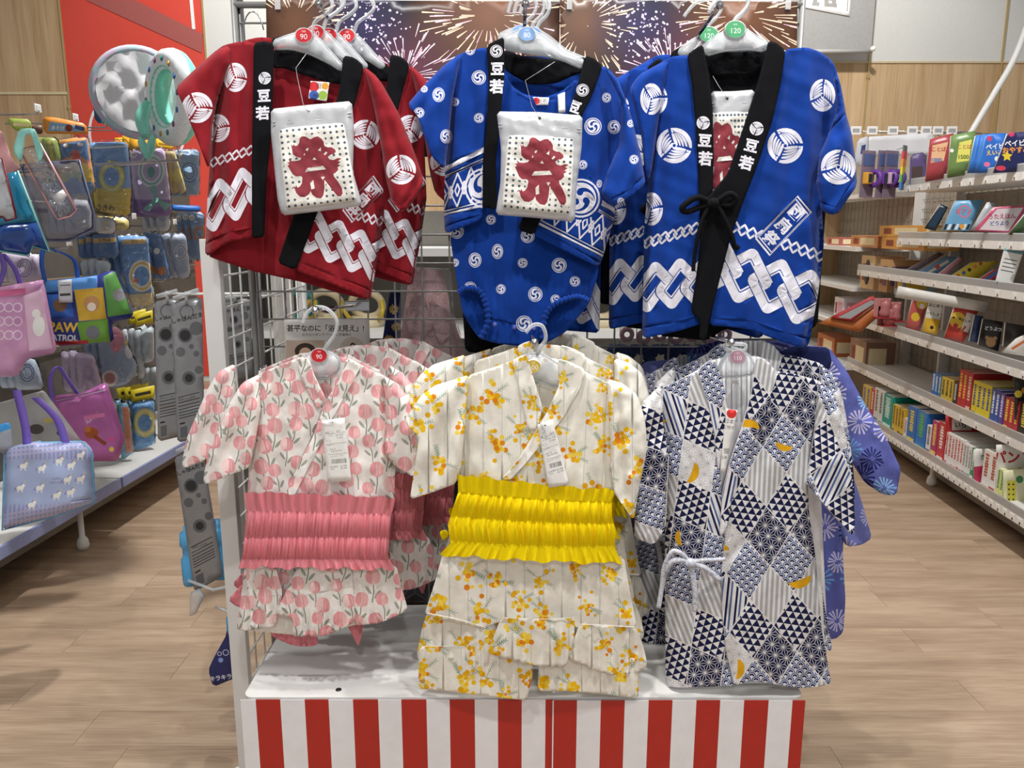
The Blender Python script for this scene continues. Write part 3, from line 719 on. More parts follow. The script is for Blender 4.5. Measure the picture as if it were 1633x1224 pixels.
panel('sleeve', red, Z([(735,258),(800,315),(870,440),(920,560),(968,695),(945,755),(888,828),(845,790),(822,700),(800,560),(775,420)]), M_RED, mon(*Z(880, 662), Z(58), rot=.5, bg=M_RED)+stroke([Z(958, 670), Z(935, 738), Z(880, 808), Z(842, 770)], .5, M_REDP), D=D+.005, depth=sl, tube=.022, openv=(4, 5, 6), R=18)
sl = Drape(fold(Z, [(150, 250, 90, 560, 22, 6), (60, 330, 100, 600, 20, -5)]), noise=3, nsc=60, seed=13)
panel('sleeve', red, Z([(215,178),(165,190),(80,265),(0,342),(45,450),(90,560),(125,655),(135,640),(142,480),(170,360),(215,250)]), M_RED, mon(*Z(85, 420), Z(60), rot=.2, bg=M_RED)+stroke([Z(12, 352), Z(55, 445), Z(100, 555), Z(136, 648)], .0, M_REDP), D=D+.012, depth=sl, tube=.02, openv=(3, 4, 5), R=16)
DT = card('D8343A'); lab = Z([(528,316),(600,322),(590,396),(518,384)])
panel('neck_label', red, lab, M_WHITE, disc(*Z(540, 338), Z(20), DT, n=14)+disc(*Z(540, 372), Z(19), card('3C62B8'), n=14)+disc(*Z(575, 372), Z(18), card('9CC24B'), n=14)+disc(*Z(584, 336), Z(14), card('E8A33C'), n=14)+text('90', *Z(548, 374), Z(24), card('222222'))+text('豆', *Z(560, 335), Z(24), card('222222')), D=D+.026, step=5, th=.001, soft=0)
h1 = hanger(D+.012, Z([(383,160),(430,142),(475,128),(520,122),(560,150),(600,196),(640,240),(660,262),(645,276),(600,246),(520,208),(450,190),(385,192)]), Z([(530,130),(545,85),(585,55),(612,25),(600,-12),(560,-24),(530,-5)]), (*Z(500, 138), Z(32), 'C8222E', '90', Z(30)), 'clear plastic hanger with a red size 90 badge holding the front red jacket')
pouch(D-.035, Z([(372,425),(530,408),(688,394),(697,500),(692,670),(730,803),(580,822),(415,842),(398,780),(372,520)]), Z([(398,502),(660,478),(708,785),(432,818)]), (*Z(437, 530), *Z(650, 775)), Z(520, 437), Z([(520,437),(498,405),(475,300),(470,265),(510,210)]), 'silver zip pouch holding a dotted festival towel, hung on the red jacket', rot=-.06, seed=3, zipy=(*Z(378, 478), *Z(690, 440)))
# ================================================================== GARMENT 2 : blue happi and romper, size 80
Z = zf(640, 0, .4576); D = 1.59
rom = garment('baby_romper', D, Z(430, 900), 'blue baby romper with white comma roundels and snap crotch, upper row middle', 'romper', 'blue rompers with roundels')
xc = Z(430, 0)[0]
gB = Drape(fold(Z, [(420, 760, 410, 1110, 30, -7), (300, 780, 330, 1060, 22, 6), (520, 800, 480, 1080, 22, 5), (230, 820, 260, 1000, 20, -5), (600, 900, 560, 1040, 20, -5)]), xc=xc, half=Z(260), curve=.035, noise=3, seed=21)
def gath(P): return .0022*np.sin(P[:, 0]*.55)*np.clip((P[:, 1]-Z(0, 930)[1])/20, 0, 1)
gB.extra = gath
hem_back = Z([(200,760),(690,760),(685,960),(655,1058),(572,1158),(510,1192),(440,1210),(330,1196),(270,1178),(235,1128),(212,1085),(190,960)])
panel('seat_panel', rom, hem_back, M_BLUE, D=D+.05, depth=Drape(noise=3, nsc=40, seed=3, extra=lambda P: .002*np.sin(P[:, 0]*.6)), step=6)
rd = [(193,806,25,1),(335,876,26,.75),(257,906,26,.85),(187,915,14,1),(423,916,17,1),(550,924,26,1),(605,980,18,1),(347,1007,17,1),(467,1025,26,.95),(240,1003,22,1),(537,1043,17,1),(440,822,24,1),(312,765,17,1),(420,560,20,1),(520,480,20,1),(400,430,17,1),(520,660,18,1),(640,880,17,.8)]
mo = sum([tomoe(*Z(x, y), Z(r_), sx=s_, rot=x*.7) for x, y, r_, s_ in rd], [])
body = Z([(358,250),(385,300),(430,330),(500,340),(560,318),(612,272),(650,420),(685,700),(692,900),(680,960),(650,1046),(620,1036),(580,1040),(530,1062),(500,1105),(490,1180),(440,1208),(330,1196),(275,1178),(300,1125),(293,1060),(270,1014),(225,1008),(200,1020),(190,960),(170,830),(250,500)])
panel('body', rom, body, M_BLUE, mo+tomoe(*Z(428, 1127), Z(28))+stroke(Z([(300,1108),(400,1128),(495,1130)]), .6, M_INK)+stroke(Z([(372,275),(400,322),(460,352),(540,345),(600,300)]), .7, M_INK), D=D+.02, depth=gB, recede=(Z([(650,420),(692,900),(650,1046)]), .02, 6))
q = MB(); 
for pth in ([(200,1020),(225,1004),(270,1012),(294,1058),(302,1122),(276,1178)], [(652,1048),(620,1034),(580,1040),(530,1062),(500,1106),(492,1182)]):
    P = spline([at(*Z(x, y), D+.016) for x, y in pth], 14); rs = [.0055+.0018*math.sin(i*1.5) for i in range(len(P))]
    q = MB(); q.tube(P, .006, M_BLUE, 8, rs=rs); q.build('elastic_cuff', rom, True)
for x, y in ((326, 1130), (395, 1140), (462, 1143)):
    q = MB(); q.lathe([(0, 0), (.005, 0), (.0055, .002), (.003, .004), (0, .0042)], mat('snap_blue', '4A55A8', .35), 12, Matrix.Translation(at(*Z(x, y), D+.014)) @ Matrix.Rotation(PI/2, 4, 'X')); q.build('snap_button', rom, True)
panel('neck_label', rom, Z([(458,338),(515,340),(512,366),(470,366)]), M_WHITE, disc(*Z(470, 352), Z(13), DT, n=12)+text('豆若', *Z(492, 352), Z(16), card('333333')), D=D+.014, step=5, th=.001, soft=0)
panel('care_label', rom, Z([(545,330),(570,320),(572,392),(548,394)]), M_WHITE, D=D+.012, depth=Drape(noise=2, nsc=20, seed=3), step=5, th=.001, soft=0)
hap = garment('festival_jacket', D, Z(430, 700), 'short blue festival jacket with roundels and lattice hem, worn over the blue romper', group='small blue roundel jackets')
panel('back_panel', hap, Z([(300,170),(360,190),(620,205),(700,230),(740,500),(725,700),(690,760),(200,760),(160,600),(200,300)]), M_BLUE, D=D+.085, depth=Drape(noise=3, nsc=50, seed=5), step=9)
panel('neckband', hap, Z([(355,170),(420,195),(520,205),(600,200),(645,200),(640,250),(600,262),(540,290),(450,295),(390,262),(358,240)]), BK, D=D+.05, depth=Drape(noise=2.5, nsc=24, seed=2), step=6, th=.004)
gB2 = Drape(fold(Z, [(200, 250, 190, 760, 26, -8), (250, 260, 255, 740, 18, 5), (165, 320, 165, 560, 18, 7), (745, 470, 690, 640, 20, 7), (660, 640, 720, 850, 22, -7), (640, 420, 600, 700, 20, 5)]), xc=xc, half=Z(290), curve=.035, noise=2.5, seed=22)
def lattice(top, bot, n, m):
    """two double lines with open diamonds between; top and bot are pixel polylines of two points"""
    T = np.array(top, float); B = np.array(bot, float); out = []
    def P(u, v): p = (T[0]*(1-u)+T[1]*u)*(1-v)+(B[0]*(1-u)+B[1]*u)*v; return tuple(p)
    out += stroke([P(0, 0), P(1, 0)], 8, m)+stroke([P(0, .16), P(1, .16)], 2.4, m)+stroke([P(0, .2), P(1, .2)], 1, m)
    out += stroke([P(0, .93), P(1, .93)], 2.2, m)+stroke([P(0, 1.), P(1, 1.)], 4, m)
    for i in range(-1, n+1):
        a = i/n; w = 1/n
        for s_ in (0, 1):
            out += stroke([P(a, .22), P(a+w, .9)], 2.6, m)+stroke([P(a+w, .22), P(a, .9)], 2.6, m)
        for k_ in (.22, .56, .9):
            c = (a+w*.5, .56)
            q = [P(c[0]-w*.17, .56), P(c[0], .56-.13), P(c[0]+w*.17, .56), P(c[0], .56+.13)]
        out += stroke(q, 2.4, m, closed=True)
        q = [P(a-w*.17, .56), P(a, .56-.13), P(a+w*.17, .56), P(a, .56+.13)]; out += stroke(q, 2.4, m, closed=True)
    return out
def lp(c, n=False): return c
dl = [(240,175,17,1),(168,250,28,1),(270,270,25,1),(186,355,15,1),(270,411,17,1),(160,475,25,.7)]
mo = lattice([Z(150, 590), Z(290, 520)], [Z(146, 748), Z(290, 714)], 3, M_PRT)+tomoe(*Z(290, 655), Z(70), rot=.8)+sum([tomoe(*Z(x, y), Z(r_), sx=s_, rot=x) for x, y, r_, s_ in dl], [])+stroke(Z([(150, 788), (280, 745)]), .5, M_INK)
panel('front_panel', hap, Z([(300,163),(220,180),(165,215),(165,400),(158,520),(150,640),(150,800),(160,812),(225,788),(282,764),(284,600),(290,450),(302,330)]), M_BLUE, mo, D=D, depth=gB2, recede=(Z([(165,215),(158,520),(150,800)]), .03, 5))
dl = [(668,440,30,1),(741,443,24,.9),(715,340,17,.9),(632,574,16,1),(690,640,14,.7)]
mo = lattice([Z(500, 580), Z(756, 742)], [Z(440, 758), Z(704, 892)], 6, M_PRT)+disc(*Z(625, 690), Z(76), M_BLUE, n=26)+tomoe(*Z(625, 690), Z(68), rot=.4)+sum([tomoe(*Z(x, y), Z(r_), sx=s_, rot=x) for x, y, r_, s_ in dl], [])+stroke(Z([(470, 795), (600, 862), (695, 915)]), .6, M_INK)
panel('front_panel', hap, Z([(700,225),(740,255),(775,330),(770,480),(720,640),(748,742),(716,850),(690,932),(600,890),(455,815),(520,640),(600,430),(660,330)]), M_BLUE, mo, D=D, depth=gB2, lay=-.004, recede=(Z([(748,742),(716,850),(690,932)]), .03, 5))
cm = tomoe(*Z(331, 178), Z(22), bg=M_BLK)+text('豆', *Z(335, 240), Z(48), M_PRT, 0, .04)+text('若', *Z(333, 302), Z(50), M_PRT, 0, .04)
panel('collar', hap, Z([(298,158),(330,140),(358,128),(360,250),(345,420),(330,560),(335,730),(283,722),(284,560),(296,440),(304,300)]), BK, cm, D=D, depth=gB2, lay=-.005, th=.003)
cm = tomoe(*Z(632, 314), Z(22), bg=M_BLK)+text('豆', *Z(603, 372), Z(46), M_PRT, 20, .04)
panel('collar', hap, Z([(640,192),(675,205),(702,230),(664,335),(620,420),(575,540),(520,680),(462,820),(405,800),(430,740),(520,560),(585,390),(618,285)]), BK, cm, D=D, depth=gB2, lay=-.008, th=.003)
sl = Drape(fold(Z, [(790, 400, 720, 680, 22, 6), (820, 560, 760, 700, 16, -6)]), noise=3, nsc=60, seed=31)
panel('sleeve', hap, Z([(705,228),(755,275),(800,400),(830,520),(852,640),(800,685),(735,722),(695,672),(722,590),(760,500),(770,360)]), M_BLUE, tomoe(*Z(811, 555), Z(16))+tomoe(*Z(765, 702), Z(14), sx=.9)+tomoe(*Z(800, 430), Z(13))+stroke(Z([(845, 612), (795, 660), (728, 698)]), .5, M_INK), D=D+.004, depth=sl, tube=.022, openv=(4, 5), R=18)
sl = Drape(fold(Z, [(150, 260, 60, 400, 22, 6), (100, 330, 110, 540, 20, -5)]), noise=3, nsc=60, seed=32)
panel('sleeve', hap, Z([(210,182),(150,225),(80,295),(20,365),(60,405),(78,470),(105,545),(150,590),(166,480),(178,350)]), M_BLUE, tomoe(*Z(130, 330), Z(25), sx=.85)+tomoe(*Z(155, 475), Z(24), sx=.8)+tomoe(*Z(62, 392), Z(18))+tomoe(*Z(80, 310), Z(12)), D=D+.012, depth=sl, tube=.02, openv=(3, 4, 5, 6), R=16)
h2 = hanger(D+.02, Z([(357,128),(400,108),(450,100),(500,130),(560,180),(640,212),(632,240),(560,208),(510,196),(420,182),(358,172)]), Z([(450,110),(462,80),(490,50),(498,10),(470,-30),(420,-20),(400,20),(392,50)]), (*Z(438, 118), Z(28), '7FA6DC', '80', Z(24)), 'clear plastic hanger with a pale blue size 80 badge')
pouch(D-.04, Z([(332,388),(480,390),(632,402),(628,520),(612,640),(604,774),(480,760),(328,748),(345,640),(348,520)]), Z([(370,470),(604,478),(590,750),(350,726)]), (*Z(395, 480), *Z(582, 714)), Z(482, 411), Z([(482,411),(455,370),(432,280),(480,250),(535,215)]), 'silver zip pouch holding a dotted festival towel, hung on the small blue jacket', rot=.04, seed=5, zipy=(*Z(338, 432), *Z(628, 450)))
# ================================================================== GARMENT 3 : large blue happi, size 120
Z = zf(970, 0, .4575); D = 1.6; xc = Z(430, 0)[0]
big = garment('festival_jacket', D, Z(430, 1100), 'large blue festival jacket tied with black cords, bold white link chain along its hem', group='large blue festival jackets')
gC = Drape(fold(Z, [(240, 220, 200, 1150, 30, -8), (190, 420, 150, 1150, 22, 6), (300, 700, 270, 1140, 22, 6), (700, 200, 690, 800, 24, -6), (760, 420, 700, 760, 22, 9), (690, 700, 720, 1180, 20, -9), (640, 520, 560, 1130, 26, 6), (500, 780, 470, 1130, 22, -6), (600, 960, 620, 1180, 22, -5), (640, 200, 620, 500, 20, 4)]), xc=xc, half=Z(330), curve=.035, noise=2.5, seed=41)
panel('back_panel', big, Z([(330,170),(440,215),(560,170),(740,200),(760,700),(730,1130),(640,1200),(500,1150),(405,1146),(345,1187),(180,1170),(130,1100),(165,400),(220,220)]), M_BLK, D=D+.06, depth=Drape(noise=3, nsc=50, seed=8), step=9)
panel('neckband', big, Z([(335,165),(400,180),(480,182),(560,150),(548,215),(520,260),(360,262),(345,225)]), BK, D=D+.045, depth=Drape(noise=2.5, nsc=22, seed=8, extra=lambda P: .002*np.sin(P[:, 0]*.8)), step=6, th=.004)
mo = mon(*Z(230, 507), Z(62), rot=.4)+mon(*Z(150, 728), Z(58), sx=.7)+mon(*Z(165, 345), Z(55), sx=.75)
mo += chain(Z(112, 852), (27*.4575, -8*.4575), (32*.4575, -30*.4575), (16*.4575, 22*.4575), 7.5*.4575, 8, bg=M_BLUE, line=.6)
mo += chain(Z(150, 1000), (86*.4575, -12*.4575), (92*.4575, -128*.4575), (66*.4575, 70*.4575), 36*.4575, 3, bg=M_BLUE)+stroke(Z([(122, 1140), (230, 1122), (320, 1100)]), .6, M_INK)
panel('front_panel', big, Z([(280,190),(215,198),(185,225),(168,330),(162,400),(150,560),(138,650),(125,800),(122,1000),(118,1165),(128,1178),(250,1152),(326,1128),(320,900),(318,700),(306,450),(292,280)]), M_BLUE, mo, D=D, depth=gC, recede=(Z([(168,330),(138,650),(122,1000),(118,1165)]), .03, 5))
zc = zf(1010, 400, 1/5.268)
mo = mon(*Z(617, 508), Z(62), rot=.1)+mon(*Z(747, 332), Z(57), sx=.78, rot=.8)
mo += chain(Z(440, 792), (30*.4575, 10*.4575), (30*.4575, -20*.4575), (14*.4575, 27*.4575), 7.5*.4575, 12, bg=M_BLUE, line=.6)
mo += chain(zc(450, 30), (245/5.268, 89/5.268), (325/5.268, -172/5.268), (160/5.268, 325/5.268), 95/5.268, 5, bg=M_BLUE)
zs_ = zf(1190, 280, 1/8.743)
mo += stamp([zs_(720, 275), zs_(915, 510), zs_(325, 1120), zs_(125, 880)], '団扇祭', M_PRT, M_BLUE, 45, 22)+stroke(Z([(360, 1108), (500, 1118), (620, 1160), (700, 1178)]), .7, M_INK)
panel('front_panel', big, Z([(615,172),(690,164),(740,180),(785,215),(812,300),(826,395),(770,460),(742,560),(745,740),(752,850),(735,1000),(700,1200),(680,1213),(600,1190),(500,1150),(420,1138),(352,1134),(388,960),(424,830),(470,700),(520,570),(570,420),(600,290)]), M_BLUE, mo, D=D, depth=gC, lay=-.004, recede=(Z([(745,740),(735,1000),(690,1210)]), .03, 5))
cm = mon(*Z(331, 428), Z(23), bg=M_BLK)+text('豆', *Z(337, 490), Z(48), M_PRT, 4, .04)+text('若', *Z(338, 553), Z(50), M_PRT, 4, .04)
gb = Drape(noise=1.5, seed=44, xc=xc, half=Z(330), curve=.035)
panel('collar', big, Z([(276,190),(305,168),(330,154),(350,255),(364,380),(368,540),(364,680),(318,704),(316,560),(306,430),(292,290)]), BK, cm, D=D, depth=gb, lay=-.007, th=.003)
cm = mon(*Z(517, 448), Z(24), bg=M_BLK)+text('豆', *Z(499, 508), Z(48), M_PRT, 14, .04)+text('若', *Z(481, 568), Z(50), M_PRT, 14, .04)
panel('collar', big, Z([(560,140),(590,150),(618,176),(602,290),(572,420),(522,570),(472,700),(426,830),(392,960),(352,1120),(342,1185),(318,1185),(322,1120),(288,1086),(308,960),(326,800),(330,700),(365,668),(420,600),(470,450),(525,280)]), BK, cm, D=D, depth=gb, lay=-.012, th=.003)
sl = Drape(fold(Z, [(815, 480, 740, 720, 22, -5), (790, 430, 860, 620, 18, 4), (860, 640, 770, 740, 14, -6)]), noise=3, nsc=70, seed=51)
panel('sleeve', big, Z([(783,212),(812,300),(830,400),(850,470),(862,560),(868,645),(795,752),(742,722),(728,640),(738,540),(768,465),(800,380)]), M_BLUE, mon(*Z(802, 582), Z(61), rot=.9)+stroke(Z([(862, 618), (790, 722), (738, 700)]), .6, M_INK)+stroke(Z([(824, 396), (770, 455), (737, 540)]), 1., M_INK), D=D-.004, depth=sl, tube=.024, openv=(5, 6), R=18)
sl = Drape(fold(Z, [(150, 260, 110, 480, 22, 6)]), noise=3, nsc=60, seed=52)
panel('sleeve', big, Z([(220,198),(110,258),(78,300),(100,380),(122,480),(136,640),(150,600),(178,400)]), M_BLUE, mon(*Z(150, 345), Z(55), sx=.7), D=D+.02, depth=sl, tube=.018, openv=(2, 3, 4), R=14)
q = MB()
def cord(pts, w=.0042, d=-.02): q.tube(spline([at(*Z(x, y), D+d-.004*math.sin(i*1.3)) for i, (x, y) in enumerate(pts)], 6), w, BK, 7)
cord([(362,708),(310,688),(258,722),(275,738),(320,722),(360,712)], .006); cord([(372,706),(420,675),(445,690),(425,715),(385,712)], .0055)
cord([(358,712),(330,760),(312,830),(300,900),(297,945)]); cord([(375,712),(400,750),(430,820),(442,862),(455,858)], .005)
q.build('tie_cord', big, True); q = MB(); q.lathe([(0, -.012), (.009, -.008), (.011, 0), (.009, .008), (0, .012)], BK, 12, Matrix.Translation(at(*Z(366, 708), D-.026)) @ Matrix.Rotation(PI/2, 4, 'Y')); q.build('knot', big, True)
h3 = hanger(D+.02, Z([(325,165),(370,128),(415,105),(475,98),(520,130),(560,150),(545,180),(480,172),(400,178),(340,195)]), Z([(445,100),(440,70),(470,40),(490,5),(470,-30),(400,-20),(360,20),(350,36)]), (*Z(443, 102), Z(34), '4FA873', '120', Z(26)), 'clear plastic hanger with a green size 120 badge')
pouch(D+.025, Z([(356,318),(430,318),(512,312),(512,500),(500,690),(420,690),(362,684)]), Z([(356,392),(500,388),(500,680),(362,680)]), (*Z(330, 425), *Z(478, 668)), Z(414, 342), Z([(414,342),(385,300),(365,265)]), 'silver zip pouch tucked inside the open neck of the large blue jacket', rot=0., seed=7, zipy=(*Z(358, 362), *Z(508, 358)))
# ================================================================== LOWER ROW
def belt(name, parent, m, L, Rr, seams, D, xc, half, frill=(), seed=1, nu=230, nv=72, sag=4., curve=.03, wave=3.):
    """shirred sash. L, Rr: left and right edge points in pixels from top to bottom; seams: v of each elastic row; frill rows flare"""
    L = np.array(L, float); Rr = np.array(Rr, float); tv = np.linspace(0, 1, len(L)); r = np.random.default_rng(seed)
    rows = [0.]+list(seams)+[1.]
    ph = [[(r.uniform(17, 26), r.uniform(0, 6.3), r.uniform(.5, 1)), (r.uniform(32, 50), r.uniform(0, 6.3), r.uniform(.4, .8)), (r.uniform(70, 100), r.uniform(0, 6.3), r.uniform(.2, .45))] for _ in rows]
    def fn(u, v):
        le = np.c_[np.interp(v, tv, L[:, 0]), np.interp(v, tv, L[:, 1])]; re = np.c_[np.interp(v, tv, Rr[:, 0]), np.interp(v, tv, Rr[:, 1])]
        P = le*(1-u[:, None])+re*u[:, None]; P[:, 1] += sag*4*u*(1-u)
        off = curve*np.abs((P[:, 0]-xc)/half)**2.5
        for i in range(len(rows)-1):
            a, b = rows[i], rows[i+1]; s = (v >= a) & (v <= b) if i == len(rows)-2 else (v >= a) & (v < b)
            t = (v-a)/(b-a)
            rip = sum(A*np.sin(f*2*PI*u+p+.6*np.sin(f*.37*u*6+i)+1.2*(t-.5)*np.sin(f*u*2.1)) for f, p, A in ph[i])/1.6
            if i in frill:
                g = (1-t) if i == 0 else t
                fl = sum(A*np.sin(f*.55*2*PI*u+p+.5*np.sin(f*u)) for f, p, A in ph[i][:2])/1.4
                off = off+np.where(s, -.004*g-.0055*g*fl-.0012*rip-.002, 0)
                P[:, 1] += np.where(s, (wave*g*np.sin(9.3*u*2*PI+seed)*.5+wave*g*np.sin(4.1*u*2*PI)*.6)*(1 if i else .8), 0)
            else:
                pf = np.sin(PI*np.clip(t, 0, 1))**.7
                off = off+np.where(s, -.0075*pf-.0062*rip*(.4+.6*pf), 0)
        return world_of(P, D, off)
    return grid_cloth(name, parent, fn, nu, nv, m)
def scatter(poly, d, seed, jit=.25):
    lo = np.array(poly).min(0)-d; hi = np.array(poly).max(0)+d; r = random.Random(seed); out = []; j = 0; y = lo[1]
    while y < hi[1]:
        x = lo[0]+(d*.5 if j % 2 else 0)
        while x < hi[0]: out.append((x+r.uniform(-jit, jit)*d, y+r.uniform(-jit, jit)*d)); x += d
        y += d*.86; j += 1
    return out
PK1, PK2, PK3, GRL, GRS = cloth('tulip_pink', 'F0B9BA'), cloth('tulip_rose', 'E9A5AA'), cloth('tulip_pale', 'F6D4D2'), cloth('leaf_grey', 'A3A79C'), cloth('stem_grey', '969A8E')
def tulip(x, y, s, r):
    a = r.uniform(-.25, .25); o = []
    st = [(0, .3*s), (.06*s, 1.0*s), (-.05*s, 1.8*s)]
    o += stroke(st, s*.09, GRS)
    for sd, t in ((-1, .95), (1, 1.25)):
        if r.random() < .8: o += disc(sd*s*.32, s*t, s*.36, GRL, ry=s*.11, rot=sd*-.95, n=10)
    b = r.choice([PK1, PK1, PK2])
    o += disc(0, 0, s*.48, b, ry=s*.58, n=16)
    o += disc(-s*.24, -s*.05, s*.30, PK3 if b is PK2 else PK2, ry=s*.5, rot=.12, n=12)+disc(s*.25, -s*.02, s*.26, b, ry=s*.5, rot=-.15, n=12)
    o += stroke([(-.05*s, -.4*s), (.0, .0), (-.02*s, .42*s)], s*.06, PK3)+stroke([(.2*s, -.3*s), (.22*s, .3*s)], s*.05, PK3)
    return xf(o, x, y, 1., a)
def tulips(poly, seed, d=34., s=20.5, rot=0.):
    r = random.Random(seed); return sum([tulip(x, y, s*r.uniform(.85, 1.12), r) for x, y in scatter(poly, d, seed)], [])
YL1, YL2, YL3, ORG, SPR, PIN = cloth('mimosa_yellow', 'F2C21F'), cloth('mimosa_light', 'F6D655'), cloth('mimosa_gold', 'E9AE1B'), cloth('mimosa_orange', 'E68A1E'), cloth('sprig_green', '8FA594'), cloth('pin_stripe', 'CBCEC6')
def mimosa(x, y, s, r):
    o = []; a = r.uniform(-.8, .8)
    for k in range(r.choice([2, 3])):
        b = r.choice([-2.4, -1.9, -.6, .5])+r.uniform(-.3, .3); p = (s*.9*math.cos(b), s*.9*math.sin(b))
        o += stroke([(0, 0), p], .9, SPR)
        for t in (.4, .55, .7, .85, 1.):
            for sd in (-1, 1): q = (p[0]*t, p[1]*t); o += stroke([q, (q[0]+s*.16*math.cos(b+sd*.8), q[1]+s*.16*math.sin(b+sd*.8))], .8, SPR)
    for i in range(r.randint(15, 24)):
        t = i/16; c = (r.gauss(0, .24)*s+s*.2*math.sin(a), r.gauss(.05, .34)*s)
        o += disc(c[0], c[1], s*r.uniform(.10, .17), r.choice([YL1, YL1, YL2, YL3, YL2, YL1, YL2, YL3, ORG]), n=9)
    return xf(o, x, y, 1., a*.3)
def mimosas(poly, seed, d=58., s=27., stripe=30., slant=0.):
    r = random.Random(seed); lo = np.array(poly).min(0); hi = np.array(poly).max(0); o = []; x = lo[0]-20
    while x < hi[0]+20: o += stroke([(x-slant*(hi[1]-lo[1]), lo[1]), (x, hi[1])], 1., PIN); x += stripe
    return o+sum([mimosa(x, y, s*r.uniform(.85, 1.15), r) for x, y in scatter(poly, d, seed, .22)], [])
# ------------------------------------------------------------------ pink tulip outfit, size 90
Z = zf(300, 440, .5066); D = 1.545; xc = Z(420, 0)[0]; half = Z(260)
M_TW = cloth('tulip_ground', 'F2EDE9', bump=.6, bscale=900); M_PINK = cloth('sash_pink', 'E48A94', bump=.5, stretch=(1, 1, .1)); M_YW = cloth('mimosa_ground', 'F1EDE3', bump=.6, bscale=900); M_YEL = cloth('sash_yellow', 'F6DA0A', bump=.5, stretch=(1, 1, .1))
def pleat(y0, y1, f, amp, x0=0.):
    return lambda P: amp*np.clip((P[:, 1]-y0)/(y1-y0), 0, 1.2)*np.sin((P[:, 0]-x0)*f+1.5*np.sin(P[:, 0]*f*.31))
pink = garment('kimono_outfit', D, Z(420, 1100), 'white kimono outfit printed with pink tulips, pink shirred sash, front of the lower row', 'outfit', 'pink tulip outfits')
gP = Drape(fold(Z, [(215, 320, 200, 690, 24, 7), (240, 290, 240, 690, 16, -6), (280, 300, 280, 690, 16, 4), (620, 340, 640, 690, 20, 7), (580, 300, 620, 690, 16, -6), (540, 300, 560, 690, 16, 4), (430, 400, 320, 680, 14, 4), (400, 560, 380, 690, 18, -5)]), xc=xc, half=half, curve=.03, noise=3, nsc=50, seed=61)
ob = Z([(350,256),(400,250),(450,250),(505,258),(560,290),(632,322),(650,450),(652,600),(648,725),(186,715),(190,600),(205,420),(212,314),(280,285)])
panel('back_panel', pink, ob, M_TW, tulips(ob, 3), D=D+.035, depth=Drape(noise=3, nsc=50, seed=5), step=9, soft=0)
p1 = Z([(345,258),(372,268),(432,388),(400,480),(340,620),(306,700),(186,712),(192,600),(205,420),(212,312),(280,284)])
panel('front_panel', pink, p1, M_TW, tulips(p1, 11), D=D, depth=gP, recede=(Z([(212,312),(205,420),(190,600)]), .02, 5))
p2 = Z([(505,256),(560,288),(632,320),(648,430),(652,600),(648,725),(300,708),(340,622),(392,510),(436,402),(478,330)])
panel('front_panel', pink, p2, M_TW, tulips(p2, 12), D=D, depth=gP, lay=-.004, recede=(Z([(632,320),(652,600)]), .02, 5))
p3 = Z([(340,262),(378,256),(395,310),(432,386),(408,424),(375,360),(350,310)])
panel('collar', pink, p3, M_TW, tulips(p3, 13), D=D, depth=gP, lay=-.003, th=.004)
p3 = Z([(500,256),(545,282),(520,330),(470,420),(420,520),(370,620),(330,700),(300,700),(340,610),(395,500),(432,395),(480,320)])
panel('collar', pink, p3, M_TW, tulips(p3, 14)+stroke(Z([(545,282),(470,420),(330,700)]), .6, card('CFC6C0')), D=D, depth=gP, lay=-.008, th=.004)
sl = Drape(fold(Z, [(220, 330, 120, 600, 20, 7), (170, 340, 80, 560, 20, -7), (215, 360, 180, 600, 12, -5)]), noise=4, nsc=50, seed=63)
p3 = Z([(225,308),(170,335),(130,400),(100,470),(62,560),(47,640),(54,656),(125,628),(192,604),(212,520),(228,420)])
panel('sleeve', pink, p3, M_TW, tulips(p3, 15), D=D+.008, depth=sl, tube=.02, openv=(5, 6, 7), R=16)
sl = Drape(fold(Z, [(640, 340, 660, 600, 16, 7), (670, 370, 690, 610, 14, -6), (610, 330, 640, 560, 12, 5)]), noise=4, nsc=50, seed=64)
p3 = Z([(612,312),(660,340),(695,385),(710,450),(716,520),(722,600),(712,634),(655,600),(618,560),(622,440)])
panel('sleeve', pink, p3, M_TW, tulips(p3, 16), D=D+.01, depth=sl, tube=.018, openv=(5, 6), R=14)
belt('sash', pink, M_PINK, Z([(177,680),(184,742),(178,815),(172,880),(158,918)]), Z([(652,700),(640,752),(634,815),(628,880),(650,925)]), (.24, .53, .82), D-.012, xc, half, (0, 3), seed=2, sag=-1)
SKF = [(178,925),(275,935),(298,1000),(272,1104),(165,1117),(153,1108),(166,1010)]
gS = Drape(noise=2, nsc=40, seed=66, xc=xc, half=half, curve=.03, extra=pleat(Z(0, 1000)[1], Z(0, 1110)[1], .5, .006))
for i, pp in enumerate(([(178,915),(275,915),(298,1000),(272,1104),(165,1117),(153,1108),(166,1010)], [(515,915),(655,910),(672,980),(692,1050),(660,1068),(600,1092),(525,1100)], [(345,915),(515,915),(522,1000),(524,1088),(470,1118),(430,1132),(328,1135),(330,1075),(272,1064),(300,1010)])):
    pz = Z(pp); s_ = tulips(pz, 20+i); yb = 1005 if i != 1 else 985
    panel('skirt_ruffle', pink, pz, M_TW, s_ if i == 1 else s_+stroke(Z([(150, 1020), (330, 1012), (520, 975), (690, 965)]) if i else Z([(150, 1012), (300, 1005)]), .8, card('C9B9B2')), D=D-.002*i, depth=gS, lay=.004)
pz = Z([(180,910),(650,905),(640,1040),(420,1075),(300,1060),(190,1050)]); panel('skirt_back', pink, pz, M_TW, tulips(pz, 29), D=D+.022, step=8)
panel('shorts', pink, Z([(180,1000),(640,1000),(560,1090),(430,1120),(410,1135),(290,1125),(190,1115)]), M_TW, D=D+.03, step=9)
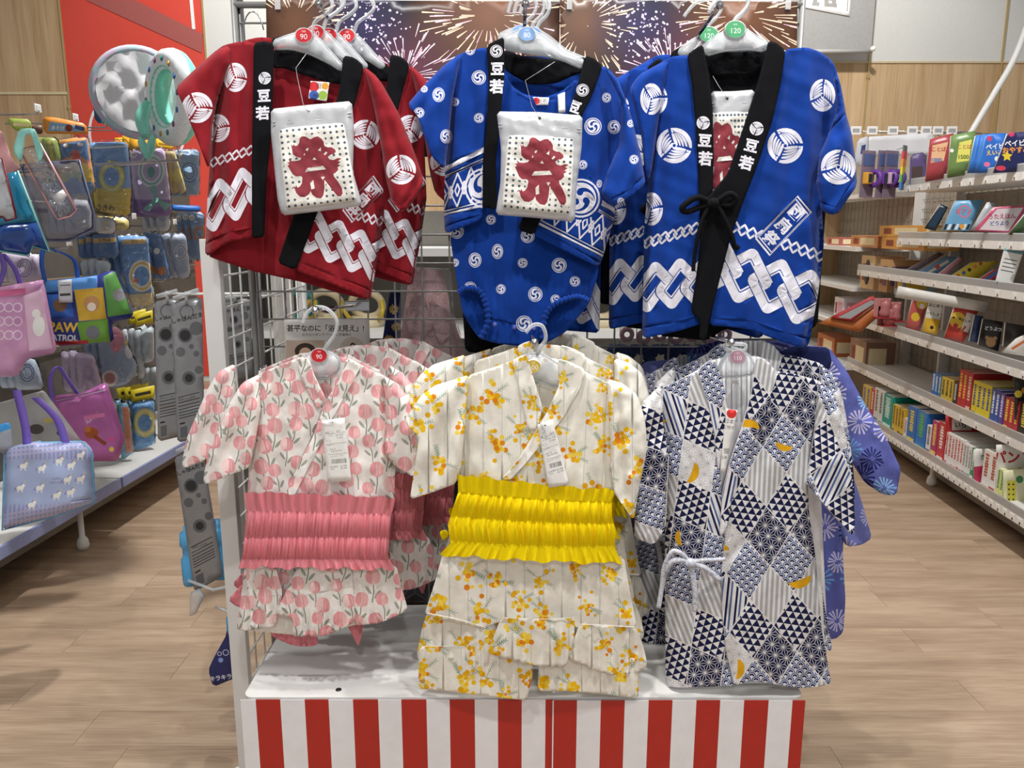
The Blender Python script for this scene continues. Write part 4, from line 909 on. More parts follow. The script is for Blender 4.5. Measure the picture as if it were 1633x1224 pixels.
for pp in ([(250,1112),(320,1095),(400,1110),(411,1160),(380,1166),(330,1163),(270,1138)], [(500,1095),(552,1090),(545,1140),(536,1166),(522,1140)], [(125,1018),(160,980),(185,960),(190,1040),(155,1042)]):
    panel('sash_tail', pink, Z(pp), M_PINK, D=D+.06, depth=Drape(noise=3, nsc=20, seed=9, extra=lambda P: .003*np.sin(P[:, 0]*.8)), step=4)
hang_tag(pink, Z([(421,455),(492,446),(514,645),(439,650)]), D-.018, ('1,990', '2,189'), 4)
q = MB(); q.tube(spline([at(*Z(x, y), D-.02) for x, y in ((400, 452), (425, 462), (457, 462), (440, 450), (415, 440))], 6), .0007, M_THREAD, 4); q.build('tag_loop', pink, True)
panel('neck_label', pink, Z([(413,312),(443,314),(442,328),(414,327)]), M_WHITE, text('90', *Z(428, 320), Z(12), card('333333')), D=D+.025, step=5, th=.001, soft=0)
hanger(D+.012, Z([(360,265),(385,240),(420,232),(450,240),(480,262),(475,300),(440,322),(400,322),(370,300)]), Z([(425,245),(432,225),(460,185),(468,140),(440,105),(405,98),(375,115),(360,150)]), (*Z(412, 250), Z(25), 'C8222E', '90', Z(20)), 'clear plastic hanger with a red size 90 badge holding the tulip outfit')
# ------------------------------------------------------------------ yellow mimosa outfit, size 100
Z = zf(630, 530, .4903); D = 1.488; xc = Z(450, 0)[0]; half = Z(290)
yel = garment('kimono_outfit', D, Z(440, 1180), 'cream kimono outfit printed with yellow mimosa, bright yellow shirred sash, front of the lower row', 'outfit', 'yellow mimosa outfits')
gY = Drape(fold(Z, [(240, 150, 215, 480, 22, 7), (280, 140, 250, 470, 20, -5), (680, 160, 690, 480, 22, 7), (640, 150, 660, 480, 16, -6), (480, 300, 380, 470, 16, 4), (330, 200, 320, 460, 24, 3), (600, 200, 610, 480, 14, 4)]), xc=xc, half=half, curve=.03, noise=3, nsc=60, seed=71)
ob = Z([(385,90),(440,80),(520,85),(575,100),(630,135),(715,175),(712,400),(716,530),(205,500),(215,400),(232,160),(320,115)])
panel('back_panel', yel, ob, M_YW, mimosas(ob, 3), D=D+.035, depth=Drape(noise=3, nsc=50, seed=5), step=9, soft=0)
p1 = Z([(380,92),(400,120),(440,290),(500,310),(490,400),(440,500),(205,485),(213,440),(225,300),(236,140),(320,114)])
panel('front_panel', yel, p1, M_YW, mimosas(p1, 31), D=D, depth=gY)
p2 = Z([(575,100),(630,134),(715,175),(705,440),(716,530),(345,490),(380,450),(440,380),(485,300),(540,180)])
panel('front_panel', yel, p2, M_YW, mimosas(p2, 32, slant=-.05), D=D, depth=gY, lay=-.004)
p3 = Z([(380,92),(405,78),(428,72),(460,180),(480,245),(462,315),(432,318),(415,240)])
panel('collar', yel, p3, M_YW, mimosas(p3, 33, 46, 22), D=D, depth=gY, lay=-.003, th=.004)
p3 = Z([(528,85),(570,96),(622,122),(600,190),(545,280),(470,370),(380,480),(345,478),(400,415),(462,315),(500,250),(535,170)])
panel('collar', yel, p3, M_YW, mimosas(p3, 34, 50, 22)+stroke(Z([(622,122),(545,280),(380,480)]), .6, card('CFCabc'.upper())), D=D, depth=gY, lay=-.009, th=.004)
sl = Drape(fold(Z, [(230, 170, 120, 480, 22, 8), (160, 180, 90, 420, 22, -8), (220, 300, 180, 480, 14, -5)]), noise=4, nsc=60, seed=73)
p3 = Z([(240,138),(130,172),(85,205),(28,288),(78,340),(62,450),(48,543),(120,520),(200,490),(215,440),(230,280)])
panel('sleeve', yel, p3, M_YW, mimosas(p3, 35), D=D+.008, depth=sl, tube=.022, openv=(3, 4, 5, 6, 7), R=18)
sl = Drape(fold(Z, [(720, 190, 740, 540, 14, 8), (745, 200, 770, 560, 12, -6), (700, 200, 712, 480, 12, -5)]), noise=4, nsc=50, seed=74)
p3 = Z([(690,150),(740,165),(790,205),(812,280),(818,330),(818,390),(795,500),(776,612),(742,565),(712,520),(702,420)])
panel('sleeve', yel, p3, M_YW, mimosas(p3, 36), D=D+.012, depth=sl, tube=.018, openv=(7, 8, 9), R=14)
belt('sash', yel, M_YEL, Z([(204,460),(205,520),(190,565),(172,625),(180,685),(146,722)]), Z([(717,512),(704,552),(706,600),(716,640),(716,700),(740,750)]), (.2, .5, .78), D-.014, xc, half, (0, 3), seed=6, sag=3, nu=260, nv=80)
gS = Drape(noise=3, nsc=50, seed=76, xc=xc, half=Z(330), curve=.03, extra=pleat(Z(0, 930)[1], Z(0, 1080)[1], .32, .007))
gT = Drape(fold(Z, [(290, 740, 280, 960, 18, 6), (560, 740, 560, 960, 16, 5), (200, 740, 150, 930, 20, -5), (680, 760, 740, 950, 20, -5)]), noise=3, nsc=60, seed=77, xc=xc, half=Z(330), curve=.016)
for nm, lay, pp, g_ in (('shorts_leg', .012, [(80,1020),(300,1020),(452,1040),(448,1110),(428,1196),(300,1182),(75,1156)], gT), ('shorts_leg', .012, [(468,1040),(790,1060),(792,1191),(690,1176),(560,1165),(464,1166)], gT),
    ('skirt_panel', .004, [(160,700),(745,730),(765,850),(788,960),(580,958),(340,940),(290,962),(95,918),(130,810)], gT),
    ('skirt_ruffle', .008, [(104,912),(212,934),(330,948),(325,1010),(300,1082),(210,1060),(75,1069),(72,1040),(88,960)], gS), ('skirt_ruffle', 0, [(600,948),(690,952),(784,958),(808,1020),(822,1084),(790,1106),(690,1111),(620,1085),(558,1055),(585,990)], gS), ('skirt_ruffle', -.004, [(345,926),(470,932),(585,926),(582,1000),(560,1080),(540,1088),(460,1084),(400,1070),(330,1050),(300,1042),(320,990)], gS)):
    pz = Z(pp); panel(nm, yel, pz, M_YW, mimosas(pz, int(40+lay*1000+pp[0][0])), D=D, depth=g_, lay=lay)
for pth in ([(104,912),(212,934),(296,960)], [(345,926),(470,932),(585,926)], [(600,948),(690,952),(784,958)]):
    q = MB(); q.tube(spline([at(*Z(x, y), D-.004) for x, y in pth], 8), .0008, M_YW, 5); q.build('seam', yel, True)
hang_tag(yel, Z([(463,300),(512,282),(566,492),(500,506)]), D-.024, ('1,990', '2,189'), 9)
q = MB(); q.tube(spline([at(*Z(x, y), D-.028) for x, y in ((472, 292), (480, 300), (486, 318), (480, 322))], 6), .0025, M_HANG, 6); q.build('tag_loop', yel, True)
panel('sash_tail', yel, Z([(143,648),(165,640),(178,660),(155,680)]), M_YEL, D=D+.04, step=5)
hanger(D+.014, Z([(405,92),(430,70),(475,66),(520,95),(560,120),(585,150),(560,172),(520,178),(470,158),(430,150)]), Z([(462,70),(470,50),(490,20),(480,-20),(450,-25),(425,0)]), (*Z(449, 110), Z(24), 'D2B53A', '100', Z(24)), 'white plastic hanger with a gold size 100 badge holding the mimosa outfit')
# ------------------------------------------------------------------ navy patchwork jinbei, size 110
Z = zf(1000, 530, .4739); D = 1.525; xc = Z(400, 0)[0]; half = Z(310); K = .4739
NV, BL, GY, MW, MOON = cloth('print_navy', '1B2148'), cloth('print_blue', '53699F'), cloth('print_grey', 'AEB0B3'), cloth('patch_white', 'E6E4E6', bump=.5), cloth('print_gold', 'E0A81E')
def hatch(kind, c, R, cid, ang):
    o = []; cx, cy = c
    if kind == 'T':
        s = 12.5; n = int(R/s)+2
        for j in range(-n, n+1):
            for i in range(-n, n+1):
                x, y = (i+(j % 2)*.5)*s, j*s*.8; o.append(([(x, y-s*.46), (x+s*.54, y+s*.40), (x-s*.54, y+s*.40)], NV, cid))
    elif kind == 'S':
        s = 15.; n = int(R/s)+2
        for j in range(-2*n, 2*n+1):
            for i in range(-n, n+1):
                x, y = (i+(j % 2)*.5)*s, j*s*.42
                o += disc(x, y, s*.52, MW, n=14, clip=cid)+ring(0, 0, s*.4, s*.49, BL, n=9, a0=-PI, a1=0, clip=cid) if False else []
                o += [([(x+s*.5*math.cos(a), y-s*.5*math.sin(a)) for a in np.linspace(0, PI, 9)], MW, cid)]
                for r0, r1, mm in ((.345, .475, BL), (.11, .285, NV)):
                    q = [(x+s*r1*math.cos(a), y-s*r1*math.sin(a)) for a in np.linspace(.15, PI-.15, 8)]+[(x+s*r0*math.cos(a), y-s*r0*math.sin(a)) for a in np.linspace(PI-.15, .15, 8)]
                    o.append((q, mm, cid))
    elif kind in 'AW':
        s = 18.; n = int(R/s)+2; m = MW if kind == 'A' else GY; w = .72 if kind == 'A' else .6
        o.append(([(-R*2, -R*2), (R*2, -R*2), (R*2, R*2), (-R*2, R*2)], NV if kind == 'A' else MW, cid))
        for j in range(-n, n+1):
            for i in range(-n, n+1):
                x, y = (i+(j % 2)*.5)*s, j*s*.866
                if math.hypot(x, y) > R*1.1: continue
                for k in range(6):
                    a = k*PI/3; p = (x+s*.577*math.cos(a+PI/6), y+s*.577*math.sin(a+PI/6)); e = (x+s*math.cos(a), y+s*math.sin(a))
                    o += stroke([(x, y), p], w, m, clip=cid)
                    if k < 3: o += stroke([(x, y), e], w, m, clip=cid)
                if kind == 'A': o += disc(x, y, 1.7, m, n=7, clip=cid)
    else:
        s = 8. if kind == 'G' else 15.; n = int(R/s)+2
        for i in range(-n, n+1):
            if kind == 'G': o.append(([(i*s-s*.26, -R), (i*s+s*.26, -R), (i*s+s*.26, R), (i*s-s*.26, R)], GY, cid))
            else:
                o.append(([(i*s-3.6, -R), (i*s, -R), (i*s, R), (i*s-3.6, R)], NV, cid)); o.append(([(i*s+3, -R), (i*s+6, -R), (i*s+6, R), (i*s+3, R)], BL, cid))
    return xf(o, cx, cy, 1., ang)
def patchwork(poly, dx=0., dy=0., rot=0., shift=0, scale=1.):
    """slanted squares, each filled with its own traditional pattern"""
    A = np.array(poly, float); lo, hi = A.min(0), A.max(0); o = []
    e1 = np.array((-68, 112))*K*scale; e2 = np.array((80, 88))*K*scale
    ca, sa = math.cos(rot), math.sin(rot); Rm = np.array([[ca, -sa], [sa, ca]]); e1 = Rm@e1; e2 = Rm@e2
    c0 = np.array(Z(475, 685))+np.array((dx, dy)); inv = np.linalg.inv(np.c_[e1, e2])
    cs = [inv@(np.array(p)-c0) for p in ((lo[0], lo[1]), (hi[0], lo[1]), (lo[0], hi[1]), (hi[0], hi[1]))]
    i0, i1 = int(min(c[0] for c in cs))-1, int(max(c[0] for c in cs))+2; j0, j1 = int(min(c[1] for c in cs))-1, int(max(c[1] for c in cs))+2
    R = np.hypot(*(e1+e2))*.62; late = []
    for i in range(i0, i1):
        for j in range(j0, j1):
            c = c0+e1*i+e2*j
            if c[0] < lo[0]-R or c[0] > hi[0]+R or c[1] < lo[1]-R or c[1] > hi[1]+R: continue
            d = (i-j+shift) % 6; ev = i % 2 == 0
            kind = {0: 'A' if ev else 'G', 5: 'S' if ev else 'T', 1: 'S' if not ev else 'T', 2: 'B' if ev else 'W', 3: 'T' if ev else 'S', 4: 'G' if ev else 'A'}[d]
            q = [tuple(c+e1*a*.5+e2*b*.5) for a, b in ((1, 1), (-1, 1), (-1, -1), (1, -1))]; cid = '%d_%d' % (i, j)
            o.append((q, MW, ('patch', cid)))
            for h in hatch(kind, c, R, cid, rot+{'T': .15, 'S': .1, 'A': .25, 'W': .25, 'G': .05, 'B': .1}[kind]):
                m0 = np.mean(h[0], 0); ab = np.abs(np.linalg.inv(np.c_[e1, e2])@(m0-c)); ex = np.ptp(np.array(h[0]), 0).max()
                if ab.max() < .5+.6*ex/90. or ex > 40: o.append(h)
            late += stroke([q[0], q[1]], 1.6, MW)+stroke([q[1], q[2]], 1.6, MW)
    return o+late
def moon(x, y, s, a):
    o = [(s*math.cos(t), s*.8*math.sin(t)) for t in np.linspace(.1, PI-.1, 12)]+[(s*.9*math.cos(t), s*.10*math.sin(t)-.0) for t in np.linspace(PI-.1, .1, 10)]
    return xf([(o, MOON, None)], *Z(x, y), K, a)
nav = garment('jinbei_jacket', D, Z(400, 1180), 'navy and white patchwork jinbei jacket with gold moons, tied at one side', group='patchwork jinbei jackets')
gN = Drape(fold(Z, [(130, 300, 150, 1180, 26, 8), (190, 240, 180, 1190, 22, -7), (240, 560, 230, 1190, 20, 6), (330, 760, 345, 1180, 14, 9), (620, 330, 640, 1180, 24, 8), (560, 400, 590, 1190, 24, -6), (500, 160, 520, 500, 26, -4), (430, 760, 420, 1190, 24, -5), (300, 770, 220, 900, 20, 6), (340, 760, 480, 640, 20, 4), (150, 420, 140, 760, 16, -6)]), xc=xc, half=half, curve=.035, noise=3, nsc=60, seed=81)
ob = Z([(280,95),(340,80),(440,80),(505,130),(650,165),(640,500),(670,1150),(560,1150),(350,1150),(140,1150),(130,500),(120,190),(240,125)])
st = sum([stroke([(x, Z(0, 60)[1]), (x, Z(0, 300)[1])], 3.6, GY) for x in np.arange(Z(250, 0)[0], Z(520, 0)[0], 8.)], [])
panel('back_panel', nav, ob, MW, st, D=D+.05, depth=Drape(noise=3, nsc=50, seed=5), step=10, soft=0)
p1 = Z([(245,128),(285,200),(320,340),(312,470),(330,640),(335,760),(345,950),(362,1186),(190,1195),(130,1190),(128,900),(128,700),(132,560),(128,420),(105,290),(118,186)])
mo = patchwork(p1, dx=-18, dy=-6, rot=-.42, shift=1)+moon(213, 470, 36, -1.2)+moon(182, 690, 26, 1.4)+moon(118, 790, 30, 1.2)+moon(108, 292, 24, 0)
panel('front_panel', nav, p1, MW, mo, D=D, depth=gN, step=5, recede=(Z([(105,290),(128,700),(130,1190)]), .03, 5))
p2 = Z([(505,132),(560,138),(650,163),(655,230),(640,330),(608,510),(612,600),(635,760),(655,1000),(688,1182),(640,1192),(580,1196),(420,1170),(362,1188),(334,1080),(320,940),(318,800),(335,640),(350,440),(400,310),(470,200)])
mo = patchwork(p2)+moon(580, 828, 40, -.35)+moon(530, 375, 30, .3)+moon(408, 322, 38, PI+.1)+moon(310, 740, 36, PI-.2)+moon(612, 590, 34, -1.6)+moon(368, 1132, 34, -1.5)
panel('front_panel', nav, p2, MW, mo, D=D, depth=gN, lay=-.005, step=5, recede=(Z([(640,330),(612,600),(655,1000),(688,1182)]), .025, 5))
p3 = Z([(238,130),(262,105),(292,88),(318,150),(345,262),(322,380),(308,470),(292,330),(268,220)])
panel('collar', nav, p3, MW, patchwork(p3, dx=10, dy=20, rot=-.3, shift=1), D=D, depth=gN, lay=-.003, step=5, th=.004)
p3 = Z([(436,80),(470,92),(508,138),(485,220),(455,310),(400,410),(360,520),(338,660),(312,690),(322,540),(345,440),(390,310),(420,200)])
panel('collar', nav, p3, MW, patchwork(p3, dx=-8, dy=12, rot=.1)+moon(408, 322, 38, PI+.1)+stroke(Z([(508,138),(455,310),(360,520),(330,690)]), 1., NV), D=D, depth=gN, lay=-.011, step=5, th=.004)
sl = Drape(fold(Z, [(100, 200, 60, 660, 20, 7), (70, 260, 40, 600, 16, -7), (120, 240, 120, 640, 12, -6)]), noise=4, nsc=50, seed=83)
p3 = Z([(122,172),(92,196),(55,232),(38,275),(62,360),(38,460),(30,545),(24,690),(92,715),(130,655),(136,540),(142,430),(120,300)])
panel('sleeve', nav, p3, MW, patchwork(p3, dx=-30, dy=8, rot=-.5, shift=2)+moon(136, 520, 24, -1.4), D=D+.008, depth=sl, tube=.02, openv=(7, 8), R=16, step=5)
sl = Drape(fold(Z, [(670, 200, 740, 640, 18, 6), (700, 260, 700, 600, 16, -6), (650, 260, 640, 520, 14, 5)]), noise=4, nsc=50, seed=84)
p3 = Z([(645,163),(695,205),(722,280),(738,360),(750,440),(762,540),(768,625),(762,686),(700,620),(625,532),(602,508),(630,340)])
panel('sleeve', nav, p3, MW, patchwork(p3, dx=6, dy=-14, rot=.35, shift=4), D=D+.004, depth=sl, tube=.02, openv=(6, 7, 8), R=16, step=5)
q = MB(); TW = cloth('tie_print', '9FA6BC', col2='E8E8EC', nscale=220.)
def ties(pts, w=.005): q.tube(spline([at(*Z(x, y), D-.016-.006*math.sin(i*1.1)) for i, (x, y) in enumerate(pts)], 6), w, TW, 7)
ties([(212,772),(180,742),(150,738),(125,790),(118,850),(106,925)]); ties([(212,772),(180,765),(150,770),(132,800)], .006); ties([(215,776),(260,790),(312,832)], .006); ties([(220,768),(270,765),(330,762)], .004); ties([(214,780),(228,860),(228,935)], .006)
q.build('tie', nav, True); q = MB(); q.lathe([(0, -.012), (.008, -.007), (.010, 0), (.008, .007), (0, .012)], TW, 12, Matrix.Translation(at(*Z(214, 774), D-.022)) @ Matrix.Rotation(PI/2, 4, 'Y')); q.build('knot', nav, True)
RD = card('D8332F')
panel('hang_tag', nav, Z([(334,256),(372,262),(352,350),(330,470),(314,468),(322,380)]), card('F3F2F0'), disc(*Z(352, 272), Z(17), RD, n=12)+text('日本製', *Z(352, 300), Z(17), card('333333'), 8)+text('生地使用', *Z(350, 320), Z(15), card('333333'), 8)+sum([stroke([Z(326, 390+k*3), Z(346, 392+k*3)], .6, card('333333')) for k in range(6)], [])+text('品番', *Z(326, 420), Z(12), card('333333')), D=D-.004, step=6, th=.0012, soft=0)
panel('neck_label', nav, Z([(348,158),(376,158),(375,173),(348,173)]), M_WHITE, text('110', *Z(362, 166), Z(12), card('333333')), D=D+.03, step=5, th=.001, soft=0)
hanger(D+.016, Z([(300,130),(320,90),(345,62),(380,60),(410,75),(430,110),(425,140),(370,150),(310,150)]), Z([(360,62),(335,55),(332,40),(395,40),(392,60),(350,50)]), (*Z(372, 82), Z(26), 'B98FA2', '110', Z(20)), 'clear plastic hanger with a mauve size 110 badge holding the patchwork jacket')
ORD = ['first', 'second', 'third', 'fourth', 'fifth', 'sixth', 'seventh', 'eighth', 'ninth', 'tenth', 'eleventh', 'twelfth', 'thirteenth', 'fourteenth', 'fifteenth', 'sixteenth', 'seventeenth', 'eighteenth', 'nineteenth', 'twentieth']
# ================================================================== GARMENTS HANGING BEHIND THE FRONT ONES
def behind(src, dx, dy, dz, label, rz=0.):
    c = copy_tree(src); c.location = Vector(src.location)+Vector((dx, dy, dz)); c['label'] = label; c.rotation_euler.z = rz
    c['group'] = src.get('group', '') or 'garments behind'; return c
behind(red, .075, .10, .022, 'second red festival jacket showing at the right side of the front one')
behind(red, -.02, .19, .050, 'rearmost red festival jacket, only its edges showing past the other two')
behind(hap, -.010, .115, .016, 'second small blue jacket peeking out above the sleeves of the front one')
behind(big, -.055, .13, .002, 'second large blue festival jacket showing left of the front tied one')
behind(big, .012, .24, .050, 'rearmost large blue festival jacket behind the tied one, right sleeve edge showing')
pk2 = behind(pink, -.022, .09, -.006, 'second tulip outfit with its sleeve showing left of the front one')
behind(pink, .052, .17, -.004, 'third tulip outfit with sash and skirt showing right of the front one')
behind(pink, .115, .25, .0, 'rearmost tulip outfit, its skirt edge showing between pink and yellow outfits')
yl2 = behind(yel, .010, .10, .012, 'second mimosa outfit whose collar stands above the front one')
behind(yel, .04, .20, .022, 'rearmost mimosa outfit showing as a collar behind the size 100 hanger')
behind(nav, .045, .11, .016, 'second patchwork jinbei jacket with its sleeve showing right of the front one')
behind(nav, -.03, .21, -.03, 'rearmost patchwork jinbei jacket showing left beside the mimosa outfit')
for i, (dx, dy, dz) in enumerate(((.016, .03, .012), (.034, .06, .014), (.062, .1, .022), (-.02, .19, .05))):
    h = behind(h1, dx, dy, dz, ['clear hanger directly behind the front red jacket hanger', 'clear hanger third from the front in the red jacket stack', 'clear hanger standing furthest right in the red jacket stack', 'clear hanger at the very back of the red jacket stack'][i]); h['group'] = 'clear hangers behind the red jacket'
for i, (dx, dy, dz) in enumerate(((.012, .05, .012), (-.012, .115, .03))):
    h = behind(h2, dx, dy, dz, ['clear hanger directly behind the pale blue size 80 hanger', 'rearmost clear hanger behind the pale blue size 80 hanger'][i]); h['group'] = 'clear hangers behind the blue romper'
for i, (dx, dy, dz) in enumerate(((.012, .05, .008), (-.02, .13, .02))):
    h = behind(h3, dx, dy, dz, ['clear hanger directly behind the green size 120 hanger', 'rearmost clear hanger behind the green size 120 hanger'][i]); h['group'] = 'clear hangers behind the large blue jacket'
def spread(e, dl, dr, dz):
    sl = sorted([c for c in e.children if c.name.startswith('sleeve')], key=lambda c: c.data.vertices[0].co.x)
    sl[0].location.x -= dl; sl[0].location.z += dz; sl[1].location.x += dr; sl[1].location.z += dz
spread(pk2, .058, .02, .012); spread(yl2, .022, .015, .012)
LBL, LWH, LNV, LMID = cloth('spark_blue', '8FC0E6'), cloth('spark_lilac', 'C9C3E4'), cloth('spark_navy', '20255C'), cloth('spark_mid', '6FA3DC')
def spark(x, y, s, m, r):
    o = []
    for k in range(16):
        a = k*PI/8+r.uniform(-.08, .08); b0, b1 = s*r.uniform(.15, .3), s*r.uniform(.8, 1.05)
        o += stroke([(b0*math.cos(a), b0*math.sin(a)), (b1*math.cos(a), b1*math.sin(a))], s*.06, m, w2=s*.15)
    return xf(o, x, y)
def sparks(poly, seed, d=52., s=21.):
    r = random.Random(seed); return sum([spark(x, y, s*r.uniform(.8, 1.2), r.choice([LBL, LWH, LNV, LMID, LWH]), r) for x, y in scatter(poly, d, seed)], [])
M_PERI = cloth('periwinkle', '6067AE', bump=.6, bscale=900); M_NAVYC = cloth('deep_navy', '232A55')
Z = zf(1000, 530, .4739)
def yukata(D, polys, label, m, seed, sp=True):
    e = garment('kimono', D, Z(680, 1000), label, 'kimono', 'kimono with firework print')
    for nm, pp, lay, op in polys:
        pz = Z(pp); panel(nm, e, pz, m, sparks(pz, seed+len(pp)) if sp else [], D=D, depth=Drape(noise=6, nsc=60, seed=seed, extra=lambda P: .004*np.sin(P[:, 0]*.12)), lay=lay, tube=.012 if op else 0, openv=op or (), R=14, step=7)
    return e
yukata(1.74, [('back_panel', [(200,60),(330,20),(520,30),(640,60),(700,300),(735,900),(728,1008),(700,1032),(640,1030),(420,1020),(300,700)], .02, None), ('sleeve', [(560,40),(680,50),(740,130),(800,240),(868,345),(922,460),(906,548),(860,545),(800,505),(745,420),(700,300),(640,180)], 0, (4, 5, 6)), ('collar', [(330,60),(420,30),(500,40),(560,60),(640,120),(560,130),(450,110)], -.004, None)], 'periwinkle blue kimono with firework print hanging behind the patchwork jackets', M_PERI, 5)
yukata(1.81, [('back_panel', [(100,120),(300,60),(560,60),(690,200),(740,500),(720,850),(500,860),(300,800),(150,500)], .02, None), ('sleeve', [(640,260),(720,380),(760,480),(800,600),(824,692),(790,714),(738,722),(700,640),(660,500)], 0, (4, 5)), ('sleeve', [(38,145),(60,98),(160,90),(225,108),(230,160),(150,165),(60,160)], 0, (6, 0))], 'lighter blue firework kimono hanging furthest behind at the right end', cloth('pale_periwinkle', '7A82C8'), 9)
yukata(1.70, [('collar', [(480,140),(500,70),(560,45),(680,50),(690,110),(660,150),(560,145)], 0, None), ('collar', [(200,130),(230,80),(330,50),(360,80),(300,110),(240,150)], 0, None)], 'folded deep navy collars showing above the size 110 hanger', M_NAVYC, 3, False)
def simple(name, D, pts, m, label, cat, mo=(), step=8, group=None, part='cloth_panel', k=0., x0=0., noise=5, seed=2, tube=0., openv=()):
    e = empty(name, at(*pts[0], D, k, x0), label, cat, group); panel(part, e, pts, m, mo, D=D, depth=Drape(noise=noise, nsc=45, seed=seed), step=step, k=k, x0=x0, tube=tube, openv=openv, R=10); return e
z1 = zf(400, 400, 1/2.474)
bj = simple('festival_jacket', 1.84, [(775,140),(900,150),(962,230),(960,340),(956,531),(880,525),(790,470)], M_BLUE, 'blue festival jacket behind the romper, its link print showing at lower right', 'jacket', chain((905, 470), (30, 10), (45, -30), (24, 50), 15, 3, bg=M_BLUE), group='large blue festival jackets')
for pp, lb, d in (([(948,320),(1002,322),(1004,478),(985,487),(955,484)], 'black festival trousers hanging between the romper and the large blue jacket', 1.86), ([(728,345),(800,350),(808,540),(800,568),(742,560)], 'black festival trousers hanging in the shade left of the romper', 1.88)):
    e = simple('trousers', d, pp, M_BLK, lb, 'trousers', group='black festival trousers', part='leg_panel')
# hooks carrying the hangers
hk = None
for i, (px, py, D0) in enumerate(((508, 6, 1.56), (838, 6, 1.565), (1148, 8, 1.575), (503, 494, 1.52), (852, 545, 1.47), (1166, 545, 1.5))):
    p = at(px, py, D0); e = empty('display_hook', p, ['chrome hook rod holding the red jackets', 'chrome hook rod holding the small blue jackets', 'chrome hook rod holding the large blue jackets', 'chrome hook rod holding the tulip outfits', 'chrome hook rod holding the mimosa outfits', 'chrome hook rod holding the patchwork jackets'][i], 'hook', 'hook rods on the wire grid')
    q = MB(); q.tube([(p.x, D0, p.z), (p.x, DB-.02, p.z-.03), (p.x, DB-.006, p.z-.03)], .0036, M_CHROME, 8); q.build('rod', e, True)
    q = MB(); q.lathe([(0, -.008), (.006, -.005), (.008, 0), (.006, .005), (0, .008)], M_CHROME, 12, Matrix.Translation((p.x, D0, p.z)) @ Matrix.Rotation(PI/2, 4, 'X')); q.build('end_cap', e, True)
    q = MB(); q.box((p.x-.03, DB-.014, p.z-.045), (p.x+.03, DB-.005, p.z-.02), M_CHROME, bev=.002); q.build('bracket', e, True)
# paper sign on the grid
SK, HR = card('E9C6AA'), card('3A2A22')
mo = text('甚平なのに「浴衣見え」!', *z1(295, 305), 11.2, card('2A2422'), 0, .02, sx=.98)+text('大きなリボンで アートに写真映え', *z1(300, 330), 5.2, card('4A4442'), 0, .01)
mo += [([z1(138, 352), z1(290, 352), z1(290, 440), z1(138, 440)], card('CDB9A8'), None)]+disc(*z1(215, 395), 17, HR, ry=13)+disc(*z1(215, 405), 10, SK)+disc(*z1(400, 388), 20, card('DDD3C6'))+disc(*z1(402, 372), 4.2, HR)+disc(*z1(402, 376), 3, SK)+disc(*z1(402, 398), 8, card('E8C33A'), ry=9)+stroke([z1(385, 388), z1(420, 385)], 3, SK)
e = empty('paper_sign', at(523, 590, 1.9), 'white paper sign with Japanese headline fixed to the wire grid', 'sign')
panel('sheet', e, [z1(133, 270), z1(466, 268), z1(472, 500), z1(140, 505)], M_WHITE, mo, D=1.90, depth=Drape(noise=1, nsc=90), step=10, soft=0)
# goods seen through the grid
AS = cloth('asanoha_line', 'E4C3C3')
def asanoha(poly, s, m, w=.9):
    lo = np.array(poly).min(0); hi = np.array(poly).max(0); o = []; j = 0; y = lo[1]
    while y < hi[1]+s:
        x = lo[0]+(s*.5 if j % 2 else 0)
        while x < hi[0]+s:
            for k in range(6):
                a = k*PI/3; o += stroke([(x, y), (x+s*.577*math.cos(a+PI/6), y+s*.577*math.sin(a+PI/6))], w, m)
                if k < 3: o += stroke([(x, y), (x+s*math.cos(a), y+s*math.sin(a))], w, m)
            x += s
        y += s*.866; j += 1
    return o
M_ASP = cloth('asanoha_pink', 'CFA3A5'); M_ASG = cloth('asanoha_grey', '4A4A50')
pz = [z1(*p) for p in ((650,60),(760,80),(790,240),(830,350),(865,470),(720,490),(595,482),(590,330),(620,130))]
e = simple('child_dress', 2.04, pz, M_ASP, 'dusty pink star patterned dress in a clear bag behind the grid', 'dress', asanoha(pz, 24, AS), part='dress_panel')
for pp in ([(640,130),(690,190),(720,300),(650,370),(612,290)], [(700,190),(790,240),(790,330),(745,370),(715,290)]): panel('bow', e, [z1(*p) for p in pp], M_ASP, asanoha([z1(*p) for p in pp], 22, AS), D=2.02, depth=Drape(noise=8, nsc=18, seed=4), step=5)
panel('clear_bag', e, [z1(*p) for p in ((600,60),(790,70),(800,240),(880,490),(580,500),(575,330))], film('bag_film', op=.06), D=2.0, depth=Drape(noise=6, nsc=25, seed=8), step=7)
pz = [z1(*p) for p in ((550,155),(592,158),(592,350),(585,425),(540,428),(518,360))]
simple('child_dress', 2.06, pz, M_NAVYC, 'navy dress with yellow firework print behind the grid', 'dress', sum([spark(x, y, 8, YL2, random.Random(3)) for x, y in (z1(565, 230), z1(545, 350), z1(575, 300))], []), part='dress_panel')
for i, (a, b_) in enumerate(((400, 560), (570, 770), (780, 960), (960, 1120))):
    pz = [(a, 610), (b_, 600), (b_+8, 962), (a+6, 966)]; simple('child_dress', 2.05+.02*(i % 2), pz, M_ASG, ['charcoal star patterned cloth behind the tulip outfits', 'charcoal star patterned cloth between the pink and yellow outfits', 'charcoal star patterned cloth behind the mimosa outfits', 'charcoal star patterned cloth behind the patchwork jackets'][i], 'dress', asanoha(pz, 46, cloth('asanoha_grey_line', '77777C'), 1.1), part='dress_panel', step=14)
sb = empty('back_shelf', (.3, 3.3, 0), 'pale shelf of baby goods seen far behind the wire grid', 'shelf')
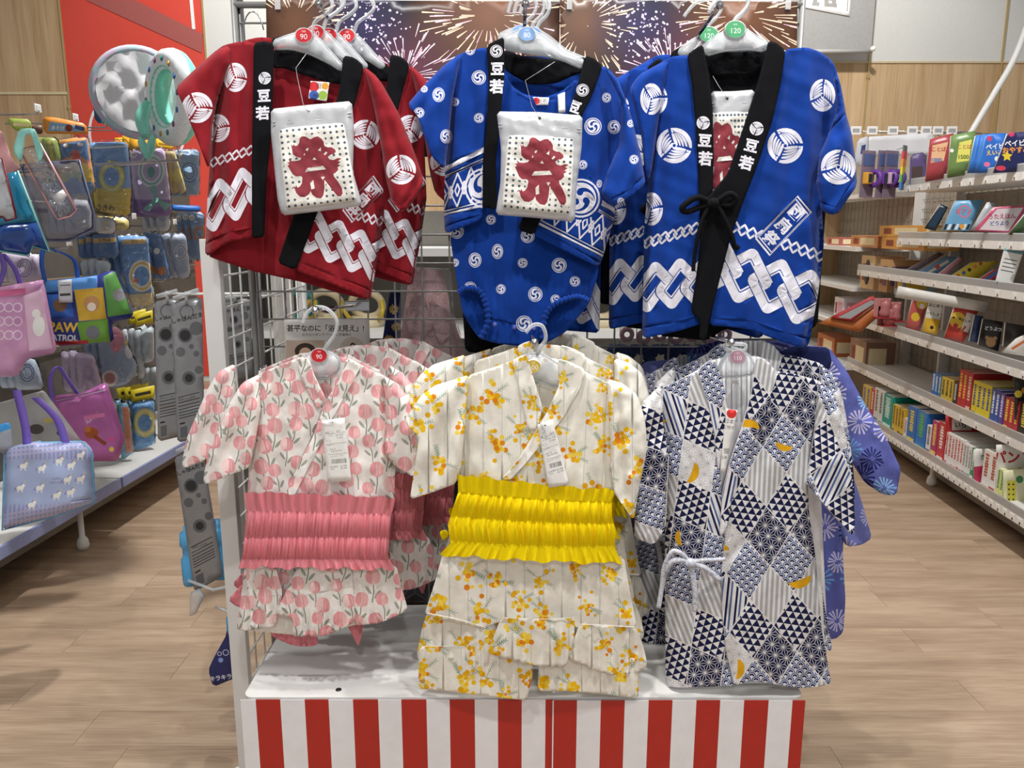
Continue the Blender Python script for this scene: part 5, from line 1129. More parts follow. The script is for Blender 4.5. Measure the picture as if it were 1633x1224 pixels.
for zz_ in (.25, .62, .98, 1.3): q = MB(); q.box((-1.1, 3.1, zz_-.03), (1.05, 3.5, zz_), M_METALW); q.build('board', sb, True)
q = MB(); q.box((-1.1, 3.5, 0), (1.05, 3.53, 1.45), mat('shelf_back', '8A857E', .7)); q.build('back_board', sb, True)
for x in (-1.12, -.02, 1.05): q = MB(); q.box((x, 3.08, 0), (x+.03, 3.5, 1.4), M_METALG); q.build('side_post', sb, True)
M_CREAM = mat('cream_plastic', 'D9CBAA', .4); M_TEAL = mat('teal_plastic', '3E8F93', .4); M_YP = mat('yellow_plastic', 'C9AE3C', .4)
def bath_chair(x, z, m, label):
    e = empty('bath_chair', (x, 3.25, z), label, 'bath chair', 'baby goods on the back shelf')
    q = MB(); q.torus(.062, .016, m, 24, 8, Matrix.Translation((0, 0, .09)) @ Matrix.Rotation(.5, 4, 'X')); q.build('back_ring', e)
    q = MB(); q.lathe([(0, 0), (.065, 0), (.072, .015), (.065, .045), (.04, .04), (0, .03)], m, 20); q.build('seat', e)
    for s in (-1, 1): q = MB(); q.tube(spline([(s*.055, -.045, .03), (s*.075, -.07, .07), (s*.06, 0, .115)], 5), .009, M_YP, 6); q.build('arm', e)
for i, (px, zz_, m) in enumerate(((520, .98, M_CREAM), (585, .98, M_CREAM), (480, .98, M_TEAL), (560, .62, M_CREAM), (1020, .98, M_TEAL), (960, .98, M_CREAM))):
    bath_chair(at(px, 480, 3.25).x, zz_, m, ['cream bath chair directly above the paper sign', 'cream bath chair right of the paper sign, beside the navy dress', 'teal bath chair at the left end of the back shelf', 'cream bath chair on the lower board of the back shelf', 'teal bath chair right of the romper on the back shelf', 'cream bath chair behind the romper on the back shelf'][i])
for i in range(7):
    px = 1000+i*26; D0 = 1.975; c = at(px, 528+(i % 2)*4, D0)
    e = empty('scrunchie_pack', c, ORD[i]+' pink hair tie packet from the left behind the grid, under the large blue jacket', 'packet', 'pink hair tie packets behind the grid')
    pp = [(px-11, 508), (px+11, 508), (px+12, 548), (px-12, 548)]
    panel('bag', e, pp, film('bag_film', op=.06), D=D0-.012, depth=Drape(noise=3, nsc=12, seed=i), step=5)
    q = MB(); q.torus(.013, .006, cloth('dusty_rose', 'B98C98'), 16, 8, Matrix.Translation((c.x, D0, c.z-.008))); q.build('hair_tie', e, True)
    q = MB(); q.box((c.x-.018, D0-.002, c.z+.014), (c.x+.018, D0, c.z+.034), M_WHITE); q.build('header_card', e, True)
    q = MB(); q.tube([(c.x, DB, c.z+.03), (c.x, D0+.03, c.z+.03)], .002, M_CHROME, 6); q.build('peg', e, True)
for i in range(5):
    px = 985+i*34; c = at(px, 572, 1.985); e = empty('hair_scrunchie', c, ORD[i]+' denim blue ruffled hair tie from the left behind the grid', 'hair tie', 'denim hair ties behind the grid')
    q = MB(); vs = q.torus(.026, .013, cloth('denim', '3C4B70'), 36, 8, Matrix.Translation(c))
    q.v = [(x+.003*math.sin(k*1.3), y+.003*math.sin(k*2.1), z+.003*math.cos(k*1.7)) for k, (x, y, z) in enumerate(q.v)]; q.build('ruffle', e, True)
    q = MB(); q.tube([(c.x, c.y, c.z+.03), (c.x, DB+.002, c.z+.05)], .002, M_CHROME, 6); q.build('peg', e, True)
# ================================================================== LEFT GONDOLA
TH = math.radians(3.4)
def LX(D): return -1.84+.0594*(D-2.67)
lg = empty('left_gondola', (LX(2.2), 2.2, 0), 'white low shelf unit with lavender front edge and grey back, left of the aisle', 'shelf unit', None, -TH)
M_LAV = mat('lavender_edge', '8E9BCB', .4); M_PEG = mat('pegboard_grey', '5B5753', .7, .1, 14.)
def lbox(name, lo, hi, m, bev=0., par=None): q = MB(); q.box(lo, hi, m, bev=bev); return q.build(name, par or lg)
for i, (a, b_) in enumerate(((-.3, 1.27), (1.285, 3.3))):
    lbox('shelf_board', (-.52, a, .222), (-.012, b_, .25), M_METALW); lbox('front_edge', (-.012, a, .205), (0, b_, .252), M_LAV, .002)
lbox('back_panel', (-.56, -.3, .05), (-.525, 3.3, 1.62), M_PEG); lbox('plinth', (-.5, -.3, .06), (-.2, 3.3, .2), M_METALG)
for a in (1.05, 2.75, -.1):
    q = MB(); q.lathe([(0, 0), (.022, .002), (.026, .02), (.022, .045), (.012, .06), (.012, .2)], M_METALW, 12, Matrix.Translation((-.07, a, 0))); q.build('castor_foot', lg)
for zz_ in (1.50, 1.13, .80): 
    q = MB(); q.tube([(-.5, -.3, zz_), (-.5, 3.3, zz_)], .006, M_CHROME, 8); q.build('hook_rail', lg)
def dpx(px): return (1.80*1260/(816-px))/.98
def hookrod(px, py, D, label, ln=.30, txt=None):
    p = at(px, py, D); e = empty('peg_hook', p, label, 'hook', 'peg hooks on the left gondola')
    q = MB(); q.tube([(p.x, p.y, p.z+.01), (p.x-.01, p.y, p.z), (p.x-ln, p.y+.02, p.z)], .0032, M_CHROME, 6); q.build('rod', e, True)
    q = MB(); q.box((p.x-.004, p.y-.02, p.z+.008), (p.x, p.y+.02, p.z+.036), M_WHITE, bev=.001); q.build('price_holder', e, True)
    q = MB(); q.box((p.x+.0005, p.y-.014, p.z+.013), (p.x+.0015, p.y+.014, p.z+.031), card('C9C9C9')); q.build('price_card', e, True); return e
HOOKL = ['chrome peg hook at the far left above the mint ribbons', 'chrome peg hook above the rainbow ring pack', 'chrome peg hook above the yellow swim ring pack', 'chrome peg hook above the lilac mermaid pack', 'chrome peg hook above the small packs beside the red sleeve', 'chrome peg hook above the sunny blue ring pack', 'chrome peg hook above the white and blue ring pack', 'chrome peg hook above the bubble toy cards', 'chrome peg hook above the blue cartoon bag', 'chrome peg hook above the yellow donut ring pack']
for i, (x, y) in enumerate(((62, 182), (122, 196), (172, 203), (236, 207), (292, 214), (215, 352), (280, 360), (262, 448), (112, 395), (196, 500))): hookrod(x, y, dpx(x), HOOKL[i])
FILM = film('pack_film', op=.025, rough=.1, gloss=True)
def pack(name, quad, base, label, cat='packet', mo=(), header=None, hmo=(), D=None, k=.55, film_=True, group='packs on the left gondola', noise=4, hcol=None, tube=.012, seed=None):
    """hanging flat pack: printed card, header card and shiny bag around it; quad in pixels"""
    cx = sum(p[0] for p in quad)/len(quad); D = D or dpx(cx); x0 = at(cx, quad[0][1], D).x; seed = seed or abs(int(cx))
    e = empty(name, at(*quad[0], D, k, x0), label, cat, group)
    panel('printed_card', e, quad, base, mo, D=D, k=k, x0=x0, depth=Drape(noise=noise, nsc=30, seed=seed), step=9, tube=tube, R=9, soft=1)
    if header: panel('header_card', e, header, hcol, hmo, D=D-.008, k=k, x0=x0, step=12, th=.0015, soft=0)
    if film_:
        c = np.mean(quad, 0); q2 = [tuple(c+(np.array(p)-c)*1.07) for p in quad]
        panel('clear_bag', e, q2, FILM, D=D-.016, k=k, x0=x0, depth=Drape(noise=noise*1.6, nsc=16, seed=seed+1), step=7, soft=1)
    return e
c_ = card
def swimring(cx, cy, r, m, m2, w=.4, sx=.8): return xf(ring(0, 0, r*(1-w), r, m, n=22)+ring(0, 0, r*(1-w*.65), r*(1-w*.4), m2, n=22)+sum([disc(r*(1-w*.5)*math.cos(a), r*(1-w*.5)*math.sin(a), r*.07, m2, n=7) for a in np.arange(0, 6.2, .6)], []), cx, cy, 1., 0., sx, 1.)
CLD = c_('F2F2EE')
pack('swim_ring_pack', [(92,226),(140,218),(152,300),(140,312),(100,300),(90,262)], c_('5F8FCB'), 'swim ring pack with rainbow arch and red star on its orange edged card', mo=ring(118, 290, 18, 34, c_('E6C84A'), a0=PI, a1=2*PI)+ring(118, 290, 34, 41, c_('E39A7E'), a0=PI, a1=2*PI)+ring(118, 290, 8, 18, c_('B8C75A'), a0=PI, a1=2*PI)+disc(120, 247, 8, c_('D95B48'))+disc(105, 232, 5, CLD, ry=3)+disc(128, 230, 5, CLD, ry=3)+stroke([(92,228),(140,220),(152,300)], 5, c_('E0A05A')))
pack('swim_ring_pack', [(148,228),(203,226),(209,300),(207,345),(152,334),(147,290)], c_('7FA8DD'), 'yellow swim ring pack with blue sky and yellow foot, lettered in black', mo=[([(140,300),(215,300),(215,350),(140,350)], c_('E2C548'), None)]+swimring(178, 282, 26, c_('D8D06A'), c_('F0E9B0'))+text('うきわ', 168, 331, 11, c_('3A3226'), 4, .03, sx=.9)+stroke([(150,236),(200,233)], 3, CLD))
pack('swim_ring_pack', [(207,238),(262,236),(270,300),(273,345),(222,343),(212,300)], c_('C9B7DB'), 'lilac mermaid tail swim ring pack with purple foot', mo=[([(205,318),(280,318),(280,350),(205,350)], c_('8C68B0'), None)]+swimring(241, 272, 27, c_('EFEFF4'), c_('7CC0B8'))+stroke([(243,298),(248,316)], 12, c_('86C4BC'), w2=4)+[([(248,314),(228,334),(238,338),(250,322),(264,336),(272,326)], c_('86C4BC'), None)]+disc(213, 247, 5, CLD)+text('55', 213, 247, 6, c_('444444'), 0, .02)+disc(241, 274, 6, c_('5FA89B'), ry=9), header=[(206,216),(248,213),(250,236),(206,240)], hcol=c_('E3A92C'))
pack('swim_toy_pack', [(262,240),(278,238),(298,305),(285,311),(272,270)], c_('CDBB8B'), 'narrow beige swim toy pack beside the lilac mermaid pack', mo=disc(284, 280, 8, c_('E5D77A'), ry=12), header=[(247,214),(277,221),(278,238),(250,236)], hcol=c_('EBBE2E'), hmo=stroke([(253,229),(272,232)], 3, c_('8E6A1E')))
pack('swim_ring_pack', [(283,240),(318,238),(318,312),(290,310)], c_('9CBCDD'), 'pale blue swim ring pack nearest the red jacket sleeve', mo=swimring(302, 275, 16, c_('5F8FC8'), c_('DCE8F4'))+disc(287, 246, 4, CLD))
for i, (q_, lb) in enumerate((([(10,188),(48,190),(52,212),(22,208)], 'green and yellow header card pack at the far left of the top hooks'), ([(68,186),(88,187),(136,197),(141,214),(70,213)], 'orange framed header card pack above the rainbow ring pack'), ([(50,200),(68,200),(68,214),(52,213)], 'small brown header card pack between two larger ones'))):
    pack('header_pack', q_, c_(['9DB04A', 'E08E2C', '6B4A3A'][i]), lb, mo=([([(80,194),(132,201),(134,210),(76,209)], c_('7FA8C9'), None)]+disc(110, 204, 6, c_('8A3B2A'))+stroke([(120,202),(134,206)], 6, c_('2B3560'))+text('あそび', 92, 204, 7, CLD, 5, .02)) if i == 1 else stroke([(22,198),(46,200)], 5, c_('E9D9A0')), film_=False, tube=.004, D=dpx(sum(p[0] for p in q_)/len(q_))-.02)
pack('toy_pack', [(66,218),(92,220),(98,258),(74,262),(68,240)], c_('8D9A45'), 'olive green toy in a crinkled clear bag behind the mint ribbons', mo=stroke([(78,225),(84,255)], 6, c_('B6A93A')), D=dpx(70)+.08)
pack('beach_ring_pack', [(186,378),(236,376),(244,485),(212,490),(194,430)], c_('6FA0D8'), 'blue beach ring pack with yellow edged white ring and sandy foot', mo=swimring(226, 440, 26, c_('EFE9DC'), c_('E3C35A'))+[([(200,470),(250,465),(250,495),(200,495)], c_('E4D0A0'), None)]+disc(217, 447, 3.5, c_('D9603F'))+stroke([(196,386),(232,384)], 7, c_('EFC46A'))+text('0.75', 214, 385, 6, c_('333333'), 0, .02), D=dpx(216)-.05)
pack('beach_pack', [(146,374),(186,374),(190,410),(150,412)], c_('4F7FB5'), 'blue beach pack with yellow size strip behind the cartoon bag', mo=stroke([(150,384),(184,382)], 8, c_('E8C57A'))+text('0.75㎡', 167, 383, 7, c_('333333'), 0, .02), D=dpx(168)+.1)
pack('float_pack', [(236,372),(256,372),(272,440),(256,448),(244,410)], c_('5B83B8'), 'blue float pack with orange fish in a crinkled bag', mo=disc(258, 432, 7, c_('E08A3C'))+disc(250, 400, 5, CLD), D=dpx(250))
pack('ring_pack', [(268,374),(296,372),(304,440),(286,446),(274,410)], c_('B9C6DE'), 'white and blue ring pack right of the orange fish pack', mo=swimring(288, 402, 13, c_('EDEDF4'), c_('5F78B0')), D=dpx(284))
pack('header_pack', [(272,326),(320,328),(320,338),(275,336)], c_('2F6FC4'), 'bright blue header card beside the red jacket sleeve', film_=False, tube=.003, D=dpx(296))
pack('ring_pack', [(300,340),(326,338),(326,420),(312,410)], c_('86A5CB'), 'light blue ring pack with green rim close behind the white post', mo=disc(306, 347, 5, CLD)+text('55', 306, 347, 6, c_('444444'))+swimring(318, 372, 12, c_('D86A5A'), c_('8CC06A')), D=dpx(312))
pack('swim_toy_pack', [(152,525),(186,520),(196,530),(220,585),(205,612),(165,618)], c_('A9C0DA'), 'pale blue and pink arm float pack below the cartoon bag', mo=disc(186, 540, 12, c_('E79AAE'), ry=22)+disc(206, 560, 7, c_('EDEDF2'), ry=12)+disc(175, 603, 13, CLD)+disc(175, 603, 9, c_('C98A8A'))+disc(205, 545, 6, c_('E8C84A')), D=dpx(186))
pack('toy_pack', [(222,530),(245,518),(246,575),(228,580)], c_('C9D4DC'), 'yellow headed pale toy pack left of the upper bubble toy cards', header=[(214,502),(243,494),(244,514),(216,520)], hcol=c_('EBD52F'), hmo=stroke([(220,510),(240,504)], 4, c_('4A4630')), D=dpx(232))
pack('donut_ring_pack', [(210,644),(246,636),(247,708),(216,718)], c_('6CA6DC'), 'blue pack with yellow donut ring and yellow header at the shelf end', mo=swimring(231, 674, 23, c_('EBDC74'), c_('F5EFC6')), header=[(208,622),(246,614),(246,634),(210,642)], hcol=c_('EBD52F'), hmo=stroke([(216,630),(240,625)], 5, c_('3F3B2A')), D=dpx(230))
pack('arm_float_pack', [(186,645),(205,640),(214,720),(194,735)], c_('7FB6D6'), 'orange arm float pack left of the yellow donut ring pack', mo=stroke([(200,650),(206,720)], 10, c_('E2906A')), D=dpx(200))
EX = [([(150,345),(184,350),(184,372),(152,372)], 'D9DDE2', 'E0C050', 'white topped beach pack above the yellow size strip'), ([(246,322),(270,318),(272,368),(250,368)], 'DCE2E8', '7FB0D8', 'pale pack with blue ring between the upper and middle hooks'),
    ([(150,415),(176,416),(178,470),(160,462)], 'C9D6E4', '5F8FC8', 'pale blue pack with a ring right above the cartoon bag'), ([(226,455),(246,452),(246,494),(230,500)], 'E3E4DC', 'D89AA8', 'white pack with a pink ring under the sandy ring pack'), ([(214,528),(226,524),(232,600),(220,606)], 'D6DEE6', '6FA8C8', 'narrow white pack beside the arm float pack'),
    ([(150,630),(186,640),(190,700),(176,712)], 'BFD0DE', 'E3A06A', 'pale blue pack between orchid bag and orange float pack'), ([(100,316),(146,320),(146,372),(104,372)], 'C8CCD4', '8FA0B8', 'clear grey pack hanging under the rainbow ring pack'), ([(10,405),(64,405),(68,446),(14,452)], 'D8C9DE', 'A98FCB', 'lilac clear pack above the pink lace bag'),
    ([(248,590),(262,586),(262,640),(248,646)], 'D9E2E8', 'E8D24A', 'narrow pale pack behind the bubble toy cards'), ([(120,560),(150,566),(166,625),(126,628)], 'CBB9D4', '8F7FC0', 'pale mauve pack above the orchid swim bag'), ([(20,560),(60,575),(70,620),(24,622)], 'B9C9DC', '4A6FB0', 'smoky blue pack above the dog print bag'), ([(160,345),(205,348),(206,366),(162,366)], 'EBD98A', 'C98A3A', 'cream header strip under the yellow foot swim ring pack')]
for q_, b_, r_, lb in EX:
    mx = sum(p[0] for p in q_)/4; my = sum(p[1] for p in q_)/4; rr_ = min(abs(q_[1][0]-q_[0][0]), abs(q_[2][1]-q_[1][1]))*.36
    pack('ring_pack', q_, c_(b_), lb, mo=swimring(mx, my, rr_, c_(r_), CLD), D=dpx(mx)+.07)
for src, dx, dy, dz, lb in [(o, *v) for o in list(COL.objects) if o.get('group') == 'packs on the left gondola' and 'header_pack' not in o.name and len(o.children) > 1 for v in ((-.05, .035, .004, 'second copy behind the '), (-.10, .06, -.004, 'third copy behind the '))]:
    if src.name.split('.')[0] in ('toy_pack', 'float_pack') and 'third' in lb: continue
    c = copy_tree(src); c.location = Vector(src.location)+Vector((dx, dy, dz)); c['label'] = ' '.join((lb+src['label']).split()[:16]); c['group'] = src['group']
# inflatables on top
M_MINT = mat('mint_vinyl', '7FD3BF', .2, .1, 12., spec=.7); M_PEARL = mat('pearl_vinyl', 'E3E2E6', .25, .03, 12., .3, 14.); M_IRID = mat('iridescent_rim', 'C9A9C4', .2, .1, 25., col2='9CC9CB')
p = at(222, 148, 3.6); e = empty('baby_float', at(222, 200, 3.75), 'round pearly quilted baby float standing on edge above the left gondola', 'float', None, .35)
e.location = p; e.scale = (.95, .95, .95)
q = MB(); q.torus(.185, .022, M_IRID, 40, 10); q.build('rim', e)
q = MB(); n = 24; vs = [(0, -.03, 0)]; fs = []
for r_ in (1, 2, 3, 4, 5, 6):
    for i in range(n): a = 2*PI*i/n; rr_ = .175*r_/6; x, z = rr_*math.cos(a), rr_*math.sin(a); vs.append((x, -.024-.012*math.sin(x*46)*math.sin(z*46), z))
fs += [(0, 1+(i+1) % n, 1+i) for i in range(n)]
for r_ in range(5):
    for i in range(n): a0 = 1+r_*n; fs.append((a0+i, a0+(i+1) % n, a0+n+(i+1) % n, a0+n+i))
q.add(vs, fs, M_PEARL, True); q.build('quilted_seat', e)
q = MB(); q.tube([p+Vector((0, 0, -.19)), Vector((p.x, p.y+.02, 1.66)), Vector((LX(p.y)-.545, p.y+.02, 1.61))], .006, M_CHROME, 6); q.build('stand', e, True)
p = at(276, 156, 3.45); e = empty('mermaid_float', p, 'mint green mermaid float ring with shell prints and tail, above the left gondola', 'float', None, -.75); e.scale = (.88, .88, .88)
q = MB(); q.torus(.165, .055, M_MINT, 36, 12); q.build('ring_tube', e)
q = MB(); q.torus(.168, .053, mat('white_vinyl_print', 'E9EEF0', .2), 24, 10, Matrix.Translation((0, -.006, .0))); q.build('printed_band', e)
q = MB(); q.tube(spline([(-.10, -.08, -.02), (-.08, -.12, -.1), (-.05, -.12, -.18)], 6), .03, M_MINT, 10, rs=[.02+.012*math.sin(PI*i/12) for i in range(13)]); q.build('tail', e)
for s_ in (-1, 1): q = MB(); q.lathe([(0, -.07), (.02, -.05), (.034, 0), (.024, .05), (0, .07)], M_MINT, 12, Matrix.Translation((-.05+s_*.04, -.12, -.23)) @ Matrix.Rotation(s_*.7, 4, 'Y') @ Matrix.Diagonal((1, .4, 1, 1))); q.build('tail_fin', e)
for i in range(14):
    a = 2*PI*i/14; q = MB(); q.lathe([(0, -.006), (.012, -.003), (.014, 0), (0, .004)], mat(['shell_plum', 'shell_blue', 'shell_gold', 'shell_teal'][i % 4], ['8C4A7A', '4A78C0', 'C9A03A', '2F7F7A'][i % 4], .4), 8, Matrix.Translation((.168*math.cos(a), -.058, .168*math.sin(a))) @ Matrix.Rotation(PI/2, 4, 'X')); q.build('shell_print', e)
q = MB(); q.tube([p+Vector((0, 0, -.17)), Vector((p.x, p.y+.02, 1.66)), Vector((LX(p.y)-.545, p.y+.02, 1.61))], .006, M_CHROME, 6); q.build('stand', e, True)
pack('picture_card', [(148,166),(208,181),(206,205),(152,195)], c_('2F5F86'), 'dark blue picture card with green hill, leaning behind the peg hooks', mo=disc(178, 200, 17, c_('6FA894'))+stroke([(149,166),(208,181)], 3, c_('1F4568'))+disc(158, 175, 2, CLD), film_=False, tube=.004, D=dpx(178)+.12)
# ---- bags
def vinyl_bag(name, quad, m, label, k=.35, D=None, mo=(), handles=(), hm=None, trim=None, tube=.03, hw=.008, gr='vinyl swim bags', film_=None, cat='bag', extra=None):
    cx = sum(p[0] for p in quad)/len(quad); D = D or dpx(cx); x0 = at(cx, quad[0][1], D).x
    e = empty(name, at(*quad[0], D, k, x0), label, cat, gr)
    panel('bag_body', e, quad, m, mo, D=D, k=k, x0=x0, depth=Drape(noise=7, nsc=60, seed=abs(int(cx))), step=9, tube=tube, R=16, soft=1, openv=(0,))
    for h in handles:
        P = spline([at(x, y, D-.01, k, x0) for x, y in h], 6); q = MB()
        for sgn in (0,): 
            vs = []; fs = []
            for i, p in enumerate(P): vs += [p+Vector((-hw, 0, 0)), p+Vector((hw, 0, 0)), p+Vector((hw, .003, 0)), p+Vector((-hw, .003, 0))]
            for i in range(len(P)-1):
                for j in range(4): fs.append((4*i+j, 4*i+(j+1) % 4, 4*i+4+(j+1) % 4, 4*i+4+j))
            q.add(vs, fs, hm or m, True)
        q.build('handle', e, True)
    if trim:
        q = MB(); q.tube([at(x, y, D-.004, k, x0) for x, y in quad], .0035, trim, 6, closed=True); q.build('piping', e, True)
    if extra: extra(e, D, k, x0)
    return e
M_TEALV = mat('teal_vinyl', '0E7FA6', .15, .12, 8., spec=.8); M_MINTR = mat('mint_ribbon', '8FCFC6', .35, .1, 12.); M_PINKR = mat('pink_ribbon', 'D49A9C', .35, .1, 12.); M_PURP = mat('purple_strap', '7B62C4', .5); M_BLUS = mat('blue_strap', '2E66C8', .4)
M_GRYV = film('grey_vinyl', '8C90A6', .30, .15); M_CLRV = film('clear_vinyl', 'D6D6DC', .2, .12, True); M_LACE = mat('lace_vinyl', 'D9A3C6', .25, .1, 20., col2='C58CC0')
vinyl_bag('swim_bag', [(8,278),(28,272),(80,402),(52,392),(46,408),(0,400),(-20,380)], M_TEALV, 'teal blue vinyl swim bag with mint piping at the far left', trim=M_MINTR, k=.5, D=2.62, mo=[([(-30,362),(70,352),(100,410),(-30,410)], mat('deep_blue_vinyl', '1F4FA3', .15, spec=.8), None)])
vinyl_bag('swim_bag', [(-40,262),(4,252),(26,348),(8,352),(4,345),(-40,365)], mat('white_vinyl', 'C9CED6', .2), 'white vinyl swim bag edged in dark red, cut by the left frame', trim=mat('dark_red_piping', '8C1F2E', .3), k=.5, D=2.45)
for nm, pp, m, lb in (('ribbon_handle', [(20,240),(30,206),(48,204),(56,206),(70,245),(62,262),(50,214),(40,214),(34,262)], M_MINTR, 'mint satin ribbon handle looped over the top left hook'), ('ribbon_handle', [(-10,215),(2,206),(20,255),(32,268),(12,284),(0,262)], M_PINKR, 'pink satin ribbon handle at the left edge of the top hooks')):
    simple('ribbon', 2.7, pp, m, lb, 'ribbon', part='satin_loop', noise=10, step=4, k=.4, x0=at(40, 230, 2.7).x)
vinyl_bag('clear_pouch', [(30,238),(64,229),(122,335),(112,345),(92,350),(85,340)], M_CLRV, 'clear vinyl pouch with pink edging and white price label hanging at a slant', trim=M_PINKR, k=.5, D=2.85, tube=.01, extra=lambda e, D, k, x0: panel('price_label', e, [(82,312),(100,302),(107,312),(90,325)], M_WHITE, [], D=D-.014, k=k, x0=x0, step=8, th=.001, soft=0))
vinyl_bag('swim_bag', [(32,262),(92,258),(126,255),(150,340),(150,366),(110,384),(72,384),(60,340)], M_GRYV, 'smoky grey transparent swim bag behind the pink edged pouch', trim=mat('grey_piping', '6C7090', .3), k=.5, D=3.0, tube=.02, extra=lambda e, D, k, x0: panel('price_label', e, [(118,350),(136,348),(136,361),(118,362)], M_WHITE, [], D=D-.02, k=k, x0=x0, step=8, th=.001, soft=0))
def pawmo():
    o = [([(60,445),(156,440),(158,545),(60,545)], c_('24337F'), None), ([(66,442),(155,438),(155,463),(66,467)], c_('4E8FD6'), None)]
    for q_, m in (([(118,462),(164,458),(170,508),(126,512)], 'D9B13A'), ([(165,440),(185,432),(210,500),(172,505)], '5C9A4A'), ([(122,514),(172,508),(176,545),(130,548)], '6FA63F'), ([(74,470),(112,466),(118,505),(76,508)], '2F5FB8')): o.append((q_, c_(m), None))
    o += disc(146, 484, 13, c_('C9955A'))+disc(146, 489, 7, c_('F0E4D4'))+disc(190, 470, 10, c_('8C8C92'))+disc(148, 530, 11, c_('7A7E86'))+disc(96, 486, 11, c_('7A5A3A'))+text('PAW', 100, 521, 21, c_('F2C63A'), 2, .03)+text('PATROL', 100, 538, 13, c_('E9E9F0'), 2, .03)+stroke([(78,548),(140,545)], 6, c_('C03038'))
    return o
vinyl_bag('cartoon_bag', [(70,448),(150,440),(182,430),(214,506),(178,514),(182,545),(90,552),(78,500)], c_('27368A'), 'blue square patterned cartoon swim bag with blue strap handles', mo=pawmo(), handles=[[(72,450),(66,420),(68,398)], [(92,400),(118,415),(124,446)], [(68,402),(80,396),(92,402)]], hm=M_BLUS, k=.35, D=3.0, tube=.035, extra=lambda e, D, k, x0: panel('price_tag', e, [(92,447),(114,445),(116,482),(94,482)], c_('C9CBD2'), stroke([(96,455),(112,454)], 1.5, c_('555555'))+stroke([(96,470),(112,469)], 4, c_('444444')), D=D-.05, k=k, x0=x0, step=9, th=.001, soft=0))
vinyl_bag('lace_bag', [(-30,462),(68,446),(90,562),(44,572),(28,600),(-30,602)], M_LACE, 'pink lace patterned clear swim bag at the left edge', mo=stroke([(-20,470),(40,464)], 10, c_('D86FA0'))+[([(38,472),(66,460),(84,555),(46,560)], c_('E3BCD6'), None)]+disc(62, 520, 10, CLD, ry=16)+disc(58, 500, 7, CLD)+sum([ring(x, y, 6, 8, c_('E9D4E6'), n=12) for x in (0, 14, 28) for y in (490, 512, 534)], []), handles=[[(-10,470),(6,430),(0,404)], [(4,404),(24,430),(34,460)]], hm=M_PURP, D=2.55, k=.4)
vinyl_bag('swim_bag', [(82,632),(128,628),(170,608),(200,700),(188,735),(130,735),(92,690)], mat('orchid_vinyl', 'B566A8', .25, .12, 14.), 'orchid pink swim bag with puppy patch and lilac handles', mo=disc(146, 690, 11, c_('A8552E'), ry=9)+disc(140, 684, 5, c_('C97A3F'))+stroke([(150,695),(168,708)], 6, c_('8E3F22'))+stroke([(134, 666), (166, 661)], 6, c_('E07FB5'))+disc(178, 716, 4, c_('E8D25A'))+disc(178, 700, 4, c_('D84F8F'))+stroke([(84,640),(168,622)], 2, c_('E3C6E6')), handles=[[(84,640),(80,604),(92,584),(104,600),(128,634)]], hm=M_PURP, D=3.05, k=.45)
vinyl_bag('clear_bag', [(-30,650),(70,622),(132,706),(90,720),(20,725),(-30,715)], film('frost_vinyl', 'C9C9C6', .4, .2), 'frosted clear swim bag with little dog print behind the gingham bag', mo=disc(58, 684, 12, c_('4A423C'), ry=8)+disc(78, 670, 9, c_('B9A95A'), ry=4)+disc(98, 690, 8, c_('4A423C'), ry=5), D=2.6, k=.4, tube=.015)
def uni():
    o = []
    for i in range(-1, 24):
        o.append(([(i*7.0, 706), (i*7.0+3.5, 706), (i*7.0+3.5, 732), (i*7.0, 732)], c_('9C9CD0'), None)); o.append(([(i*7.0, 812), (i*7.0+3.5, 800), (i*7.0+3.5, 842), (i*7.0, 846)], c_('9C9CD0'), None))
    for j in range(3): o += stroke([(0, 714+j*7-.5), (140, 700+j*7)], 3, c_('B9B7DC'))+stroke([(0, 822+j*7), (150, 795+j*7)], 3, c_('B9B7DC'))
    for x, y in ((37,743),(66,747),(94,735),(113,742),(32,778),(63,778),(107,765),(128,764),(50,805),(90,790),(112,785),(128,726)):
        o += disc(x, y, 6, CLD, ry=3.6)+disc(x+5, y-4, 2.8, CLD)+stroke([(x-3, y+2), (x-3.5, y+7)], 1.8, CLD)+stroke([(x+3, y+2), (x+3.5, y+7)], 1.8, CLD)+stroke([(x+6, y-6), (x+8, y-11)], 1., c_('E8C84A'))+stroke([(x-6, y-1), (x-9, y+3)], 1.8, c_('8C7FC4'))+stroke([(x+1, y-5), (x+4, y-8)], 1.6, c_('8C7FC4'))
    return o+text('HAPPY', 90, 763, 5, c_('7C7CA8'))+text('UNICORN', 90, 769, 5, c_('7C7CA8'))
vinyl_bag('gingham_bag', [(8,716),(60,706),(130,704),(146,720),(151,800),(90,822),(4,845)], mat('pale_blue_vinyl', 'A9B9E0', .3, .06, 12.), 'pale blue gingham swim bag with white unicorns and purple handles on the shelf end', mo=uni(), handles=[[(43,718),(40,680),(26,622)], [(104,706),(90,668),(56,634)]], hm=M_PURP, D=2.42, k=.35, tube=.045, hw=.013, trim=mat('sky_piping', '6FB0D8', .3))
simple('clip_bag', 2.35, [(-10,680),(14,672),(18,682),(20,715),(4,720),(-10,720)], mat('smoke_blue', '9FA6B4', .3), 'smoky clear bag with a bright blue clip at the left frame edge', 'bag', [([(-10,676),(14,670),(18,683),(-10,692)], c_('3F9BE0'), None)], k=.4, x0=at(5, 690, 2.35).x)
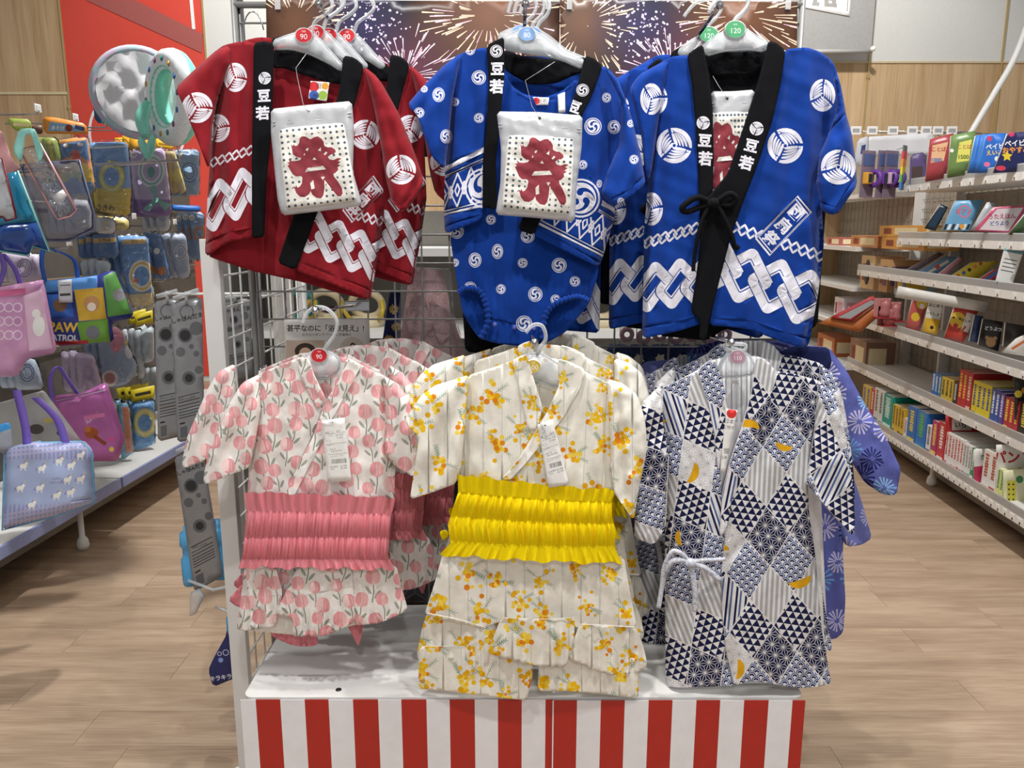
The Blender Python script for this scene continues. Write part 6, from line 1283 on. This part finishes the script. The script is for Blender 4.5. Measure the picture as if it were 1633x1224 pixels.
# ---- bubble toy cards on the side frame
M_BUB = mat('silver_card', '8F9093', .3, .04, 30., metal=.3); BK2, DG = c_('262628'), c_('5E5F63')
def bubble_card(quad, D, label, k=.25, txtrot=0., bottle=False):
    T = np.array(quad, float); cx = T[:, 0].mean(); x0 = at(cx, quad[0][1], D).x; mo = []
    def P(u, v): p = (T[0]*(1-u)+T[1]*u)*(1-v)+(T[3]*(1-u)+T[2]*u)*v; return (p[0], p[1])
    H = np.hypot(*(T[3]-T[0])); w = np.hypot(*(T[1]-T[0])); ax = T[1]-T[0]; rt = math.degrees(math.atan2(ax[1], ax[0]))
    mo += ring(*P(.5, .085), H*.045, H*.05, BK2, n=16)+text('しゃぼんだま', *P(.5, .13), w*.17, BK2, rt, .03)
    for u, v, r_ in ((.42, .25, .055), (.8, .22, .05), (.25, .36, .035), (.78, .4, .022), (.62, .34, .018), (.5, .56, .05), (.85, .52, .03)): mo += disc(*P(u, v), H*r_, DG, n=14)
    mo += disc(*P(.42, .25), H*.04, BK2)+disc(*P(.5, .56), H*.03, BK2)
    for v in (.68, .72, .745, .77, .79, .81, .83): mo += stroke([P(.1, v), P(.85, v)], H*.006, BK2)
    mo += text('使用上の注意', *P(.4, .70), w*.09, BK2, rt)+stroke([P(.12, .87), P(.3, .87)], H*.012, BK2)+[([P(.12, .895), P(.38, .895), P(.38, .97), P(.12, .97)], DG, None)]
    e = empty('bubble_toy_card', at(*quad[0], D, k, x0), label, 'toy card', 'silver bubble toy cards on the white side frame')
    panel('backing_card', e, quad, M_BUB, mo, D=D, k=k, x0=x0, depth=Drape(noise=2, nsc=90, seed=abs(int(cx))), step=12, th=.0015, soft=1)
    if bottle:
        for s_ in bottle:
            p = at(s_[0], s_[1], D+.03, k, x0); q = MB(); q.lathe([(0, -.075), (.02, -.075), (.022, -.06), (.022, .0), (.016, .01), (.016, .03), (.022, .04), (.02, .075), (.01, .08), (.01, .095), (0, .096)], mat('sky_bottle', '4FA3D8', .25, spec=.7), 14, Matrix.Translation(p)); q.build('bubble_bottle', e, True)
    q = MB(); a = P(.5, -.06); q.tube([at(*P(.5, .03), D-.003, k, x0), at(*a, D-.003, k, x0)], .004, M_HANG, 6); q.tube([at(*P(.1, -.03), D-.003, k, x0), at(*P(.9, -.05), D-.003, k, x0)], .006, M_HANG, 8); ap = at(*P(.5, -.04), D-.003, k, x0); q.tube([ap, Vector((XP, ap.y+.02, ap.z))], .003, M_METALW, 6); q.build('hang_tab', e, True)
    return e
bubble_card([(246,480),(287,474),(290,695),(252,704)], 2.16, 'upper left silver bubble toy card with dark bubbles', k=.2)
bubble_card([(272,484),(322,472),(326,695),(283,706)], 2.1, 'upper right silver bubble toy card, against the white post', k=.2)
bubble_card([(278,728),(322,712),(356,918),(310,944)], 2.02, 'lower silver bubble toy card with pale blue bottles behind it', k=.2, bottle=((302, 890), (350, 880)))
bubble_card([(352,480),(398,474),(404,600),(360,610)], 2.25, 'silver bubble toy card seen behind the white side wires', k=-.1)
e = empty('clip_strip', at(312, 945, 2.0), 'clear plastic clip holder hanging under the lower bubble toy card', 'clip')
panel('clear_tab', e, [(304,945),(318,938),(326,950),(312,978),(302,982)], M_HANG, D=2.0, step=8, th=.004, soft=0)
q = MB(); q.tube([at(300, 925, 2.0), at(340, 940, 2.0), at(368, 934, 1.9)], .004, M_HANG, 7); q.build('arm', e, True)
e = simple('bubble_toy_pack', 1.95, [(360,982),(374,976),(376,1080),(340,1095),(332,1068),(340,1050),(362,1010)], c_('232A66'), 'dark blue bubble toy pack hanging low beside the white post', 'toy card', disc(352, 1052, 4, c_('8FA0E0'))+ring(360, 1040, 4, 5, c_('DADDF4'), n=12)+ring(350, 1042, 2.5, 3.5, c_('DADDF4'), n=12)+text('キラキラ', 352, 1080, 9, c_('E9E9F4'), -8, .02)+stroke([(360,985),(368,1010)], 8, c_('4FA3D8')), part='backing_card', noise=1)
q = MB(); q.tube([at(358, 972, 1.95), at(345, 968, 1.95), at(372, 978, 1.82)], .004, M_METALW, 6); q.build('hang_hook', e, True)
# ================================================================== RIGHT SHELVES
GO = Vector((2.30, 3.5, 0))
rg = empty('book_gondola', GO, 'white book shelf unit with clear lips right of the aisle', 'shelf unit', None, -TH)
ctT, stT = math.cos(TH), math.sin(TH)
def G2W(x, s, z): return Vector((GO.x+x*ctT+s*stT, GO.y-x*stT+s*ctT, z))
def proj(p):
    d = p-Vector((0, 0, CAMZ)); f = d.y*cp-d.z*sp; return (816.5+FPX*d.x/f, 612-FPX*(d.y*sp+d.z*cp)/f)
def s_of(px, x, z):
    a, b_ = -1.2, 4.5
    for _ in range(40):
        m = (a+b_)/2
        if proj(G2W(x, m, z))[0] > px: a = m
        else: b_ = m
    return a
M_LIP = film('clear_lip', 'F2F4F5', .08, .1); M_GRID = mat('shelf_grid', 'A5A39E', .4, metal=.4)
SH = [(1.61, 0., -1, 1.42), (1.30, -.02, -1, 1.42), (1.08, -.04, -1, 1.98), (.75, -.06, -1, 1.92), (.45, -.08, -1, 1.92), (.17, -.14, -1, 1.75)]
for i, (z, x0, a, b_) in enumerate(SH):
    q = MB(); q.box((x0, a, z-.022), (.34, b_, z), M_METALW); q.build('shelf_board', rg)
    q = MB(); q.box((x0-.004, a, z-.02), (x0, b_, z+.018), mat('lip_label_strip', 'E9E8E4', .4)); q.build('label_strip', rg)
    q = MB(); q.box((x0-.003, a, z+.018), (x0-.0015, b_, z+.055), M_LIP); q.build('clear_lip', rg)
    n = 16 if i < 5 else 40
    for k in range(n):
        s = -.5+(b_+.5)*(k+.5)/n+(random.uniform(-.03, .03) if n == 16 else 0)
        if proj(G2W(x0, s, z))[0] > 1660: continue
        q = MB(); q.box((x0-.006, s-.016, z-.016), (x0-.004, s+.016, z+.010), M_WHITE); q.box((x0-.0066, s-.012, z-.014), (x0-.0061, s-.002, z-.004), c_('444444')); q.build('price_card', rg)
q = MB(); q.box((.36, -1, .02), (.38, 2, 1.78), mat('shelf_back_cream', 'A39B8E', .7)); q.build('back_panel', rg)
q = MB()
for k in range(34): s = -.6+2.6*k/34; q.tube([(.35, s, .2), (.35, s, 1.75)], .002, M_GRID, 5)
for k in range(24): z = .2+.065*k; q.tube([(.345, -.6, z), (.345, 2, z)], .002, M_GRID, 5)
o = q.build('wire_back', rg); o['kind'] = 'stuff'
for s in (1.42, 1.97, .1): q = MB(); q.box((.3, s, 0), (.36, s+.025, 1.78), M_METALW); q.build('upright', rg)
q = MB(); q.box((.0, -1, .03), (.36, 1.7, .14), M_METALG); q.build('plinth', rg)
for s in (.62, 1.4): q = MB(); q.lathe([(0, 0), (.022, .002), (.026, .02), (.022, .045), (.012, .06), (.012, .15)], M_METALW, 12, Matrix.Translation((-.05, s, 0))); q.build('castor_foot', rg)
PG = c_('EDEAE2')
def spine_book(px0, px1, z, h, col, acc, x, label, group, d=.19, lean=0., txt=None):
    s1, s0 = s_of(px0, x, z+h*.5), s_of(px1, x, z+h*.5); t = max(.004, s1-s0-.0015)
    e = empty('book', G2W(x, (s0+s1)/2, z+.0005), label, 'book', group, -TH)
    q = MB(); m = c_(col, .35); q.box((0, -t/2, 0), (.003, t/2, h), m); q.box((.003, -t/2, 0), (d, -t/2+.0018, h), m); q.box((.003, t/2-.0018, 0), (d, t/2, h), m); q.build('cover', e)
    q = MB(); q.box((.0035, -t/2+.0019, .003), (d-.004, t/2-.0019, h-.003), PG); q.build('pages', e)
    q = MB(); am = c_(acc)
    rr_ = random.Random(int(px0*7)); zz0 = .34
    q.box((-.0006, -t*.42, h*.04), (-.0001, t*.42, h*rr_.uniform(.1, .2)), am)
    while zz0 < .9:
        hh = rr_.uniform(.035, .06); ww = rr_.uniform(.16, .26); q.box((-.0008, -t*ww, h*zz0), (-.0001, t*ww, h*(zz0+hh)), am); zz0 += hh+rr_.uniform(.012, .03)
    q.build('spine_print', e)['kind'] = 'stuff'; return e
def row(z, x, items, shelfname, group):
    cnt = {}
    for it in items:
        px, n, w, h, col, acc, nm = it[:7]
        for k in range(n):
            lb = '%s %s standing on the %s' % (nm, 'book' if 'book' not in nm else '', shelfname); lb = ' '.join(lb.split())
            if n > 1: lb = '%s book of the row of %s on the %s' % (ORD[k] if k < 20 else 'last', nm+'s' if not nm.endswith('s') else nm, shelfname)
            spine_book(px+k*w, px+(k+1)*w, z, h, col, acc, x, lb, group)
row(.45, -.02, [(1486,2,4.6,.145,'3B6FB5','DCE6F2','blue spined pocket book'),(1496,1,4,.145,'4B7F9E','EDE4C8','teal spined pocket book'),(1501,3,6,.145,'D9B93A','4A4220','yellow spined pocket book'),(1520,1,6,.14,'2E2E33','C9C9C9','black slim pocket book'),(1528,2,6.4,.215,'C22A30','F0C84A','red story book'),(1541,1,8,.215,'B52A34','E9C9B8','crimson story book'),(1550,4,7.2,.185,'E3CF2F','2A4A9C','yellow quiz book'),(1580,2,6.4,.18,'2F56A8','EDEDED','blue puzzle book'),(1593,1,7,.175,'5A4A9A','E6D9F0','purple puzzle book'),(1601,3,7.6,.165,'B8323A','F2D24A','red and gold pocket book'),(1625,1,14,.17,'2A2624','E6C84A','black cover book')], 'fifth shelf', 'spine out books on the fifth shelf')
row(.17, -.08, [(1375,2,6,.20,'D9B23A','3A6FB0','amber drill book'),(1388,1,5,.2,'C23A44','F0E0C0','rose spined drill book'),(1394,2,7,.22,'E3E0DA','6A6A6A','white workbook'),(1408,1,14,.21,'1E9C8C','D9EFEA','teal workbook'),(1423,4,4.4,.175,'E0B92E','6A4A1E','golden animal book'),(1441,1,5,.13,'EDE9E4','B98A8A','small white booklet'),(1447,1,13,.215,'2A6FC0','E8D24A','blue atlas'),(1461,1,15,.215,'2F78C8','5FC04A','bright blue atlas'),(1477,1,7,.16,'EDEBE6','7A7A7A','white slim workbook'),(1485,1,9,.2,'B8326A','F2D26A','magenta reading book'),(1495,1,11,.21,'C9323A','F2EDE6','red reading book'),(1507,6,4.7,.175,'EDEAE6','C23A44','white number book'),(1535,3,4.3,.165,'E6E4E2','8A8A8A','pale grey number book'),(1548,1,5,.165,'2E8C4A','EDEDED','green spined letter book'),(1567,2,11,.19,'EFECE8','B85A4A','bread picture book'),(1589,2,5.5,.135,'DDE08A','4A8C5A','lime spined book')], 'bottom shelf', 'spine out books on the bottom shelf')
def face_book(quad, D, k, col, label, mo=(), group='face out books on the right gondola', thick=.012, name='book'):
    """a book shown by its cover; quad TL TR BR BL in pixels"""
    cx = sum(p[0] for p in quad)/4; x0 = at(cx, quad[0][1], D).x
    e = empty(name, at(*quad[3], D, k, x0), label, 'book' if 'book' in name else name.split('_')[-1], group)
    panel('cover', e, quad, c_(col, .35), mo, D=D, k=k, x0=x0, step=16, th=.0015, soft=0)
    c = np.mean(quad, 0); q2 = [tuple(c+(np.array(p)-c)*.975) for p in quad]; panel('pages', e, q2, PG, D=D+.002, k=k, x0=x0, step=30, th=thick, soft=0)
    panel('back_cover', e, quad, c_(col, .35), D=D+.004+thick, k=k, x0=x0, step=30, th=.0015, soft=0); return e
def dR(px, x=0.): return G2W(x, s_of(px, x, 1.4), 1.4).y
KR = -.55
def tl(tx, x, y, s, col, rot=0, b=.03): return text(tx, x, y, s, c_(col), rot, b)
face_book([(1483,222),(1521,212),(1508,284),(1476,290)], dR(1495), KR, 'A8434A', 'red picture word book in shrink film on the top shelf', [([(1487,232),(1512,226),(1505,256),(1484,260)], c_('E3B48A'), None)]+tl('ことば', 1497, 238, 8, 'A83A2E')+tl('1000', 1493, 255, 9, '3A5FA8'))
face_book([(1517,216),(1556,208),(1545,278),(1511,284)], dR(1528), KR, '6E8C4F', 'green picture word book with a yellow panel on the top shelf', [([(1530,227),(1550,222),(1545,256),(1525,259)], c_('E3DC6A'), None)]+tl('ことば', 1538, 234, 8, 'B06A3A')+tl('1500', 1536, 250, 9, '4A6A2A')+disc(1518, 240, 3, CLD))
for i in range(4): face_book([(1556+i*5.5,216),(1590+i*5.5,212),(1573+i*5.5,274),(1543+i*5.5,276)], dR(1560)-.012*i, KR, '2F6FC8' if i % 2 else '3A7FD0', ['leftmost of four overlapping blue sea books on the top shelf', 'second of four overlapping blue sea books on the top shelf', 'third of four overlapping blue sea books on the top shelf', 'front blue sea book with pink and white fish on the top shelf'][i], (tl('ベイビー', 1592, 233, 10, 'F2F2F2', -4)+tl('えいご', 1586, 243, 9, 'F2C84A', -4)+disc(1574, 262, 5, c_('E77AA0'), ry=4)+disc(1590, 253, 4, CLD)+disc(1578, 221, 4, c_('D8406A'))) if i == 3 else ())
face_book([(1607,212),(1660,208),(1650,272),(1584,276)], dR(1600)-.06, KR, '23295C', 'dark navy bedtime book with a yellow star on the top shelf', tl('ベイビー', 1624, 228, 11, 'F4F4F4', -3)+tl('おやすみ', 1620, 239, 11, 'F2A04A', -3)+[([(1606+9*math.cos(a)*(1 if j % 2 == 0 else .5), 249+9*math.sin(a)*(1 if j % 2 == 0 else .5)) for j, a in enumerate(np.arange(10)*PI/5-PI/2)], c_('F0D23A'), None)]+disc(1596, 268, 8, c_('D8405A'), ry=4)+disc(1613, 213, 5, c_('D8406A')))
face_book([(1500,325),(1512,330),(1492,368),(1474,364)], dR(1492), KR, '23303A', 'black framed tablet book leaning on the second shelf', [([(1499,331),(1507,334),(1490,362),(1481,360)], c_('1F3A52'), None)])
face_book([(1524,320),(1570,318),(1545,368),(1502,367)], dR(1530), KR, '6FA8D0', 'pale blue piano sound book leaning on the second shelf', sum([[([(1508+i*6,357),(1512+i*6,357),(1508+i*6,366),(1504+i*6,366)], c_('F2F2F2') if i % 2 else c_('22252A'), None)] for i in range(7)], [])+ring(1538, 337, 8, 10, c_('E9788A'), n=16)+tl('ピアノ', 1537, 337, 9, 'D8505A')+disc(1534, 361, 4, c_('E8A03A')))
face_book([(1576,322),(1590,324),(1566,366),(1548,368)], dR(1556)-.02, KR, 'B9C4CC', 'grey edged book behind the pale blue piano book')
face_book([(1585,330),(1640,327),(1612,372),(1553,368)], dR(1580)-.05, KR, 'C9587A', 'pink edged song book with lace cover leaning on the second shelf', [([(1590,333),(1632,331),(1608,368),(1562,366)], c_('E6DDE0'), None)]+tl('うたえほん', 1598, 345, 9, 'B8406A', -2)+tl('どうよう', 1594, 356, 8, '3A5FA8', -2))
face_book([(1640,335),(1672,335),(1640,374),(1608,374)], dR(1610)-.1, KR, '3F5A3A', 'dark green book right of the pink song book')
for i, (q_, col, lb) in enumerate((([(1498,402),(1506,405),(1452,436),(1440,433)], '8A7A8C', 'mauve flat book at the left of the third shelf'), ([(1508,408),(1534,411),(1482,444),(1456,438)], '6F9CC8', 'sky blue flat activity book on the third shelf'), ([(1530,410),(1536,414),(1500,445),(1488,444)], 'C98A9A', 'rose flat book beside the sky blue activity book'), ([(1550,418),(1592,416),(1552,450),(1508,446)], 'E0C83A', 'yellow comic activity book lying on the third shelf'), ([(1585,430),(1600,428),(1575,458),(1550,452)], 'C84A4A', 'red and blue flat book under the advice card'))):
    mo = {1: stroke([(1512,416),(1475,438)], 4, c_('EDE6DA'))+disc(1495, 425, 4, c_('D8604A')), 3: sum([disc(1528+i_*9, 440-i_*5, 3, c_(['C84A3A', '3A6FB8', '2A2A2A', 'E98A3A'][i_ % 4])) for i_ in range(7)], []), 4: stroke([(1592,432),(1566,450)], 5, c_('3A6FB8'))}.get(i, ())
    face_book(q_, dR(q_[3][0], -.02)+.0, KR, col, lb, mo)
e = simple('advice_card', dR(1600, -.05)-.05, [(1603,391),(1634,396),(1612,460),(1586,454)], M_WHITE, 'white and teal advice card standing on the third shelf lip', 'card', [([(1603,391),(1634,396),(1630,406),(1600,400)], c_('6FA0A8'), None)]+sum([stroke([(1602-i*2,412+i*6),(1622-i*2,416+i*6)], 1.6, c_('555555')) for i in range(4)], [])+[([(1590,448),(1614,454),(1612,460),(1586,454)], c_('6FA0A8'), None)], part='printed_sheet', noise=.5, k=KR, x0=at(1610, 420, dR(1600)).x)
e = empty('display_tray', at(1470, 460, 4.3), 'white sloped tray behind the tiger picture books on the fourth shelf', 'tray'); panel('tray_back', e, [(1434,456),(1576,482),(1572,498),(1428,474)], c_('D9D5CE'), D=4.15, k=KR, x0=at(1500, 470, 4.15).x, step=20, th=.01, soft=0)
TG, OR = c_('E8C23A'), c_('D8702E')
face_book([(1458,468),(1482,474),(1466,528),(1444,522)], dR(1465, -.02), KR, 'C9605A', 'orange tiger picture book at the left of the fourth shelf', disc(1470, 484, 9, TG)+disc(1470, 488, 4, CLD)+disc(1460, 505, 7, TG))
face_book([(1484,476),(1506,480),(1494,534),(1470,528)], dR(1484, -.02)-.03, KR, 'EDEAE2', 'white and yellow first words book beside the tiger picture book', [([(1476,506),(1500,510),(1494,534),(1470,528)], c_('E8B93A'), None)]+tl('はじめて', 1493, 487, 6.5, '222222', 8)+tl('いっしょう', 1490, 500, 6, '222222', 8)+disc(1486, 522, 3, BK2))
face_book([(1524,484),(1562,492),(1536,546),(1506,538)], dR(1530, -.03), KR, 'C9443A', 'red tiger face book with smiling yellow tiger on the fourth shelf', disc(1527, 510, 13, TG)+disc(1524, 519, 4, c_('C8323A'))+disc(1521, 506, 1.8, BK2)+disc(1531, 508, 1.8, BK2)+[([(1542,498),(1560,502),(1548,532),(1532,526)], c_('EFEAE2'), None)]+tl('おしゃべり', 1546, 512, 5.5, '222222', 10)+stroke([(1530,532),(1540,520)], 4, OR))
for i, (q_, col, lb) in enumerate((([(1555,502),(1568,504),(1560,546),(1546,544)], '2A3A66', 'dark blue night book left of the black animal book'), ([(1568,508),(1600,513),(1592,560),(1560,550)], '23201E', 'black animal picture book with brown bear on the fourth shelf'), ([(1604,514),(1640,520),(1630,560),(1600,552)], '2E2B2A', 'black covered book at the right end of the fourth shelf'))):
    face_book(q_, dR(q_[3][0], -.04), KR, col, lb, (disc(1580, 545, 8, c_('B58A5A'))+disc(1574, 538, 3, c_('B58A5A'))+disc(1587, 539, 3, c_('B58A5A'))+tl('どうぶつ', 1584, 524, 7, 'EDEDED', 6)) if i == 1 else ())
face_book([(1622,540),(1660,522),(1650,570),(1598,562)], dR(1610, -.06)-.08, KR, 'E6DFD6', 'white fanned picture book leaning at the right end of the fourth shelf', stroke([(1614,556),(1640,540)], 4, c_('D8703A')))
def nD(px, z, x): return G2W(x, s_of(px, x, z), z).y-.004
face_book([(1618,604),(1680,600),(1680,688),(1618,668)], nD(1620, .53, -.02), .06, '2B2624', 'dark picture book with yellow ducks, its cover seen on the fifth shelf', disc(1624, 628, 6, c_('E8D24A'))+disc(1629, 652, 6, c_('3A6FB8'))+disc(1634, 622, 5, c_('E8A03A'))+disc(1634, 650, 5, c_('D8504A')), thick=.004)
face_book([(1508,662),(1566,662),(1566,746),(1508,738)], nD(1507, .28, -.08), .06, 'B8282E', 'red boxed number book whose cover rises behind the white number books', [([(1518,668),(1554,668),(1554,686),(1518,686)], c_('EDEAE6'), None)]+tl('いち', 1532, 677, 10, '333333')+tl('10', 1558, 676, 10, 'F2D0C0'), thick=.004)
face_book([(1553,716),(1584,714),(1584,800),(1553,786)], nD(1554, .25, -.08), .06, 'EFECE8', 'white letter book with a pink foot, its cover seen on the bottom shelf', [([(1553,744),(1570,742),(1570,794),(1553,786)], c_('C8325A'), None)]+tl('た', 1568, 729, 10, '2A8C4A'), thick=.004)
face_book([(1589,709),(1680,706),(1680,830),(1589,800)], nD(1589, .26, -.08), .06, 'F0EDE8', 'white bread picture book with red lettering, its cover facing the camera', tl('パンど', 1616, 729, 22, 'B8282E', 0, .03)+disc(1632, 756, 24, c_('B9824E'), ry=12, rot=-.1)+disc(1630, 754, 18, c_('D2A06A'), ry=8, rot=-.1), thick=.004)
face_book([(1600,750),(1690,744),(1690,850),(1600,822)], nD(1600, .24, -.08), .06, 'E9E6C0', 'pale lime picture book with a yellow dotted strip, front of the bottom shelf', [([(1606,766),(1620,766),(1620,812),(1606,808)], c_('DDD24A'), None)]+sum([disc(1609+j*7, 772+i*8, 1.6, BK2, n=6) for i in range(5) for j in (0, 1)], [])+disc(1626, 764, 6, c_('4A8C5A')), thick=.004)
for i, (x, y) in enumerate(((1412, 492), (1428, 498), (1418, 505))):
    p = at(x, y, 4.75); e = empty('toy_figure_pack', p, ['pink bear toy pack, left one on the fourth shelf', 'pink bear toy pack, right one on the fourth shelf', 'pink bear toy pack lying in front on the fourth shelf'][i], 'toy', 'pink toy packs')
    q = MB(); q.lathe([(0, -.05), (.03, -.05), (.034, -.02), (.026, .0), (.03, .02), (.024, .045), (0, .052)], mat('toy_pink', 'B5706F', .4), 14); q.build('body', e)
    for s_ in (-1, 1): q = MB(); q.lathe([(0, -.01), (.011, 0), (0, .01)], mat('toy_pink', 'B5706F', .4), 10, Matrix.Translation((s_*.02, 0, .05))); q.build('ear', e)
    q = MB(); q.box((-.05, -.04, -.056), (.05, .045, -.05), c_('A8323A')); q.box((-.05, .04, -.056), (.05, .045, .06), c_('C98A8A')); q.build('backing_card', e)
# ---- the farther unit of the right wall
fg = empty('toy_gondola', G2W(.05, 2.1, 0), 'farther white shelf unit with toy boxes beyond the book shelves', 'shelf unit', None, -TH)
for z, x0 in ((1.245, -.02), (.965, -.02), (.70, -.04), (.40, -.06), (1.62, .1)):
    q = MB(); q.box((x0-.05, .02, z-.03), (.34, 2.2, z), M_METALW); q.build('shelf_board', fg)
q = MB(); q.box((.34, 0, 0), (.36, 2.2, 1.95), mat('shelf_back_cream', 'A39B8E', .7)); q.build('back_panel', fg)
q = MB()
for k in range(26): q.tube([(.33, .02+k*.085, .2), (.33, .02+k*.085, 1.75)], .0025, M_GRID, 5)
for k in range(16): q.tube([(.328, .02, .2+.095*k), (.328, 2.2, .2+.095*k)], .0025, M_GRID, 5)
q.build('wire_back', fg)['kind'] = 'stuff'
def F2W(x, s, z): return G2W(.05+x, 2.1+s, z)
def tbox(px, z, w, d, h, col, label, mo=None, x=0., g='toy boxes on the farther shelves', acc='E9D9B0', oval=False):
    s = s_of(px, .05+x, z+h/2)-2.1; p = F2W(x, s, z+.0005)
    e = empty('toy_box', p, label, 'box', g, -TH)
    q = MB(); q.box((0, 0, 0), (d, w, h), c_(col, .35), bev=.002); q.build('carton', e)
    q = MB(); q.box((-.0012, w*.12, h*.2), (-.0002, w*.62, h*.8), c_(acc)); q.box((-.0014, w*.7, h*.25), (-.0002, w*.88, h*.75), c_('8A3A2E')); q.build('front_print', e)
    q = MB(); q.box((d*.1, -.0012, h*.2), (d*.7, -.0002, h*.8), c_(acc)); q.build('side_print', e)
    if oval: q = MB(); q.lathe([(0, -.001), (.05, -.001), (.05, .0005), (0, .0005)], c_('1E1A18'), 20, Matrix.Translation((-.001, w*.5, h*.5)) @ Matrix.Rotation(PI/2, 4, 'Y') @ Matrix.Diagonal((h/.13, 1, 1, 1))); q.build('oval_window', e)
    return e
tbox(1474, 1.245, .62, .2, .075, 'D79A4A', 'lower long orange toy box on the farther shelf', x=-.03)
tbox(1472, 1.3215, .64, .2, .07, 'DBA04E', 'upper long orange toy box stacked on the lower one', x=-.03)
tbox(1400, 1.245, .5, .2, .08, 'C98A5A', 'brown edged toy box at the far end of the orange box shelf', x=-.03)
tbox(1340, 1.245, .3, .2, .06, 'B5645A', 'small reddish pack at the far end beside the blue jacket sleeve', x=-.03)
tbox(1394, .965, .24, .2, .225, 'D9B98A', 'cream doll box with black oval window on the farther shelf', x=-.02, oval=True, acc='D9C4B4')
tbox(1416, .965, .14, .2, .21, 'C49A6A', 'tan doll box right of the oval window box', x=-.02, acc='7A5A7A')
tbox(1440, .965, .12, .2, .16, '9CBFC9', 'pale blue butterfly craft pack beside the tan doll box', x=-.03, acc='E3C84A')
tbox(1345, .70, .2, .2, .16, 'E3DDE3', 'white and pink toy box low on the farther shelf near the blue jacket', x=-.02, acc='D9A0B9')
tbox(1372, .70, .26, .2, .11, 'E6E0DA', 'white flat toy box beside the white and pink one', x=-.02, acc='B98AA8')
tbox(1330, .40, .4, .2, .14, 'B9683A', 'rust coloured toy box on the lowest farther shelf', x=-.02)
tbox(1380, .40, .3, .2, .2, '8A6A5A', 'brown toy box on the lowest farther shelf beside the rust one', x=-.02)
e = empty('slate_toy', at(1385, 505, 4.9), 'red framed grey drawing slate lying on an orange box', 'toy')
panel('frame', e, [(1326,506),(1392,472),(1402,478),(1360,512)], c_('B5323A'), [([(1336,506),(1390,478),(1397,482),(1356,508)], c_('A9AEB0'), None)]+stroke([(1372,506),(1396,490)], 3, c_('E8B93A')), D=4.9, k=-.3, x0=at(1370, 495, 4.9).x, step=14, th=.02, soft=0)
panel('box_under', e, [(1308,516),(1330,505),(1362,512),(1402,484),(1404,502),(1372,530)], c_('C2703A'), D=4.92, k=-.3, x0=at(1370, 495, 4.9).x, step=14, th=.03, soft=0)
for i, px in enumerate((1387, 1412, 1424)):
    p = at(px, 278, 5.0); cl = (('D8A03A', '6A3A9A'), ('6A3A9A', '6A3A9A'), ('C9A9C4', '5A3A8A'))[i]
    e = empty('toy_watch_pack', at(px, 240, 5.0), ['yellow and purple toy watch pack hanging beside the blue jacket', 'purple toy watch pack hanging edge on', 'purple toy watch pack beside the rainbow pack'][i], 'toy', 'toy watch packs', .5)
    q = MB(); q.box((-.06, 0, -.28), (.06, .004, 0), c_('8A7A8C')); q.box((-.05, -.002, -.09), (.05, 0, -.02), c_('5A6A9A')); q.build('backing_card', e)
    q = MB(); q.box((-.05, -.04, -.2), (.0, -.002, -.13), c_(cl[0]), bev=.008); q.box((-.04, -.042, -.19), (-.01, -.0405, -.14), c_('22303A')); q.build('watch', e)
    q = MB(); q.torus(.04, .016, c_(cl[1]), 20, 8, Matrix.Translation((.03, -.03, -.165)) @ Matrix.Rotation(PI/2, 4, 'Z')); q.build('strap', e)
    q = MB(); q.tube([(0, .0, -.01), (.2, .12, .0)], .003, M_CHROME, 6); q.build('peg', e)
e = empty('rainbow_pack', at(1442, 232, 4.95), 'narrow rainbow striped toy pack hanging between the watch packs', 'toy', None, .9)
q = MB()
for i, cc in enumerate(('4A7FC8', '5FB05A', 'E8D23A', 'E8923A', 'D8404A')): q.box((-.04, -.012, -.26+.045*i), (.04, .0, -.215+.045*i), c_(cc))
q.build('rainbow_card', e); q = MB(); q.box((-.04, -.01, -.035), (.04, -.002, 0), c_('6A6A6A')); q.build('header_card', e); q = MB(); q.tube([(0, 0, -.01), (.25, .1, .0)], .003, M_CHROME, 6); q.build('peg', e)
e = simple('toy_watch_pack', 4.85, [(1452,246),(1476,242),(1478,296),(1450,298)], c_('5A4A7A'), 'dark purple toy watch pack left of the red word book', 'toy', [([(1454,266),(1472,264),(1472,288),(1454,290)], c_('4A3A3A'), None)], group='toy watch packs', part='backing_card', k=-.3, x0=at(1464, 270, 4.85).x, noise=1)
e = simple('plastic_pouch', 5.3, [(1382,218),(1490,212),(1490,246),(1384,250)], mat('white_pouch', 'DCDCE0', .2, .03, 8., .4, 20.), 'shiny white plastic pouch row hanging above the toy watches', 'pouch', part='pouch_sheet', noise=6)
for i, px in enumerate((1365, 1391, 1424, 1455, 1477, 1496, 1518)):
    p = at(px, 208, 5.35); e = empty('price_holder', p, ORD[i]+' white price holder from the left on the upper rail, against the wood wall', 'price holder', 'white price holders on the upper rail')
    q = MB(); q.box((-.034, -.003, -.026), (.034, .003, .026), M_WHITE, bev=.002); q.build('plate', e); q = MB(); q.box((-.022, -.0045, -.012), (.022, -.0032, .012), c_('A9A9A9')); q.build('printed_card', e); q = MB(); q.tube([(0, .003, 0), (.30, .03, -.02), (.42, .03, -.08)], .003, M_CHROME, 6); q.build('rod', e)
e = simple('toy_pack', 5.2, [(1368,222),(1386,216),(1384,268),(1362,262)], c_('C9CBD4'), 'white and navy toy pack hanging beside the blue jacket shoulder', 'toy', [([(1374,232),(1381,230),(1379,244),(1372,246)], c_('3A4A7A'), None)], part='backing_card', noise=1)
